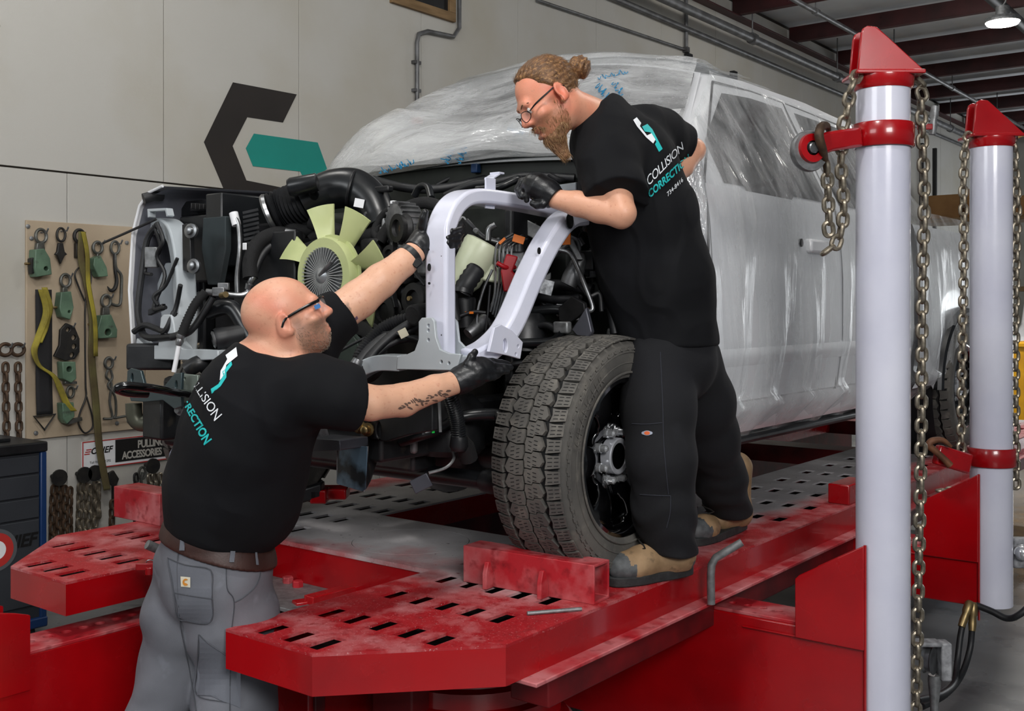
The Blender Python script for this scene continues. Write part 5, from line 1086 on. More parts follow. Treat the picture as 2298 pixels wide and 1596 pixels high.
def boot(parent, heel, toe, name, f_up=None):
    """heel, toe: ground points in world; leather boot with dark cap and ridged sole"""
    heel = np.array(heel, float); toe = np.array(toe, float); d = nrm(toe - heel); n = np.cross(UP, d); Lb = np.linalg.norm(toe - heel); A = np.array([d, n, UP])
    mid = heel + d * Lb * .5; g = heel[2]
    def upper(P):
        q = (P - heel) @ A.T
        b = cone(q, (.05, 0, .065), (.19, 0, .07), .05, .048); b = smin(b, ell(q, (Lb - .09, 0, .052), (.092, .056, .054)), .03); b = smin(b, cone(q, (.068, 0, .08), (.062, 0, .25), .054, .064), .06)
        return smax(b, .022 - q[:, 2], .004) + .0012 * wav(q, 14, 5, 2)
    lo = np.minimum(heel, toe) - .12; hi = np.maximum(heel, toe) + np.array([.12, .12, .34]); lo[2] = g - .02
    tan = mat('tan leather boot', '#a08362', .65, col2='#7e6548', vs=12, bump=.2, bs=90, col3='#5d4a36', vs3=30, vc3=(.6, .75)); cap = mat('dark grey toe cap', '#3f4143', .6, col2='#55585a', vs=40)
    surf_obj(name, upper, lo, hi, .005, tan, parent, mats=[tan, cap], matf=lambda C: (((C - heel) @ d > Lb - .07 + .02 * ((C - heel) @ UP > .07)) | (((C - heel) @ d < .03) & ((C - heel) @ UP < .055))).astype(int))
    sole = []
    for i in range(24):
        a = 2 * math.pi * i / 24; x = Lb * .5 + (Lb * .5 + .008) * math.copysign(abs(math.cos(a)) ** .75, math.cos(a)); y = (.046 + .008 * (x / Lb)) * math.copysign(abs(math.sin(a)) ** .7, math.sin(a)) * (1.06 if x > Lb * .55 else .9); sole.append((x, y))
    MB().plate(sole, o=heel + UP * .032, u=d, v=n, th=.031).build('boot_sole', mat('dark boot sole', '#1b1c1d', .7, col2='#2a2b2c', vs=30, bump=.5, bs=60), parent, bevel=.004)
    lace = [heel + d * (Lb - .10 - .018 * i) + UP * (.098 + .016 * i) + n * (.03 if i % 2 else -.03) for i in range(5)]
    MB().tube(lace, .003, 6, smooth=3).build('boot_lace', mat('dark lace', '#1d1916', .8), parent)
def tint_fn(H, base, face, beard=None, bz=-.03):
    base = np.array(lin(base)[:3]); face = np.array(lin(face)[:3])
    def fn(V):
        l = H.L(V); c = np.tile(base, (len(V), 1)); near = np.linalg.norm(l - np.array([0, .01, 0]), axis=1)
        w = np.clip((.17 - near) / .05, 0, 1) * (.55 + .45 * np.clip(wav(V, 9, 3, 2), -1, 1)); w = np.clip(w, 0, 1); c = c + (face - c) * w[:, None]
        nose = np.exp(-(((l - np.array([0, .105, -.02])) / .03) ** 2).sum(1)); c = c * (1 - .12 * nose[:, None] * np.array([0, 1, 1]))
        ear = np.exp(-(((np.abs(l) - np.array([.08, .0, .0])) / np.array([.02, .04, .05])) ** 2).sum(1)); c = c * (1 - .18 * ear[:, None] * np.array([0, 1, 1]))
        lips = np.exp(-(((l - np.array([0, .09, -.066])) / np.array([.022, .012, .011])) ** 2).sum(1)); c = c * (1 - .3 * lips[:, None] * np.array([.3, 1, .9]))
        if beard is not None:
            b = np.array(lin(beard)[:3]); lower = np.clip((bz - .55 * np.clip(-.0 + (.05 - l[:, 1]), 0, .1) * 0 - l[:, 2]) / .012, 0, 1) * np.clip((l[:, 1] + .005) / .015, 0, 1) * np.clip((near < .19) * 1., 0, 1) * np.clip((l[:, 2] + .125) / .02, 0, 1)
            mst = np.exp(-(((l - np.array([0, .092, -.049])) / np.array([.028, .02, .009])) ** 2).sum(1)); side = np.clip((l[:, 1] - .0) / .01, 0, 1) * np.clip((.022 - np.abs(l[:, 1] - .012)) / .01, 0, 1) * np.clip((.01 - l[:, 2]) / .02, 0, 1) * np.clip((l[:, 2] + .06) / .02, 0, 1)
            w = np.clip(np.maximum(np.maximum(lower * np.clip((1 - lips * 1.5), 0, 1), mst), side * .7) * (.8 + .12 * wav(V, 160, 9, 3)), 0, 1); c = c + (b - c) * w[:, None] * .8
        return np.clip(c, 0, 1)
    return fn
def eyes(H, parent):
    for s in (-1, 1):
        c = H.W((s * .031, .0795, .0)); MB().ball(c, .0118 * H.s).build('eye', mat('eye white', '#d8d2cc', .2), parent)
        MB().ball(H.W((s * .031, .0885, -.001)), .0048 * H.s).build('iris', mat('iris', '#2f3b40', .15), parent)
# ================================================================ worker in grey trousers, standing on the floor
H1 = Head(at(644, 716, 3.03), cd(.87, .20, .40), cd(-.36, -.1, .92), 1.06)
p1 = empty('person', tuple(at(490, 1968, 3.12) * np.array([1, 1, 0])), 'bald bearded worker in black shirt and grey trousers reaching up to hold the white frame', 'person', 'workers fitting the frame')
arm_r1 = [(665, 868, 2.99, .08), (745, 882, 2.96, .062), (832, 905, 3.0, .048), (905, 898, 3.08, .047), (975, 872, 3.15, .039), (1030, 856, 3.2, .034)]
arm_l1 = [(680, 815, 3.18, .075), (745, 714, 3.2, .06), (805, 672, 3.24, .057), (855, 630, 3.27, .052), (905, 590, 3.31, .042), (945, 553, 3.345, .033)]
leg_r1 = [(503, 1285, 3.12, .105), (520, 1400, 3.14, .108), (530, 1560, 3.16, .094), (535, 1750, 3.17, .072), (540, 1900, 3.18, .058)]
leg_l1 = [(452, 1285, 3.14, .10), (418, 1370, 3.17, .092), (388, 1500, 3.19, .076), (345, 1640, 3.2, .066), (290, 1880, 3.2, .05)]
tor1 = [(480, 1215, 3.12, .130), (515, 1090, 3.11, .15), (562, 965, 3.08, .165), (602, 868, 3.07, .15), (635, 812, 3.06, .085)]
neck1 = [(628, 770, 3.045, .075), (622, 800, 3.05, .082)]
def body1(P):
    d = head_sdf(H1.L(P)) * H1.s; n = cone(P, H1.W((0, -.025, -.05)), at(622, 800, 3.05), .07, .084); d = smin(d, n, .035)
    for c, k in ((tor1, .04), (arm_r1, .012), (arm_l1, .012), (leg_r1, .04), (leg_l1, .04)): d = smin(d, seg(P, c, k), .03)
    return d
allp = tor1 + arm_r1 + arm_l1 + leg_r1 + leg_l1 + [(634, 722, 3.03, .1)]
lo, hi = bounds(allp, .2); lo[2] = .04
surf_obj('body', body1, lo, hi, .0048, m_skin, p1, color=tint_fn(H1, '#dba98c', '#d98c72', '#6a5545', -.024))
eyes(H1, p1)
def shirt1_core(P):
    t = seg(P, [(478, 1225, 3.12, .142), (508, 1100, 3.11, .166), (552, 985, 3.08, .176), (590, 892, 3.06, .168), (618, 832, 3.05, .108), (618, 800, 3.05, .088)], .05)
    a = seg(P, [(650, 890, 3.0, .11), (705, 878, 2.97, .096), (765, 890, 2.965, .088), (830, 914, 3.0, .083)], .03); b = seg(P, [(640, 855, 3.14, .09), (690, 800, 3.19, .075), (745, 718, 3.21, .072), (800, 680, 3.24, .072)], .03)
    t = smin(t, ell(P, at(585, 1100, 3.10), (.12, .12, .16)), .06)
    return smax(t, plane(P, at(617, 808, 3.04), cd(.42, .1, .90)), .01), a, b
def fold(P, amp=.006, seed=11):
    q = P @ np.array([RT, FW, UP]).T; r = 1 - np.abs(wav(q * np.array([1.2, 1.2, .7]), 3.4, seed + 2, 2)); return amp * (wav(q * np.array([1.5, 1.5, .6]), 2.4, seed, 2) * .6 + wav(q, 6, seed + 1, 2) * .25 - np.clip(r - .55, 0, 1) * 1.2)
def shirt1(P):
    t, a, b = shirt1_core(P)
    a = smax(a, plane(P, at(802, 904, 2.98), at(875, 893, 3.03) - at(765, 882, 2.965)), .006); b = smax(b, plane(P, at(772, 697, 3.22), at(805, 672, 3.24) - at(745, 716, 3.2)), .006)
    d = smin(smin(t, a, .05), b, .04) + fold(P, .008); hem = plane(P, at(485, 1212, 3.1), cd(-.34, 0, -1)); return smax(d, hem, .012)
lo, hi = bounds([(380, 1250, 3.1), (840, 660, 3.1), (640, 700, 2.85), (640, 900, 3.35)], .22)
surf_obj('shirt', shirt1, lo, hi, .006, m_shirt, p1)
# collar ring and cuffs
def hips1(P):
    d = seg(P, [(478, 1215, 3.12, .143), (478, 1290, 3.12, .155)], .04); r = seg(P, [(503, 1275, 3.12, .142), (520, 1400, 3.14, .124), (528, 1560, 3.16, .112), (532, 1750, 3.17, .102), (536, 1920, 3.18, .10)], .05)
    l = seg(P, [(445, 1275, 3.15, .130), (418, 1370, 3.17, .110), (388, 1500, 3.19, .092), (345, 1640, 3.2, .088), (290, 1900, 3.2, .09)], .05)
    return smin(smin(d, r, .03), l, .014)
def pants1(P):
    q = P @ np.array([RT, FW, UP]).T; d = hips1(P) + .009 * wav(q * np.array([.8, .8, 1.7]), 3.2, 21, 3) * np.clip((1.02 - P[:, 2]) / .3, .2, 1)
    return smax(smax(d, plane(P, at(485, 1192, 3.1), cd(.30, 0, 1)), .01), .05 - P[:, 2], .01)
lo, hi = bounds([(250, 1950, 3.0), (620, 1180, 3.1), (520, 1500, 3.34), (420, 1400, 2.9)], .12); lo[2] = .03
surf_obj('trousers', pants1, lo, hi, .006, m_gpants, p1)
def belt1(P):
    d = hips1(P) - .009; o = at(485, 1219, 3.1); n = cd(.30, 0, 1); return smax(d, np.abs(plane(P, o, n)) - .024, .004)
lo, hi = bounds([(370, 1260, 3.1), (610, 1170, 3.1), (490, 1200, 2.9), (490, 1200, 3.35)], .06); surf_obj('belt', belt1, lo, hi, .005, m_belt, p1)
m_pocket = mat('grey pocket canvas', '#62646b', .9, col2='#6d7078', vs=6, bump=.12, bs=420, spec=.2)
for a, b, w in (((412, 1176), (408, 1236), 12), ((526, 1208), (520, 1262), 11), ((574, 1228), (578, 1268), 6)):
    poly_decal('belt_loop', lambda P: np.minimum(belt1(P), hips1(P)), [(a[0] - w / 2, a[1]), (a[0] + w / 2, a[1]), (b[0] + w / 2, b[1]), (b[0] - w / 2, b[1])], m_pocket, p1, 2.7, .004)
m_stitch = mat('grey stitch', '#4a4c52', .9); m_pocket = mat('grey pocket canvas', '#6d6f76', .85, col2='#7d8088', vs=6, bump=.12, bs=420)
pk = [(376, 1252), (415, 1268), (473, 1280), (476, 1330), (478, 1380), (470, 1398), (450, 1400), (420, 1394), (398, 1386), (390, 1330)]
poly_decal('back_pocket', pants1, pk, m_pocket, p1, 2.7, .003, 16)
for q in (pk + pk[:1], [(392, 1331), (430, 1338), (478, 1345)]): stitch('pocket_seam', pants1, q, m_stitch, p1, 2.7, .0016, .004, 4)
sp_ = [(446, 1425), (470, 1445), (508, 1470), (540, 1490), (540, 1590), (508, 1577), (442, 1560), (443, 1500)]
poly_decal('side_pocket', pants1, sp_, m_pocket, p1, 2.7, .003, 14)
for q in ([(446, 1425), (443, 1500), (442, 1560), (508, 1577)], [(446, 1425), (470, 1447), (508, 1472)], [(508, 1255), (510, 1320), (526, 1352), (518, 1440), (516, 1596)], [(578, 1262), (585, 1285), (575, 1315), (548, 1340), (528, 1352)], [(400, 1240), (398, 1290), (405, 1400), (425, 1500), (440, 1596)]): stitch('trouser_seam', pants1, q, m_stitch, p1, 2.7, .0016, .002, 6)
poly_decal('label_patch', pants1, [(405, 1294), (427, 1296), (427, 1319), (406, 1317)], mat('cream label', '#c9c2ae', .7), p1, 2.7, .006, 4)
a_ = [(416.5 + 7 * math.cos(t), 1307 + 8 * math.sin(t)) for t in np.linspace(-.7, -5.6, 14)] + [(416.5 + 3 * math.cos(t), 1306 + 3.2 * math.sin(t)) for t in np.linspace(-5.0, -1.1, 8)]
poly_decal('label_mark', pants1, a_, mat('ochre mark', '#c07a1e', .6), p1, 2.7, .0075, 6)
# print on the back
poly_decal('print_white', shirt1, [(530, 779), (533, 799), (508, 819), (504, 841), (493, 854), (495, 832), (510, 806), (506, 797)], m_wprint, p1, 2.6)
poly_decal('print_teal', shirt1, [(519, 810), (521, 819), (508, 836), (508, 847), (495, 867), (475, 884), (473, 873), (490, 862), (501, 843), (499, 834)], m_teal2, p1, 2.6)
text_decal('print_text', shirt1, 'COLLISION', (453, 884), (.56, .86), (.72, -.62), 27, m_wprint, p1, 2.6, taper=.35, space=.95)
text_decal('print_text', shirt1, 'CORRECTION', (431, 930), (.48, .88), (.78, -.58), 23, m_teal2, p1, 2.6, bold=.03, taper=.35)
# glasses, watch, gloves, tattoos
gl = empty('safety_glasses', tuple(H1.W((0, .1, 0))), parent=p1)
for s in (-1, 1):
    MB().tube([H1.W(l) for l in ((s * .083, -.022, -.012), (s * .084, -.005, .004), (s * .080, .03, .010), (s * .070, .07, .013), (s * .052, .093, .013))], [.003 * 1.1, .0036, .0042, .0048, .0045], 8, smooth=5).build('temple', m_frame, gl)
    MB().tube([H1.W(l) for l in ((s * .055, .092, .015), (s * .033, .106, .018), (s * .006, .11, .012))], .003, 8, smooth=4).build('brow_bar', m_frame, gl)
    G = [[H1.W((s * (.008 + .047 * i / 6), .110 - .022 * (i / 6) ** 2, .016 - .036 * j / 4)) for i in range(7)] for j in range(5)]
    MB().grid(G).build('lens', m_lens, gl)
MB().obox(H1.W((.066, .083, .0)), (H1.F, H1.U, H1.R), (.008, .006, .001)).build('lens_mark', mat('blue mark', '#2a6fb0', .4), gl)
wt = empty('wristwatch', tuple(at(930, 568, 3.33)), parent=p1); wd = nrm(at(945, 553, 3.345) - at(905, 590, 3.31))
MB().lathe([(-.012, .037), (-.009, .041), (.009, .041), (.012, .037)], at(921, 575, 3.322), wd, 24, caps=False).build('strap', m_black, wt)
MB().obox(at(936, 590, 3.29), (wd, np.cross(wd, -FW), -FW), (.016, .014, .006)).build('watch_case', m_frame, wt, bevel=.004)
def glove(name, parent, palm, fingers, thumb, cuff, k=.007, h=.0026):
    f = lambda P: np.minimum(hand_sdf(P, palm, fingers, thumb, k), 9) + .0008 * wav(P, 30, 3, 2)
    lo, hi = bounds(palm + sum(fingers, []) + thumb, .06); surf_obj(name, lambda P: smax(f(P), plane(P, at(*cuff[0]), cuff[1]), .003), lo, hi, h, m_glove, parent)
# right hand under the free end of the apron
glove('glove', p1, [(1016, 862, 3.19, .039), (1040, 850, 3.205, .041), (1068, 834, 3.215, .043), (1085, 828, 3.22, .036)],
      [[(1082, 812, 3.235, .0125), (1105, 812, 3.25, .0115), (1125, 815, 3.27, .0105), (1140, 818, 3.285, .009)], [(1084, 822, 3.22, .0125), (1108, 822, 3.235, .012), (1130, 824, 3.25, .0105), (1146, 825, 3.27, .009)],
       [(1082, 834, 3.205, .0125), (1104, 835, 3.215, .0115), (1124, 834, 3.23, .0105), (1138, 833, 3.25, .009)], [(1076, 845, 3.195, .0115), (1094, 848, 3.2, .0105), (1108, 847, 3.215, .0095), (1118, 843, 3.23, .008)]],
      [(1040, 838, 3.20, .018), (1050, 818, 3.19, .0145), (1058, 802, 3.19, .0125), (1066, 790, 3.20, .010)], ((1019, 861, 3.19), at(1016, 862, 3.19) - at(1040, 850, 3.205)))
# left hand round the front leg: palm behind it, finger ends on the inner side
glove('glove', p1, [(926, 570, 3.33, .041), (946, 548, 3.355, .040), (960, 520, 3.40, .042)],
      [[(968, 502, 3.42, .0125), (1005, 502, 3.46, .0125), (1034, 506, 3.41, .012), (1030, 514, 3.345, .0115), (1012, 519, 3.305, .0105)], [(970, 515, 3.42, .0125), (1005, 517, 3.46, .0125), (1034, 522, 3.40, .012), (1028, 530, 3.335, .0115), (1004, 533, 3.295, .0105)],
       [(970, 528, 3.41, .012), (1003, 533, 3.45, .012), (1031, 537, 3.39, .0115), (1025, 543, 3.33, .011), (1005, 545, 3.295, .010)], [(966, 540, 3.39, .011), (1000, 547, 3.43, .011), (1026, 550, 3.38, .0105), (1020, 554, 3.325, .010), (1008, 554, 3.30, .009)]],
      [(950, 532, 3.36, .018), (948, 508, 3.34, .0145), (950, 490, 3.325, .0125), (954, 476, 3.32, .0105)], ((931, 565, 3.335), at(926, 570, 3.33) - at(946, 548, 3.355)))
m_tat = mat('tattoo ink', '#6a5348', .6)
for k in range(34):
    f_ = k / 34; x = 898 + f_ * 112 + random.uniform(-3, 3); y = 918 - f_ * 36 + random.uniform(-11, 8); a_ = random.uniform(-.9, .9); w_ = random.uniform(4, 8); h_ = random.uniform(1.1, 2.2)
    L_ = [(-1, -.4), (-.3, -1), (.5, -.6), (1, .2), (.4, .5), (-.4, .2)]
    poly_decal('tattoo', body1, [(x + p * w_ * math.cos(a_) - q * h_ * 2 * math.sin(a_), y + p * w_ * math.sin(a_) + q * h_ * 2 * math.cos(a_)) for p, q in L_], m_tat, p1, 2.7, .0006, 3)
for k in range(4): poly_decal('tattoo', body1, [(760 + k * 11, 738 - k * 7), (768 + k * 11, 730 - k * 7), (771 + k * 11, 736 - k * 7), (764 + k * 11, 743 - k * 7)], mat('purple tattoo ink', '#6d5468', .6), p1, 2.8, .0006, 3)
for a, b in (((536, 1968, 3.18), (620, 1968, 3.3)), ((285, 1935, 3.2), (370, 1935, 3.31))):
    h = at(*a); t = at(*b); h[2] = t[2] = 0; t = h + nrm(t - h) * .30; boot(p1, h - nrm(t - h) * .05, t, 'boot')
# ================================================================ worker with ponytail, standing on the rack deck
H2 = Head(at(1231, 222, 3.43), cd(-.78, -.27, -.56), cd(-.55, -.06, .83), 1.06)
p2 = empty('person', tuple(at(1520, 1290, 3.7) * np.array([1, 1, 0]) + UP * DZ), 'ponytailed worker with glasses and beard in black clothes leaning over from the rack deck', 'person', 'workers fitting the frame')
p2['label'] = 'ponytailed worker with glasses and beard in black clothes leaning over from the rack deck'
arm_l2 = [(1358, 325, 3.48, .08), (1372, 400, 3.41, .058), (1398, 478, 3.335, .040), (1394, 485, 3.34, .038), (1345, 470, 3.37, .042), (1295, 457, 3.39, .039), (1248, 447, 3.41, .031)]
arm_r2 = [(1465, 310, 3.74, .07), (1520, 325, 3.82, .05), (1556, 337, 3.85, .042), (1530, 372, 3.80, .042), (1490, 410, 3.72, .034)]
leg_l2 = [(1478, 800, 3.62, .115), (1470, 920, 3.56, .098), (1478, 1030, 3.50, .078), (1492, 1140, 3.52, .065), (1518, 1245, 3.54, .038)]
leg_r2 = [(1540, 800, 3.78, .115), (1570, 900, 3.88, .095), (1590, 980, 3.98, .076), (1622, 1070, 4.12, .06), (1648, 1130, 4.26, .036)]
tor2 = [(1506, 775, 3.69, .135), (1476, 620, 3.66, .145), (1432, 450, 3.63, .155), (1400, 350, 3.6, .14), (1362, 285, 3.57, .08)]
def body2(P):
    d = head_sdf(H2.L(P), 1.) * H2.s; d = smin(d, cone(P, H2.W((0, -.035, -.045)), at(1352, 275, 3.56), .060, .068), .03)
    for c, k in ((tor2, .04), (arm_l2, .012), (arm_r2, .012), (leg_l2, .04), (leg_r2, .04)): d = smin(d, seg(P, c, k), .02)
    return d
lo, hi = bounds(tor2 + arm_l2 + arm_r2 + leg_l2 + leg_r2 + [(1231, 222, 3.43, .1)], .19); lo[2] = DZ + .02
surf_obj('body', body2, lo, hi, .0048, m_skin, p2, color=tint_fn(H2, '#d9a184', '#dc8569', '#8a5f40', -.03))
eyes(H2, p2)
def shirt2(P):
    t = seg(P, [(1502, 770, 3.69, .168), (1470, 620, 3.66, .178), (1438, 480, 3.63, .175), (1410, 375, 3.6, .160), (1372, 295, 3.57, .098), (1352, 262, 3.56, .078)], .05)
    a = seg(P, [(1362, 320, 3.50, .112), (1368, 372, 3.43, .098), (1382, 430, 3.38, .094), (1398, 480, 3.35, .096)], .03); b = seg(P, [(1440, 310, 3.70, .11), (1480, 312, 3.76, .10), (1515, 322, 3.82, .078), (1550, 340, 3.87, .076)], .03)
    t = smax(t, plane(P, at(1338, 252, 3.55), cd(-.72, -.05, .62)), .008)
    a = smax(a, plane(P, at(1380, 446, 3.37), at(1384, 500, 3.30) - at(1366, 372, 3.43)), .006); b = smax(b, plane(P, at(1528, 338, 3.84), at(1556, 350, 3.87) - at(1500, 318, 3.80)), .006)
    d = smin(smin(t, a, .045), b, .04) + fold(P, .011, 31); return smax(d, plane(P, at(1500, 778, 3.65), cd(.02, 0, -1)), .012)
lo, hi = bounds([(1290, 800, 3.6), (1620, 240, 3.6), (1420, 400, 3.3), (1480, 400, 4.0)], .18); surf_obj('shirt', shirt2, lo, hi, .006, m_shirt2, p2)
def pants2(P):
    q = P @ np.array([RT, FW, UP]).T
    d = seg(P, [(1506, 745, 3.69, .145), (1508, 810, 3.69, .155)], .04); l = seg(P, [(1480, 810, 3.62, .128), (1478, 920, 3.56, .116), (1486, 1030, 3.51, .106), (1492, 1140, 3.52, .094), (1506, 1235, 3.54, .088)], .05)
    r = seg(P, [(1540, 810, 3.78, .124), (1574, 900, 3.88, .112), (1592, 980, 3.98, .102), (1615, 1070, 4.12, .092), (1634, 1140, 4.23, .090)], .05)
    low = np.clip((1.15 - P[:, 2]) / .25, 0, 1); d = smin(smin(d, l, .025), r, .025) + .007 * wav(q * np.array([.8, .8, 1.7]), 3, 41, 2) * (.3 + low) + low * .003 * np.sin(P[:, 2] * 70 + 6 * wav(q, 2.5, 5, 2))
    return smax(d, DZ + .075 - P[:, 2] + .02 * wav(q, 3, 9, 1), .008)
lo, hi = bounds([(1380, 1300, 3.5), (1700, 730, 3.9), (1480, 900, 3.3), (1600, 1000, 4.3)], .1); lo[2] = DZ + .02; surf_obj('trousers', pants2, lo, hi, .006, m_npants, p2)
m_stitch2 = mat('dark stitch', '#2b2d35', .9)
for q in ([(1482, 790), (1487, 900), (1490, 1000), (1500, 1110)], [(1418, 951), (1450, 952), (1486, 949)], [(1436, 1110), (1470, 1112), (1505, 1113)], [(1505, 1113), (1504, 1150), (1496, 1185)]): stitch('trouser_seam', pants2, q, m_stitch2, p2, 3.0, .0016, .001, 5)
e_ = [(1452 + 10 * math.cos(t) * (1 + .25 * (abs(math.cos(t)) > .85)), 972 + 5.5 * math.sin(t)) for t in np.linspace(0, 6.28, 25)[:-1]]
poly_decal('label_patch', pants2, e_, mat('grey blue label', '#9aa0b0', .6), p2, 3.0, .002, 5); poly_decal('label_mark', pants2, [(1452 + 6.5 * math.cos(t), 972 + 4.2 * math.sin(t)) for t in np.linspace(0, 6.28, 17)[:-1]], mat('orange mark', '#d2602a', .6), p2, 3.0, .0032, 4)
poly_decal('print_white', shirt2, [(1421, 269), (1429, 263), (1439, 276), (1436, 283), (1452, 304), (1462, 299), (1471, 313), (1466, 322), (1450, 308), (1430, 284)], m_wprint, p2, 3.1)
poly_decal('print_teal', shirt2, [(1441, 284), (1453, 278), (1464, 290), (1487, 334), (1479, 341), (1470, 324), (1473, 318), (1460, 297), (1447, 295)], m_teal2, p2, 3.1)
text_decal('print_text', shirt2, 'COLLISION', (1493, 368), (.60, -.62), (-.22, -.95), 29, m_wprint, p2, 3.1, taper=-.1, space=.9)
text_decal('print_text', shirt2, 'CORRECTION', (1502, 396), (.60, -.55), (-.24, -.95), 24, m_teal2, p2, 3.1, bold=.03)
text_decal('print_text', shirt2, '734-8416', (1515, 420), (.66, -.66), (-.24, -.95), 14, m_wprint, p2, 3.1)
# hair, bun, beard, brows, spectacles
def hair2(P):
    l = H2.L(P); d = ell(l, (0, -.014, .036), (.0805, .102, .090)) + .0012 * np.sin(l[:, 0] * 420 + 5 * wav(l, 8, 3, 2)) + .001 * np.sin(l[:, 2] * 380 + 4 * wav(l, 9, 4, 1))
    hl = l[:, 1] - (.056 - .62 * np.clip(np.abs(l[:, 0]) - .02, 0, .06)) + np.clip(.05 - l[:, 2], 0, .1) * .75          # receding hairline
    d = smax(d, hl, .006); d = smax(d, -(l[:, 2] + .012 + .9 * np.clip(-.03 - l[:, 1], 0, .06)), .006); ear = ell(l, (0, -.012, -.008), (.12, .026, .036)); d = smax(d, -ear, .006)
    b = ell(l, (0, -.142, .028), (.036, .036, .036)) + .0022 * np.sin(l[:, 2] * 330 + l[:, 1] * 160 + 6 * wav(l, 6, 8, 2)); b = smin(b, cone(l, (0, -.1, .036), (0, -.125, .032), .02, .018), .012)
    return smin(d, b, .006) * H2.s
lo = H2.o - .24; hi = H2.o + .24; surf_obj('hair', hair2, lo, hi, .0032, m_hair, p2)
MB().lathe([(-.006, .021), (0, .025), (.006, .021)], H2.W((0, -.112, .034)), -H2.F * 1. + H2.U * -.1, 18, caps=False).build('hair_tie', m_black, p2)
def beard2(P):
    l = H2.L(P); n = .0015 * wav(l * np.array([1, 1, .35]), 26, 5, 2) + .001 * np.sin(l[:, 0] * 600 + 4 * wav(l, 7, 2, 1))
    d = ell(l, (0, .052, -.105), (.036, .030, .026)); d = smin(d, cone(l, (0, .056, -.112), (0, .060, -.165), .030, .016), .02)
    for s in (-1, 1): d = smin(d, cone(l, (s * .042, .03, -.088), (s * .022, .05, -.10), .012, .018), .018); d = smin(d, cone(l, (s * .010, .093, -.050), (s * .029, .079, -.066), .0035, .0035), .006)
    d = smax(d, -ell(l, (0, .1, -.067), (.022, .03, .012)), .004); return (d + n) * H2.s
surf_obj('beard', beard2, lo, hi, .0030, m_beard, p2)
def strands(name, f, region, n, length, rad, flow, m, parent, seed=3, lift=.0012, drop=.004, H2=H2):
    r = np.random.default_rng(seed); P = H2.o + r.uniform(-.19, .19, (n * 26, 3)); d = f(P); P = P[np.abs(d) < .02]; g = grad(f, P); P = P - g * f(P)[:, None]; g = grad(f, P); l = H2.L(P)
    ok = region(l) & (np.abs(f(P)) < .002); P, g, l = P[ok][:n], g[ok][:n], l[ok][:n]; mb = MB()
    for p, k, q in zip(P, g, l):
        fl = flow(q) @ H2.A; fl = nrm(fl - k * (fl @ k) + r.normal(size=3) * (.10 if drop else .03)); L0 = 1; L = length * r.uniform(.5, 1.2)
        mb.tube([p - k * .001, p + fl * L * .35 + k * lift, p + fl * L * .7 + k * lift * .6, p + fl * L + k * lift * r.uniform(-2.5, 1.5) - UP * drop], [rad, rad, rad * .8, rad * .3], 3)
    return tag(mb.build(name, m, parent), kind='stuff')
m_strand = mat('light beard hair', '#a8845c', .6, col2='#7b5836', vs=150); m_strand2 = mat('light head hair', '#7c5a38', .5, col2='#5b3f26', vs=120)
strands('beard_hairs', beard2, lambda l: l[:, 2] < 0, 2600, .02, .00042, lambda q: np.array([q[0] * 2, .22, -1.]), m_strand, p2, 3, .0012, .001)
strands('cheek_hairs', body2, lambda l: (l[:, 2] < -.012) & (l[:, 2] > -.12) & (l[:, 1] > -.004) & (l[:, 1] < .085 + l[:, 2] * .3 + np.clip(-.075 - l[:, 2], 0, .1) * 3) & (np.abs(l[:, 0]) > .02) & ((l[:, 2] < -.05) | (l[:, 1] < .018)), 2200, .013, .00042, lambda q: np.array([q[0] * 2, .35, -1.]), m_strand, p2, 8, .0016, .0008)
strands('head_hairs', hair2, lambda l: (l[:, 1] > -.10), 1800, .024, .00045, lambda q: np.array([0, -1., -.1]), m_strand2, p2, 5, .0006, 0)
strands('bun_hairs', hair2, lambda l: (l[:, 1] < -.118), 500, .02, .00045, lambda q: np.array([q[2] - .03, .3, -q[0]]) * 20 + np.array([0, -.3, -.3]), m_strand2, p2, 6, .0008, 0)
strands('stubble_hairs', body1, lambda l: (l[:, 2] < -.03) & (l[:, 2] > -.125) & (l[:, 1] > .0) & ((l[:, 2] < -.045) | (l[:, 1] < .03)) & (np.abs(l[:, 0]) < .075) & ((np.abs(l[:, 2] + .066) > .012) | (np.abs(l[:, 0]) > .024)), 2600, .007, .0003, lambda q: np.array([q[0] * 2, .5, -1.]), mat('greying stubble', '#7d6652', .7, col2='#a99c8c', vs=140), p1, 11, .0018, .0004, H1)
for s in (-1, 1): MB().tube([H2.W(l) for l in ((s * .012, .097, .018), (s * .03, .093, .024), (s * .048, .08, .019))], [.0018, .0026, .0012], 8, smooth=3).build('eyebrow', m_hair, p2)
gl = empty('spectacles', tuple(H2.W((0, .11, 0))), parent=p2)
for s in (-1, 1):
    ring = [H2.W((s * (.032 + .024 * math.cos(a) * 1.), .110 - .012 * abs(math.cos(a)) * (math.cos(a) > 0), -.010 + .0155 * math.sin(a))) for a in np.linspace(0, 6.28, 21)[:-1]]
    MB().tube(ring, .0013, 6, closed=True).build('rim', m_frame, gl); MB().add(ring, [tuple(range(20))]).build('lens', m_lens, gl)
    MB().tube([H2.W(l) for l in ((s * .057, .096, -.004), (s * .068, .07, .004), (s * .077, .03, .01), (s * .082, -.01, .014), (s * .081, -.03, .0))], [.0016, .003, .0028, .002, .0018], 8, smooth=4).build('temple', m_frame, gl)
MB().tube([H2.W(l) for l in ((-.01, .112, -.004), (0, .117, -.002), (.01, .112, -.004))], .0014, 6, smooth=3).build('bridge', m_steel, gl)
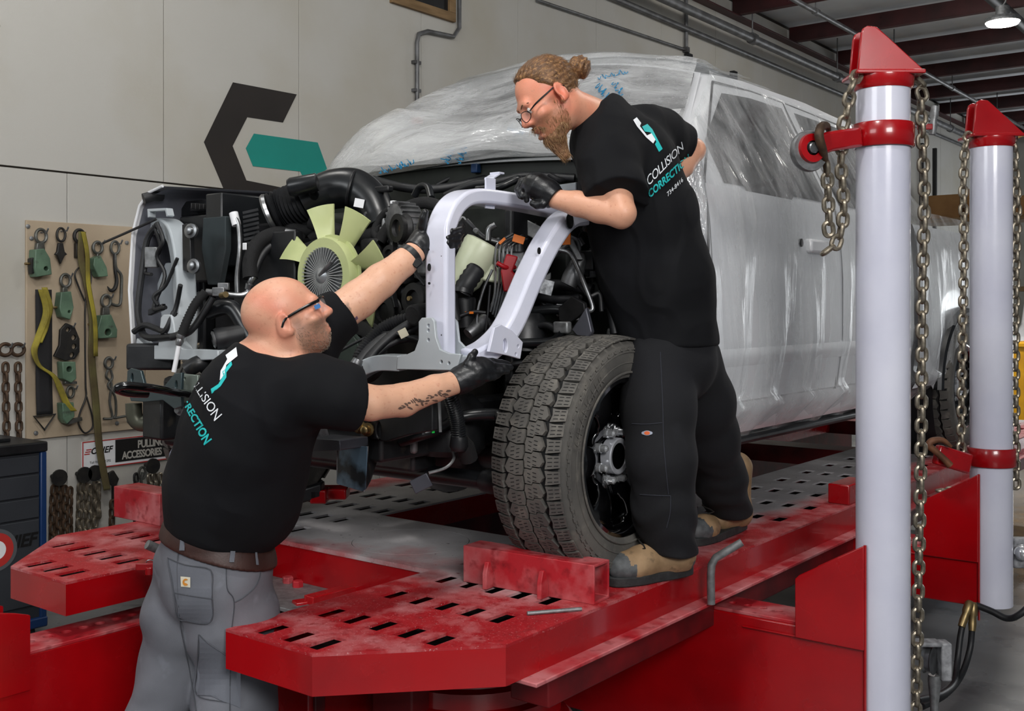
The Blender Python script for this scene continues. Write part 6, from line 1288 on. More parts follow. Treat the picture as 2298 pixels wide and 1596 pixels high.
glove('glove', p2, [(1250, 449, 3.408, .037), (1228, 432, 3.42, .042), (1205, 418, 3.43, .042), (1196, 414, 3.435, .034)],
      [[(1190, 402, 3.47, .013), (1172, 408, 3.485, .0125), (1162, 425, 3.49, .0115), (1168, 440, 3.475, .010)], [(1192, 405, 3.445, .0135), (1173, 410, 3.46, .0125), (1163, 425, 3.465, .0115), (1168, 440, 3.455, .010)],
       [(1194, 410, 3.425, .013), (1178, 418, 3.435, .012), (1168, 430, 3.44, .011), (1172, 442, 3.435, .0095)], [(1200, 420, 3.41, .012), (1188, 430, 3.415, .011), (1180, 440, 3.42, .010), (1182, 450, 3.42, .009)]],
      [(1232, 448, 3.40, .017), (1218, 458, 3.395, .0145), (1206, 460, 3.40, .0125), (1196, 456, 3.405, .0105)], ((1246, 446, 3.41), at(1250, 449, 3.408) - at(1228, 432, 3.42)))
glove('glove', p2, [(1492, 408, 3.73, .034), (1475, 425, 3.70, .038), (1462, 436, 3.69, .034)], [[(1460, 430, 3.70, .012), (1445, 440, 3.69, .011), (1434, 450, 3.68, .010)], [(1460, 437, 3.69, .012), (1444, 448, 3.68, .011), (1432, 458, 3.67, .010)], [(1462, 444, 3.68, .012), (1448, 456, 3.67, .011), (1437, 466, 3.66, .010)], [(1466, 450, 3.67, .011), (1454, 461, 3.66, .010), (1446, 470, 3.66, .009)]],
      [(1480, 415, 3.70, .015), (1470, 405, 3.69, .012), (1460, 402, 3.68, .011)], ((1492, 408, 3.73), at(1492, 408, 3.73) - at(1475, 425, 3.70)))
boot(p2, atz(1548, 1288, DZ) + np.array([0, 0, 0]), atz(1368, 1316, DZ), 'boot'); boot(p2, atz(1668, 1185, DZ), atz(1552, 1226, DZ), 'boot')
# ---------------------------------------------------------------- pulling towers with chains
link_mb = {}
def link_obj(wire, Lk, Wk):
    """one chain link mesh, centred, long axis z, flat in xz"""
    k = (wire, Lk, Wk)
    if k in link_mb: return link_mb[k]
    r = Wk / 2 - wire; h = Lk / 2 - wire - r; pts = []
    for a in np.linspace(0, math.pi, 9): pts.append((r * math.cos(a), 0, h + r * math.sin(a)))
    for a in np.linspace(math.pi, 2 * math.pi, 9): pts.append((r * math.cos(a), 0, -h + r * math.sin(a)))
    me = MB().tube(pts, wire, 8, closed=True).build('chain_link', m_chain); mesh = me.data; bpy.data.objects.remove(me); link_mb[k] = mesh; return mesh
def chain(name, pts, label, wire=.006, pitch=.04, cat='chain', group=None, m=None, twist=0., face=None):
    """links along a smooth path; label makes it a thing"""
    P = np.array(spline([np.asarray(p, float) for p in pts], 12)); L = np.r_[0, np.cumsum(np.linalg.norm(np.diff(P, axis=0), axis=1))]; n = max(2, int(L[-1] / pitch)); Lk = pitch + wire * 2.6; Wk = wire * 5.6
    root = empty(name, tuple(P[np.argmin(P[:, 2])]), label, cat, group); me = link_obj(wire, Lk, Wk)
    base = None
    for i in range(n):
        s = (i + .5) * L[-1] / n; c = np.array([np.interp(s, L, P[:, k]) for k in range(3)]); e = .5 * pitch
        d = nrm(np.array([np.interp(min(s + e, L[-1]), L, P[:, k]) - np.interp(max(s - e, 0), L, P[:, k]) for k in range(3)]))
        ref = -FW if face is None else np.asarray(face, float)
        x = np.cross(ref, d); x = nrm(x) if np.linalg.norm(x) > .1 else nrm(np.cross((1, 0, 0), d)); y = np.cross(d, x)
        a = (math.pi / 2 if i % 2 else 0) + twist; xx = x * math.cos(a) + y * math.sin(a); yy = np.cross(d, xx)
        o = bpy.data.objects.new('chain_link', me); COL.objects.link(o); o.parent = root; o.matrix_parent_inverse = Matrix.Translation(-Vector(root.location)); o.matrix_basis = mtx(c, xx, yy, d)
        if m:
            if not o.material_slots: pass
            o.material_slots[0].link = 'OBJECT'; o.material_slots[0].material = m
    return root
def hook_shape(mb, c, up, side, s=1., r=.008):
    c = np.asarray(c, float); pts = [c + up * .06 * s, c + up * .03 * s, c + side * .02 * s + up * .01 * s, c + side * .038 * s - up * .02 * s, c + side * .02 * s - up * .05 * s, c - side * .012 * s - up * .052 * s, c - side * .032 * s - up * .03 * s, c - side * .034 * s - up * .012 * s]
    return mb.tube(pts, [r, r * 1.1, r * 1.3, r * 1.5, r * 1.4, r * 1.2, r, r * .5], 8, smooth=5)
XT = -1.222; PR = .0875
def tower(yc, label, ztop, ahead, zb, zc):
    T = empty('pulling_tower', (XT, yc, zb), label, 'pulling tower', 'pulling towers beside the rack'); c = (XT, yc)
    MB().lathe([(zb, PR), (ztop, PR), (ztop + .005, PR - .006)], (XT, yc, 0), (0, 0, 1), 48).build('post', m_post, T)
    # cap: collar, base plate and two triangular cheek plates with a sheave between
    MB().lathe([(0, .09), (.01, .097), (.03, .099), (.034, .1), (.042, .1)], (XT, yc, ztop - .01), (0, 0, 1), 40).build('cap_collar', m_red, T)
    d = RT * 1.; dn = nrm(d)                                    # the cap points across the picture
    MB().obox((XT, yc, ztop + .038), (dn, FW, UP), (.113, .084, .007)).build('cap_plate', m_red, T, bevel=.004)
    for s in (-1, 1):
        o = np.array([XT, yc, ztop + .042]) + FW * s * .042
        tri = [(a * .837, b * .79) for a, b in [(-.125, 0), (.14, 0), (.13, .012), (-.035, .172), (-.05, .185), (-.085, .19), (-.105, .178), (-.112, .155)]]
        MB().plate(tri, o=o + FW * (-.007), u=dn, v=UP, th=-.014).build('cheek_plate', m_red, T, bevel=.004)
    MB().lathe([(-.03, .05), (-.025, .054), (0, .04), (.025, .054), (.03, .05)], np.array([XT, yc, ztop + .095]), FW, 24).build('sheave', m_galv, T)
    # arm: box beam under the rack with a raised plate beside the post
    ya = yc - .0875; yb = yc + .0875; zt_ = .571 if ahead else .60; X1 = XT - .265
    MB().box((-2.9, ya, zb), (XT - .03, yb, zt_ - .012)).build('arm_beam', m_red, T, bevel=.006)
    for y_ in (ya - .004, yb - .01):
        MB().plate([(X1, zt_ - .05), (XT - .028, zt_ - .05), (XT - .028, zc), (X1 + .015, zc - .13), (X1, zc - .145)], o=(0, y_, 0), u=(1, 0, 0), v=(0, 0, 1), th=-.014).build('arm_cheek', m_red, T, bevel=.003)
    MB().box((X1 + .012, ya + .01, zc - (.2 if ahead else .13)), (XT - .05, yb - .01, zc - (.19 if ahead else .12))).build('arm_web', m_redin, T)
    MB().plate([(-2.05, ya + .004), (X1 + .03, ya + .004), (X1 + .03, yb - .004), (-2.05, yb - .004)], [circ(-1.95 + .06 * k, (ya + yb) / 2, .013, 12) for k in range(7)], o=(0, 0, zt_), th=.012).build('arm_top_plate', m_reddust, T, bevel=.002)
    MB().tube([(X1 - .2, ya - .004, zt_ - .05), (XT - .05, ya - .004, zt_ - .05)], .004, 6).build('weld_bead', m_red, T)
    MB().tube([(XT - .027, ya - .006, z) for z in (zb, .3, .5, zc)], .005, 6).build('weld_bead', m_red, T)
    return T
t1 = tower(3.607, 'tall white post pulling tower with red cap nearest the camera', 2.385, True, .06, .867)
t2 = tower(5.0, 'further white post pulling tower with red cap behind the near one', 2.355, False, .355, .93)
def collar(yc, zc, dirv, label, pix, h=.055):
    C = empty('tower_collar', (XT, yc, zc), label, 'collar', 'pull collars on the tower posts')
    MB().lathe([(-h / 2 - .004, PR + .002), (-h / 2 - .004, PR + .010), (-h / 2, PR + .013), (h / 2, PR + .013), (h / 2 + .004, PR + .010), (h / 2 + .004, PR + .002)], (XT, yc, zc), (0, 0, 1), 44, caps=False).build('band', m_red, C)
    return C
c1 = collar(3.607, 2.222, None, 'red ring collar with roller eye and hanging chain near the top of the near post', None, .072)
# arm and roller eye of the upper collar
e0 = at(1930, 308, 3.558); e1 = at(1860, 318, 3.516); e2 = at(1815, 334, 3.491)
MB().tube([e0, e1, e2 + (e1 - e2) * .3], 1., sect=[(-.018, -.033), (.018, -.033), (.018, .033), (-.018, .033)], hint=(0, 0, 1)).build('collar_arm', m_red, c1, bevel=.01)
ax_ = nrm(cd(.35, -1, 0))
MB().lathe([(-.025, .024), (-.025, .046), (0, .05), (.025, .046), (.025, .024)], e2, ax_, 28, caps=False).build('roller_cheek', m_red, c1)
MB().lathe([(-.012, .025), (-.013, .064), (-.005, .067), (.005, .067), (.013, .064), (.012, .025)], e2 + np.array([0, 0, -.008]), ax_, 32, caps=False).build('roller_ring', m_galv, c1)
MB().lathe([(-.033, .018), (.03, .018), (.033, .015)], e2, ax_, 20).build('roller_pin', m_steel, c1)
q = at(2095, 270, 3.767); MB().obox(at(2075, 285, 3.726), (RT, FW, UP), (.025, .01, .01)).build('clamp_screw', m_red, c1, bevel=.003)
MB().lathe([(-.05, .012), (-.02, .016), (0, .01), (.02, .016), (.05, .012)], q, cd(.1, 0, 1), 12).build('wing_nut', m_galv, c1)
c2 = collar(5.0, 1.0, None, 'red ring collar with rusty hook low on the further post', None, .072)
f0 = at(2175, 1040, 4.631); f1 = at(2100, 1018, 4.590)
MB().tube([f0, at(2140, 1030, 4.606), f1], 1., sect=[(-.02, -.045), (.02, -.045), (.02, .04), (-.02, .04)], hint=(0, 0, 1)).build('collar_arm', m_red, c2, bevel=.008)
mb = MB(); mb.tube([at(*p) for p in ((2132, 1045, 4.548), (2118, 1030, 4.548), (2098, 1012, 4.548), (2085, 1000, 4.548), (2092, 990, 4.548), (2115, 988, 4.548), (2135, 1003, 4.548))], [.016, .014, .014, .015, .015, .012, .007], 10, smooth=5)
mb.build('grab_hook', mat('rust brown hook', '#7d5238', .6, .3, col2='#5b3a27', vs=25), c2)
# chains
chain('tower_chain', [at(1960, 148, 3.600), at(2010, 150, 3.600), at(2042, 165, 3.600), at(2062, 190, 3.600), at(2066, 230, 3.600), at(2070, 320, 3.600), at(2074, 420, 3.600), at(2073, 520, 3.600), at(2070, 640, 3.600), at(2069, 760, 3.600), at(2068, 900, 3.600), at(2066, 1050, 3.600), at(2063, 1200, 3.600), at(2059, 1400, 3.600), at(2054, 1640, 3.600)],
      'long zinc chain hanging down the right side of the near post', .0082, .0395, group='chains on the towers')
chain('tower_chain', [at(1935, 150, 3.558), at(1918, 180, 3.533), at(1908, 215, 3.533), at(1902, 245, 3.533), at(1893, 280, 3.541), at(1890, 320, 3.550), at(1888, 360, 3.550), at(1890, 400, 3.550), at(1893, 450, 3.550), at(1890, 500, 3.550), at(1878, 540, 3.541), at(1868, 553, 3.541), at(1862, 530, 3.533), at(1860, 480, 3.533), at(1858, 430, 3.525), at(1856, 385, 3.516)],
      'zinc chain looped from the near cap through the upper collar in a hanging bight', .0082, .0395, group='chains on the towers')
mb = MB(); mb.tube([at(*p) for p in ((1856, 388, 3.516), (1852, 362, 3.508), (1846, 335, 3.466), (1838, 305, 3.449), (1843, 285, 3.466), (1855, 282, 3.516), (1862, 300, 3.550))], [.010, .011, .014, .015, .015, .012, .007], 10, smooth=5)
mb.build('grab_hook', m_rust, label='rusty grab hook over the red collar arm at the near post', cat='hook')
chain('tower_chain', [at(2215, 283, 4.707), at(2245, 285, 4.707), at(2262, 300, 4.690), at(2272, 320, 4.673), at(2278, 380, 4.673), at(2282, 460, 4.673), at(2280, 600, 4.673), at(2278, 750, 4.673), at(2278, 880, 4.673), at(2279, 1000, 4.673), at(2280, 1080, 4.673)],
      'zinc chain hanging down the right side of the further post', .0082, .0395, group='chains on the towers')
chain('tower_chain', [at(2185, 290, 4.673), at(2172, 310, 4.657), at(2165, 350, 4.657), at(2162, 420, 4.657), at(2163, 520, 4.657), at(2162, 640, 4.657), at(2160, 780, 4.657), at(2158, 900, 4.657), at(2157, 1000, 4.657)],
      'zinc chain hanging down the left side of the further post', .0082, .0395, group='chains on the towers')
chain('loose_chain', [(-1.46, 4.96, .825), (-1.42, 5.02, .828), (-1.38, 4.95, .825), (-1.34, 5.0, .828), (-1.32, 4.95, .825)], 'short pile of chain on top of the further red arm', .007, .042, group='chains on the towers', face=UP)
# second arm seen in front of the far post, and beam with holes at the left
lf = empty('side_arm', (-3.35, 1.8, 0), 'red box beam with a row of holes running beside the far runway at left', 'beam')
xl0, xl1, zl = -3.44, -3.265, .571
MB().plate([(xl0, 1.70), (xl1, 1.70), (xl1, 2.7), (xl0, 2.7)], [circ(-3.365, 1.80 + .062 * k, .017, 12) for k in range(14)], o=(0, 0, zl), th=.012).build('top_plate', m_reddust, lf, bevel=.002)
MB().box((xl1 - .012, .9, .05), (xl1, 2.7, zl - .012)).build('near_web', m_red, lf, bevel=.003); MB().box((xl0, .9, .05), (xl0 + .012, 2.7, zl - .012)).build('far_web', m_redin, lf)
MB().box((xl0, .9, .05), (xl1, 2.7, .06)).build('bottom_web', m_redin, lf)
for xx in (xl1 + .006, xl0 + .012): MB().plate([(.5, .45), (1.745, .45), (1.745, .685), (1.70, .70), (.5, 1.0)], o=(xx, 0, 0), u=(0, 1, 0), v=(0, 0, 1), th=.014).build('end_cheek', m_red, lf, bevel=.003)
# foot pump bracket, pulley block and hydraulic hoses
fpump = empty('chain_pulley', tuple(at(2095, 1560, 3.711)), 'grey cast chain pulley bracket low beside the near post', 'pulley')
MB().obox(at(2075, 1443, 3.711), (RT, FW, UP - RT * .1), (.05, .03, .008)).obox(at(2118, 1482, 3.711), (RT, FW, UP), (.018, .03, .065)).build('bracket', mat('worn grey casting', '#9a9b9e', .6, col2='#6a6b6e', vs=40, bump=.2, bs=80), fpump, bevel=.006)
MB().lathe([(-.015, .05), (-.008, .042), (.008, .042), (.015, .05)], at(2087, 1480, 3.711), cd(.7, -.6, 0), 24).build('sheave', m_steel, fpump)
MB().lathe([(0, .02), (.02, .022), (.06, .018), (.10, .014), (.16, .014)], at(2097, 1515, 3.711), (0, 0, -1), 14).build('hose_fitting', m_galv, fpump)
MB().cyl(at(2098, 1568, 3.711), at(2098, 1640, 3.711), .013, 10).build('hose', m_rubber, fpump)
hh = empty('hydraulic_hose', tuple(at(2170, 1500, 4.504)), 'pair of black hydraulic hoses looping from the further post to the floor', 'hose')
for k, pts in enumerate((((2178, 1350, 4.629), (2165, 1385, 4.604), (2155, 1430, 4.587), (2148, 1490, 4.545), (2140, 1535, 4.420), (2110, 1560, 4.170), (2060, 1572, 4.003)), ((2184, 1352, 4.629), (2182, 1400, 4.604), (2176, 1460, 4.587), (2155, 1520, 4.504), (2120, 1560, 4.337), (2070, 1586, 4.170)))):
    MB().tube([at(*p) for p in pts], .013, 10, smooth=6).build('hose', m_rubber, hh)
    a, b = at(*pts[0]), at(*pts[1]); MB().lathe([(0, .014), (.01, .02), (.05, .02), (.06, .015), (.09, .017), (.12, .014)], a, b - a, 10).build('ferrule', mat('brass'), hh)
MB().tube([at(*p) for p in ((2190, 1358, 4.629), (2225, 1372, 4.587), (2260, 1388, 4.545), (2290, 1378, 4.504), (2330, 1340, 4.504))], .014, 10, smooth=6).build('black_hose', m_rubber, label='single black hose curving off to the right from the further post', cat='hose')
gr = empty('grey_pulley_block', tuple(at(2290, 1265, 4.754)), 'grey block with a round steel knob at the right picture edge', 'pulley')
MB().obox(at(2292, 1240, 4.754), (RT, FW, UP), (.045, .03, .065)).build('block', mat('worn grey casting'), gr, bevel=.008); MB().ball(at(2294, 1240, 4.704), .035).build('knob', m_chrome, gr)
MB().obox(at(2262, 1228, 4.737), (RT, FW, UP), (.01, .02, .03)).build('mount', m_white, gr)
# frame clamp at the near deck side and a roller end
MB().box((-1.86, 4.75, DZ), (-1.76, 5.0, DZ + .09)).build('deck_clamp', m_red, bevel=.006, label='small red clamp block on the deck edge beside the near post', cat='clamp')
# ---------------------------------------------------------------- background at the far right
van = empty('parked_van', (1.0, 15.5, 0), 'white van with teal stripe parked in the background at right edge', 'van')
v0 = at(2268, 500, 14.0); vx = v0[0]; vy = v0[1]
prof = [(0, .45), (0, 1.25), (.5, 1.45), (1.0, 2.3), (4.6, 2.35), (4.7, .45)]
G = [[(vx + s_, vy + a, b) for a, b in prof + [prof[0]]] for s_ in (0, .08, 1.7, 1.8)]
MB().plate([(a, b) for a, b in prof], o=(vx, vy, 0), u=(0, 1, 0), v=(0, 0, 1), th=-1.9).build('van_body', m_body, van, bevel=.06)
MB().box((vx - .004, vy + .1, 1.02), (vx + .0, vy + 4.5, 1.35)).box((vx + .02, vy - .004, 1.02), (vx + 1.85, vy, 1.2)).build('stripe', m_teal, van)
MB().plate([(.75, 1.5), (2.0, 1.5), (2.0, 2.1), (1.05, 2.1)], o=(vx - .006, vy, 0), u=(0, 1, 0), v=(0, 0, 1), th=-.003).build('van_window', m_glass, van)
for yy in (.9, 3.8): MB().lathe([(-.02, .2), (0, .32), (.2, .32)], (vx, vy + yy, .33), (1, 0, 0), 24).build('van_wheel', m_tire, van)
yb_ = at(2288, 860, 12.0)
yc_ = empty('yellow_cart', (yb_[0], yb_[1], 0), 'yellow wheeled parts cart standing on the floor at the right edge', 'cart')
MB().box((yb_[0] - .1, yb_[1], .25), (yb_[0] + 1.2, yb_[1] + .7, 1.25)).build('cart_body', mat('yellow cart paint', '#d19a12', .4, col2='#b8830c', vs=4), yc_, bevel=.03)
MB().box((yb_[0] - .12, yb_[1] - .02, 1.2), (yb_[0] + 1.22, yb_[1] + .72, 1.26)).build('cart_rim', mat('yellow cart paint'), yc_, bevel=.015)
for a in (0, 1.05): MB().lathe([(-.03, .11), (.03, .11)], (yb_[0] + a, yb_[1] + .1, .11), (1, 0, 0), 16).build('cart_wheel', m_rubber, yc_); MB().box((yb_[0] + a - .02, yb_[1] + .06, .12), (yb_[0] + a + .02, yb_[1] + .14, .26)).build('caster_fork', m_galv, yc_)
bd = empty('blue_drum', tuple(at(2172, 935, 11.5) * np.array([1, 1, 0])), 'bright blue plastic drum on the floor behind the further tower', 'drum')
bq = at(2168, 935, 11.5); MB().lathe([(0, .26), (.02, .29), (.4, .29), (.42, .30), (.44, .29), (.86, .29), (.9, .27), (.9, .2), (.88, .19)], (bq[0], bq[1], 0), (0, 0, 1), 28).build('drum_shell', mat('blue plastic drum', '#1f9ad6', .4), bd)
MB().lathe([(0, .03), (.02, .03)], (bq[0] + .12, bq[1], .88), (0, 0, 1), 12).build('bung', m_black, bd)
sh = empty('storage_rack', tuple(at(2150, 470, 17.0) * np.array([1, 1, 0])), 'tall steel storage rack holding cartons at the far end of the hall', 'shelf'); sq_ = at(2150, 470, 17.0)
for a in (-.6, 1.4): 
    for b in (0, .7): MB().box((sq_[0] + a, sq_[1] + b, 0), (sq_[0] + a + .06, sq_[1] + b + .06, 4.3)).build('upright', m_black, sh)
for z in (.9, 1.9, 3.0): MB().box((sq_[0] - .6, sq_[1], z), (sq_[0] + 1.46, sq_[1] + .76, z + .07)).build('shelf_board', m_wood, sh)
m_card = mat('cardboard', '#9c7447', .8, col2='#87623a', vs=3)
for k, (a, z, w_, h_) in enumerate(((-.5, 3.07, .5, .38), (.1, 3.07, .45, .45), (.75, 3.07, .5, .3), (-.4, 1.97, .6, .5))):
    b = MB().box((sq_[0] + a, sq_[1] + .08, z), (sq_[0] + a + w_, sq_[1] + .6, z + h_)).build('carton', m_card, bevel=.01, label=('left brown carton on the top shelf of the far rack', 'middle taller brown carton on the top shelf of the far rack', 'right brown carton on the top shelf of the far rack', 'brown carton on the lower shelf of the far rack')[k], cat='box', group='cartons on the far rack')
# ---------------------------------------------------------------- tool board on the wall and what hangs on it
tb = empty('tool_board', tuple(atx(175, 985, WX)), 'tan board screwed to the white wall with pulling tools hanging on it', 'board')
b0, b1 = atx(55, 494, WX), atx(60, 987, WX)
MB().box((WX + .003, b0[1], b1[2]), (WX + .02, b0[1] + .72, b0[2])).build('board_sheet', m_tan, tb, bevel=.003)
MB().box((WX + .003, b0[1] + .724, b1[2]), (WX + .02, b0[1] + 1.1, b0[2])).build('board_sheet', m_tan, tb, bevel=.003)
for p in ((62, 508), (284, 545), (80, 972), (262, 950), (288, 945), (70, 535)): MB().lathe([(0, .012), (.006, .012), (.009, .006)], atx(*p, WX + .02), (1, 0, 0), 10).build('screw', m_galv, tb)
m_green = mat('sage green enamel', '#5f7a64', .45, col2='#4b6250', vs=12, bump=.1, bs=60, col3='#3a3d36', vs3=20, vc3=(.62, .75))
m_dsteel = mat('dark forged steel', '#2c2c2d', .5, .6, col2='#3b3936', vs=20, bump=.15, bs=80)
m_lsteel = mat('grey forged steel', '#6c6d6a', .45, .7, col2='#55554f', vs=20, bump=.15, bs=80)
GT = 'pulling tools on the board'
XB = WX + .06
def wp(px_, py_, x=None): return atx(px_, py_, XB if x is None else x)
def ring(mb, px_, py_, rx, rz, r, x=None):
    c = wp(px_, py_, x); mb.tube([c + np.array([0, rx * math.cos(a), rz * math.sin(a)]) for a in np.linspace(0, 6.28, 25)[:-1]], r, 8, closed=True); return mb
def peg(parent, px_, py_):
    c = wp(px_, py_, WX + .02); MB().tube([c, c + np.array([.06, 0, 0]), c + np.array([.075, 0, .02])], .005, 6).build('peg', m_galv, parent)
def tool(name, label, ringspec, bodies, cat='clamp', extra=None):
    c = wp(ringspec[0], ringspec[1]); T = empty(name, tuple(c), label, cat, GT)
    if len(ringspec) > 2: MB_ = MB(); ring(MB_, *ringspec[:5]); MB_.build('eye_ring', ringspec[5] if len(ringspec) > 5 else m_lsteel, T); peg(T, ringspec[0], ringspec[1] - 8)
    for nm, pts, m, th, holes in bodies: xplate(pts, XB + th / 2, th, holes).build(nm, m, T, bevel=.004)
    if extra: extra(T)
    return T
def bolt_on(px_, py_, dx=-14, m=None): return lambda T: MB().lathe([(0, .012), (.012, .012), (.014, .007), (.06, .007)], wp(px_, py_), wp(px_ + dx, py_) - wp(px_, py_), 8).build('clamp_bolt', m or mat('brass'), T)
tool('pull_clamp', 'large green pull clamp top left on the board', (92, 530, .03, .036, .009), [('shank', [(84, 545), (100, 545), (102, 562), (82, 562)], m_lsteel, .03, ()), ('jaw', [(80, 560), (100, 558), (113, 580), (117, 616), (82, 622), (78, 600)], m_green, .07, [(104, 603, .012)]), ('back_jaw', [(70, 580), (79, 577), (80, 612), (72, 615)], m_dsteel, .04, ())], extra=bolt_on(80, 592))
tool('puller_hook', 'slim dark steel puller blade hanging second in the top row', (137, 527, .024, .036, .007, m_dsteel), [('blade', [(132, 545), (142, 545), (146, 565), (152, 571), (146, 574), (137, 593), (129, 574), (124, 571), (129, 565)], m_dsteel, .02, ())], 'hook')
tool('pull_clamp', 'small green pull clamp hanging tilted in the top row', (219, 556, .028, .032, .009), [('jaw', [(212, 580), (226, 573), (240, 600), (243, 620), (222, 622), (210, 595)], m_green, .06, ())], extra=lambda T: (MB().tube([wp(219, 568), wp(218, 580)], .009).build('shank', m_lsteel, T)))
T = tool('long_hook', 'long bent steel hook hanging at the right of the top row', (258, 556, .026, .036, .008), [], 'hook')
MB().tube([wp(*p) for p in ((258, 570), (260, 600), (272, 618), (272, 650), (270, 680), (262, 686), (250, 682))], .009, 8, smooth=4).build('hook_rod', m_lsteel, T); MB().tube([wp(*p) for p in ((256, 570), (258, 605), (262, 630), (257, 648), (248, 652), (241, 643))], [.008, .009, .011, .012, .010, .003], 8, smooth=4).build('hook_tip', m_dsteel, T)
tool('pull_clamp', 'green pull clamp with side bolt in the middle of the board', (147, 630, .028, .034, .009), [('shank', [(142, 645), (152, 645), (153, 658), (141, 658)], m_lsteel, .03, ()), ('jaw', [(138, 656), (160, 654), (166, 690), (158, 718), (140, 712), (134, 690)], m_green, .06, [(156, 700, .008)])], extra=bolt_on(136, 690, -22))
tool('pull_clamp', 'squat green pull clamp with open jaw near the fender', (238, 676, .028, .034, .009), [('shank', [(232, 690), (246, 690), (248, 712), (230, 712)], m_lsteel, .03, ()), ('jaw', [(228, 708), (250, 706), (264, 740), (263, 758), (222, 760), (220, 738)], m_green, .06, [(243, 746, .02)])], extra=bolt_on(220, 728))
def cam_shape(T):
    xplate([(136, 740), (150, 725), (168, 733), (179, 760), (179, 790), (168, 806), (148, 810), (122, 800), (134, 775)], XB + .01, .02, [(153, 740, .012), (166, 758, .014), (167, 778, .014), (162, 797, .014)]).build('cam_plate', m_dsteel, T, bevel=.003)
T = tool('cam_plate', 'dark quarter round steel plate with holes on the board', (152, 740), [], 'plate', cam_shape); peg(T, 153, 733)
tool('pull_clamp', 'short green clamp hanging below the dark cam plate', (154, 818), [('jaw', [(140, 812), (170, 812), (172, 850), (160, 860), (142, 850)], m_green, .06, [(156, 829, .016)]), ('foot', [(146, 856), (174, 856), (174, 862), (146, 862)], m_lsteel, .03, ())])
tool('pull_clamp', 'lowest green clamp with dark foot behind the yellow strap', (158, 880, .02, .03, .008), [('jaw', [(140, 905), (166, 903), (168, 935), (150, 952), (142, 940)], m_green, .06, ()), ('foot', [(150, 944), (185, 936), (186, 944), (152, 954)], m_lsteel, .03, ())])
T = tool('hook_pair', 'pair of grey J hooks hanging from a link low on the board', (244, 815, .024, .03, .009, m_lsteel), [], 'hook')
for pts in (((242, 830), (238, 845), (250, 862), (246, 900), (252, 935), (246, 940), (232, 940)), ((248, 830), (252, 848), (242, 866), (258, 890), (260, 930), (255, 938), (282, 934))): MB().tube([wp(*p) for p in pts], .0075, 8, smooth=4).build('hook_rod', m_lsteel, T)
# straps
def strap(name, label, pts, w, m, cat='strap', twist=None, x0=0.):
    P = spline([wp(p[0], p[1], XB + x0 + (p[2] if len(p) > 2 else 0)) for p in pts], 8); G = []
    for i, p in enumerate(P):
        tw = 0 if twist is None else twist * math.sin(i / len(P) * 9); u = np.array([math.sin(tw), math.cos(tw), 0]); G.append([p + u * (w / 2) * s for s in (-1, -.5, 0, .5, 1)])
    T = empty(name, tuple(P[-1]), label, cat, GT); o = MB().grid(G).build('webbing', m, T, smooth=60); sd = o.modifiers.new('thick', 'SOLIDIFY'); sd.thickness = .006; return T
m_strapk = mat('black webbing', '#17171a', .8, bump=.3, bs=160); m_strapy = mat('yellow webbing', '#9c8f2c', .75, col2='#6f6420', vs=9, bump=.3, bs=160); m_strapo = mat('olive brown webbing', '#5f5a33', .8, col2='#4a3d25', vs=6, bump=.3, bs=160)
T = strap('wide_strap', 'wide black strap with triangular steel end at the left of the board', [(97, 650), (98, 740), (98, 850), (100, 930)], .09, m_strapk)
MB().tube([wp(76, 935), wp(124, 930), wp(100, 965)], .007, 8, closed=True).build('triangle_ring', m_dsteel, T)
strap('yellow_strap', 'short yellow strap looped over the black strap', [(92, 650, .02), (104, 700, .02), (85, 760, .02), (76, 790, .03), (88, 822, .03), (120, 845, .03), (138, 880, .03), (150, 905, .03), (165, 922, .03)], .035, m_strapy, twist=.6)
strap('yellow_strap', 'second fold of the yellow strap hanging beside the black strap', [(99, 645, .025), (112, 690, .025), (104, 730, .025), (88, 770, .025)], .03, m_strapy, twist=.5)
T = strap('long_strap', 'long olive strap hanging from the top of the board past the sign', [(184, 520, .02), (182, 580, .02), (195, 640, .02), (207, 720, .02), (205, 800, .02), (214, 900, .02), (222, 1000, .03), (232, 1060, .04), (240, 1100, .05)], .042, m_strapo)
strap('long_strap', 'yellowish second fold of the long strap on the board', [(186, 520, .03), (195, 570, .03), (198, 640, .03), (212, 720, .03), (214, 800, .03)], .025, m_strapy)
T = empty('shackle', tuple(wp(178, 540)), 'black round hook behind the top of the long olive strap', 'hook', GT); mb = MB(); ring(mb, 178, 530, .03, .034, .01); mb.build('hook_ring', m_dsteel, T); xplate([(172, 545), (184, 545), (180, 580), (172, 578)], XB, .03).build('shank', m_dsteel, T, bevel=.004)
T = empty('wire_sling', tuple(wp(190, 960)), 'thin dark wire rope sling with loops at both ends on the board', 'cable', GT)
MB().tube([wp(*p) for p in ((190, 676), (175, 640), (168, 615), (180, 600), (200, 605), (204, 630), (192, 676), (191, 760), (192, 860), (193, 890), (180, 925), (176, 950), (190, 972), (207, 960), (207, 935), (194, 890))], .005, 7, smooth=5).build('rope', m_dsteel, T)
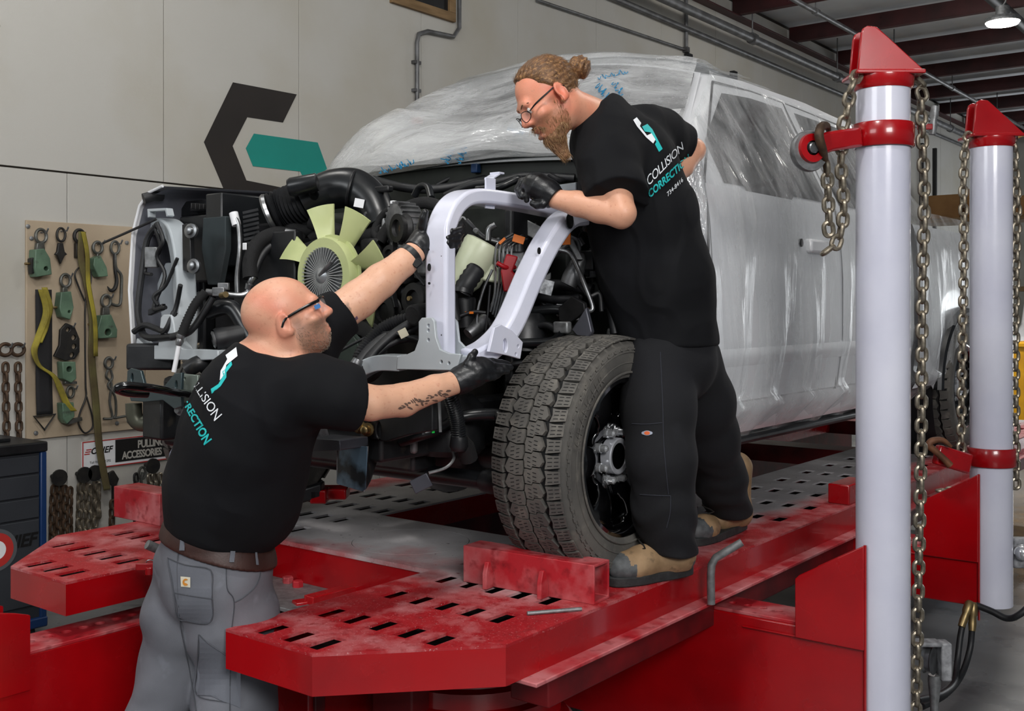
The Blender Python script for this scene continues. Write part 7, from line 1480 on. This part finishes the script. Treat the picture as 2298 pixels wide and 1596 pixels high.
# chains at the far left and the bundles below the sign
gc = 'chains hanging on the wall'
for px_, lab in ((12, 'rusty hooked chain hanging leftmost beside the tool board'), (40, 'rusty hooked chain hanging second beside the tool board')):
    r = chain('wall_chain', [wp(px_, 800), wp(px_ + 1, 880), wp(px_ + 3, 975)], lab, .008, .048, group=gc, m=m_rust, face=(1, 0, 0)); mb = MB(); ring(mb, px_, 785, .034, .03, .010); mb.build('grab_hook', m_rust, r); peg(r, px_, 778)
hang = [((122, 1075), (117, 1205), 'leftmost'), ((133, 1072), (131, 1210), 'second'), ((145, 1078), (146, 1212), 'third'), ((158, 1080), (157, 1208), 'fourth'), ((180, 1072), (176, 1190), 'fifth'), ((190, 1068), (188, 1195), 'sixth'), ((200, 1075), (200, 1195), 'seventh'), ((213, 1066), (214, 1170), 'eighth'), ((222, 1070), (220, 1150), 'ninth'), ((252, 1110), (250, 1185), 'tenth'), ((305, 1050), (306, 1170), 'eleventh'), ((335, 1052), (336, 1160), 'twelfth'), ((345, 1050), (350, 1120), 'thirteenth'), ((357, 1050), (360, 1110), 'fourteenth')]
for k, (a, b, n) in enumerate(hang):
    r = chain('bundle_chain', [wp(*a), wp((a[0] + b[0]) / 2 + random.uniform(-2, 2), (a[1] + b[1]) / 2), wp(*b)], f'{n} chain ' + ('' if k == 0 else 'from the left ') + 'hanging on the white wall below the sign', .008, .046, group='chains hanging below the sign', m=(m_rust if k < 4 or k == 9 else m_chain) if k not in (10,) else m_dsteel, face=(1, .3, 0))
for k, (p, n) in enumerate((((132, 1072), 'under the left side of the sign'), ((188, 1066), 'below the middle of the sign'), ((212, 1062), 'behind the end of the olive strap'), ((342, 1046), 'below the right end of the sign'))):
    T = empty('chain_peg', tuple(wp(*p)), 'dark round chain peg ' + n, 'peg', 'chain pegs on the wall'); MB().lathe([(-.07, .012), (0, .012), (.0, .045), (.012, .045)], wp(*p, XB + .03), (1, 0, 0), 16).build('disc', m_dsteel, T); MB().cyl(wp(*p, WX), wp(*p, XB + .03), .012).build('pin', m_dsteel, T)
T = empty('hook_rod', tuple(wp(330, 1150)), 'bent grey hook rod hanging between chains below the sign', 'hook'); MB().tube([wp(*p) for p in ((320, 1060), (317, 1085), (328, 1110), (332, 1140), (330, 1175))], .009, 8, smooth=4).build('rod', m_lsteel, T); mb = MB(); ring(mb, 319, 1062, .022, .034, .008); mb.build('rod_eye', m_lsteel, T)
T = empty('flat_hook', tuple(wp(258, 1120)), 'flat dark steel hook hanging right of the olive strap', 'hook'); xplate([(245, 1062), (256, 1056), (268, 1075), (262, 1090), (262, 1128), (254, 1128), (254, 1092), (246, 1085)], XB, .02).build('hook_plate', m_dsteel, T, bevel=.003)
# sign
sg = empty('wall_sign', tuple(wp(277, 1055, WX)), 'white and black pulling accessories sign with thin red border on the wall', 'sign')
s0, s1 = atx(182, 992, WX), atx(374, 1032, WX); z0 = atx(182, 1055, WX)[2]; z1 = s0[2]; ya, yb = s0[1], s1[1]
MB().box((WX + .003, ya, z0), (WX + .012, yb, z1)).build('sign_panel', m_white, sg)
MB().plate([(ya, z0), (yb, z0), (yb, z1), (ya, z1)], [[(ya + .006, z0 + .006), (yb - .006, z0 + .006), (yb - .006, z1 - .006), (ya + .006, z1 - .006)]], o=(WX + .0135, 0, 0), u=(0, 1, 0), v=(0, 0, 1), th=.001).build('red_border', mat('sign red', '#b5302c', .5), sg)
bl = ya + (yb - ya) * .37; MB().box((WX + .012, bl, z0 + .02), (WX + .0135, yb - .008, z1 - .008)).build('black_field', mat('sign black', '#151414', .5), sg)
m_sil = mat('silver lettering', '#b9b6ae', .5); ux, vz = (0, 1, 0), (0, 0, 1)
text_obj('lettering', 'PULLING', .062, (WX + .0135, yb - .115, z0 + .108), (0, .8, 0), vz, m_sil, sg, bold=.035, space=.9); text_obj('lettering', 'ACCESSORIES', .060, (WX + .0135, (bl + yb) / 2, z0 + .052), (0, .78, 0), vz, m_sil, sg, bold=.035, space=.9)
text_obj('lettering', 'CHIEF', .05, (WX + .012, ya + .115, (z0 + z1) / 2 + .02), ux, vz, mat('sign black'), sg, bold=.03, shear=.3); text_obj('lettering', 'Toll Free 800 292', .018, (WX + .012, ya + .11, z0 + .035), ux, vz, mat('sign black'), sg, bold=.01)
for k in range(3): MB().box((WX + .012, ya + .012 + .006 * k, (z0 + z1) / 2 + .004 + .012 * k), (WX + .0128, ya + .045 + .006 * k, (z0 + z1) / 2 + .01 + .012 * k)).build('logo_bar', mat('sign red'), sg)
# ---------------------------------------------------------------- tool cabinet at the left edge
tc = empty('tool_cabinet', (-5.1, 2.6, 0), 'dark grey steel drawer cabinet with black top and blue corner at left edge', 'cabinet')
cx1 = atz(108, 1400, .0); X1c, Y1c = -5.03, 2.96
m_cab = mat('dark grey cabinet paint', '#33363b', .45, col2='#2b2e33', vs=3, bump=.05, bs=200); m_cabb = mat('blue cabinet trim', '#12305c', .4)
q = atx(106, 1010, X1c)
Y1c = q[1]; ztop = 1.65 - (990 - 690) / FPX * ((q - 0) @ FW)
MB().box((-5.52, Y1c - 1.2, .12), (X1c - .012, Y1c - .02, ztop - .05)).build('carcass', m_cab, tc, bevel=.006)
MB().box((-5.53, Y1c - 1.22, ztop - .05), (X1c + .01, Y1c, ztop)).build('worktop', m_black, tc, bevel=.008)
MB().box((X1c - .03, Y1c - .035, .12), (X1c + .004, Y1c - .003, ztop - .05)).build('corner_trim', m_cabb, tc, bevel=.006)
zs = [ztop - .06]
for py_ in (1060, 1112, 1160): zs.append(1.65 - (py_ - 690) / FPX * (q @ FW))
zs.append(.2)
for a, b in zip(zs[:-1], zs[1:]): MB().box((X1c - .014, Y1c - 1.17, b + .004), (X1c, Y1c - .04, a - .004)).build('drawer_front' if a != zs[-2] else 'door_front', m_cab, tc, bevel=.004)
MB().box((-5.5, Y1c - 1.2, .09), (X1c + .01, Y1c, .14)).build('plinth', m_cabb, tc, bevel=.008)
for yy in (-.08, -1.1): MB().lathe([(-.02, .06), (.02, .06)], (X1c - .06, Y1c + yy, .06), (0, 1, 0), 16).build('caster', m_rubber, tc); MB().box((X1c - .09, Y1c + yy - .025, .06), (X1c - .03, Y1c + yy + .025, .11)).build('caster_fork', m_galv, tc)
c = atx(40, 1217, X1c + .001); text_obj('lettering', 'CHIEF', .085, c - np.array([0, .02, 0]), ux, vz, mat('cabinet print black', '#0b0b0c', .5), tc, bold=.03, shear=.25, space=.95)
c = atx(-8, 1236, X1c + .002); MB().lathe([(0, .1), (.001, .1)], c, (1, 0, 0), 32).build('emblem_ring', mat('grey print', '#55585c', .5), tc); MB().lathe([(0, .082), (.0018, .082)], c, (1, 0, 0), 32).build('emblem_disc', mat('sign red'), tc); MB().lathe([(0, .045), (.0025, .045)], c, (1, 0, 0), 32).build('emblem_centre', m_white, tc)
MB().box((-5.35, Y1c - .35, ztop), (-5.15, Y1c - .12, ztop + .018)).build('flat_tray', m_black, bevel=.004, label='small flat black tray lying on the cabinet worktop', cat='tray')
# glowing panels added in the far doorway in place of daylight outside
dr = empty('door_1', (-.8, 23, 0)); tag(dr, kind='structure')
for k in range(8): MB().box((-3.2, 23.02, .02 + k * .4), (1.6, 23.06, .02 + k * .4 + .39)).build('door_panel', mat('daylight glow panel', '#f2f6fa', .5, emit=1.6), dr, bevel=.004)
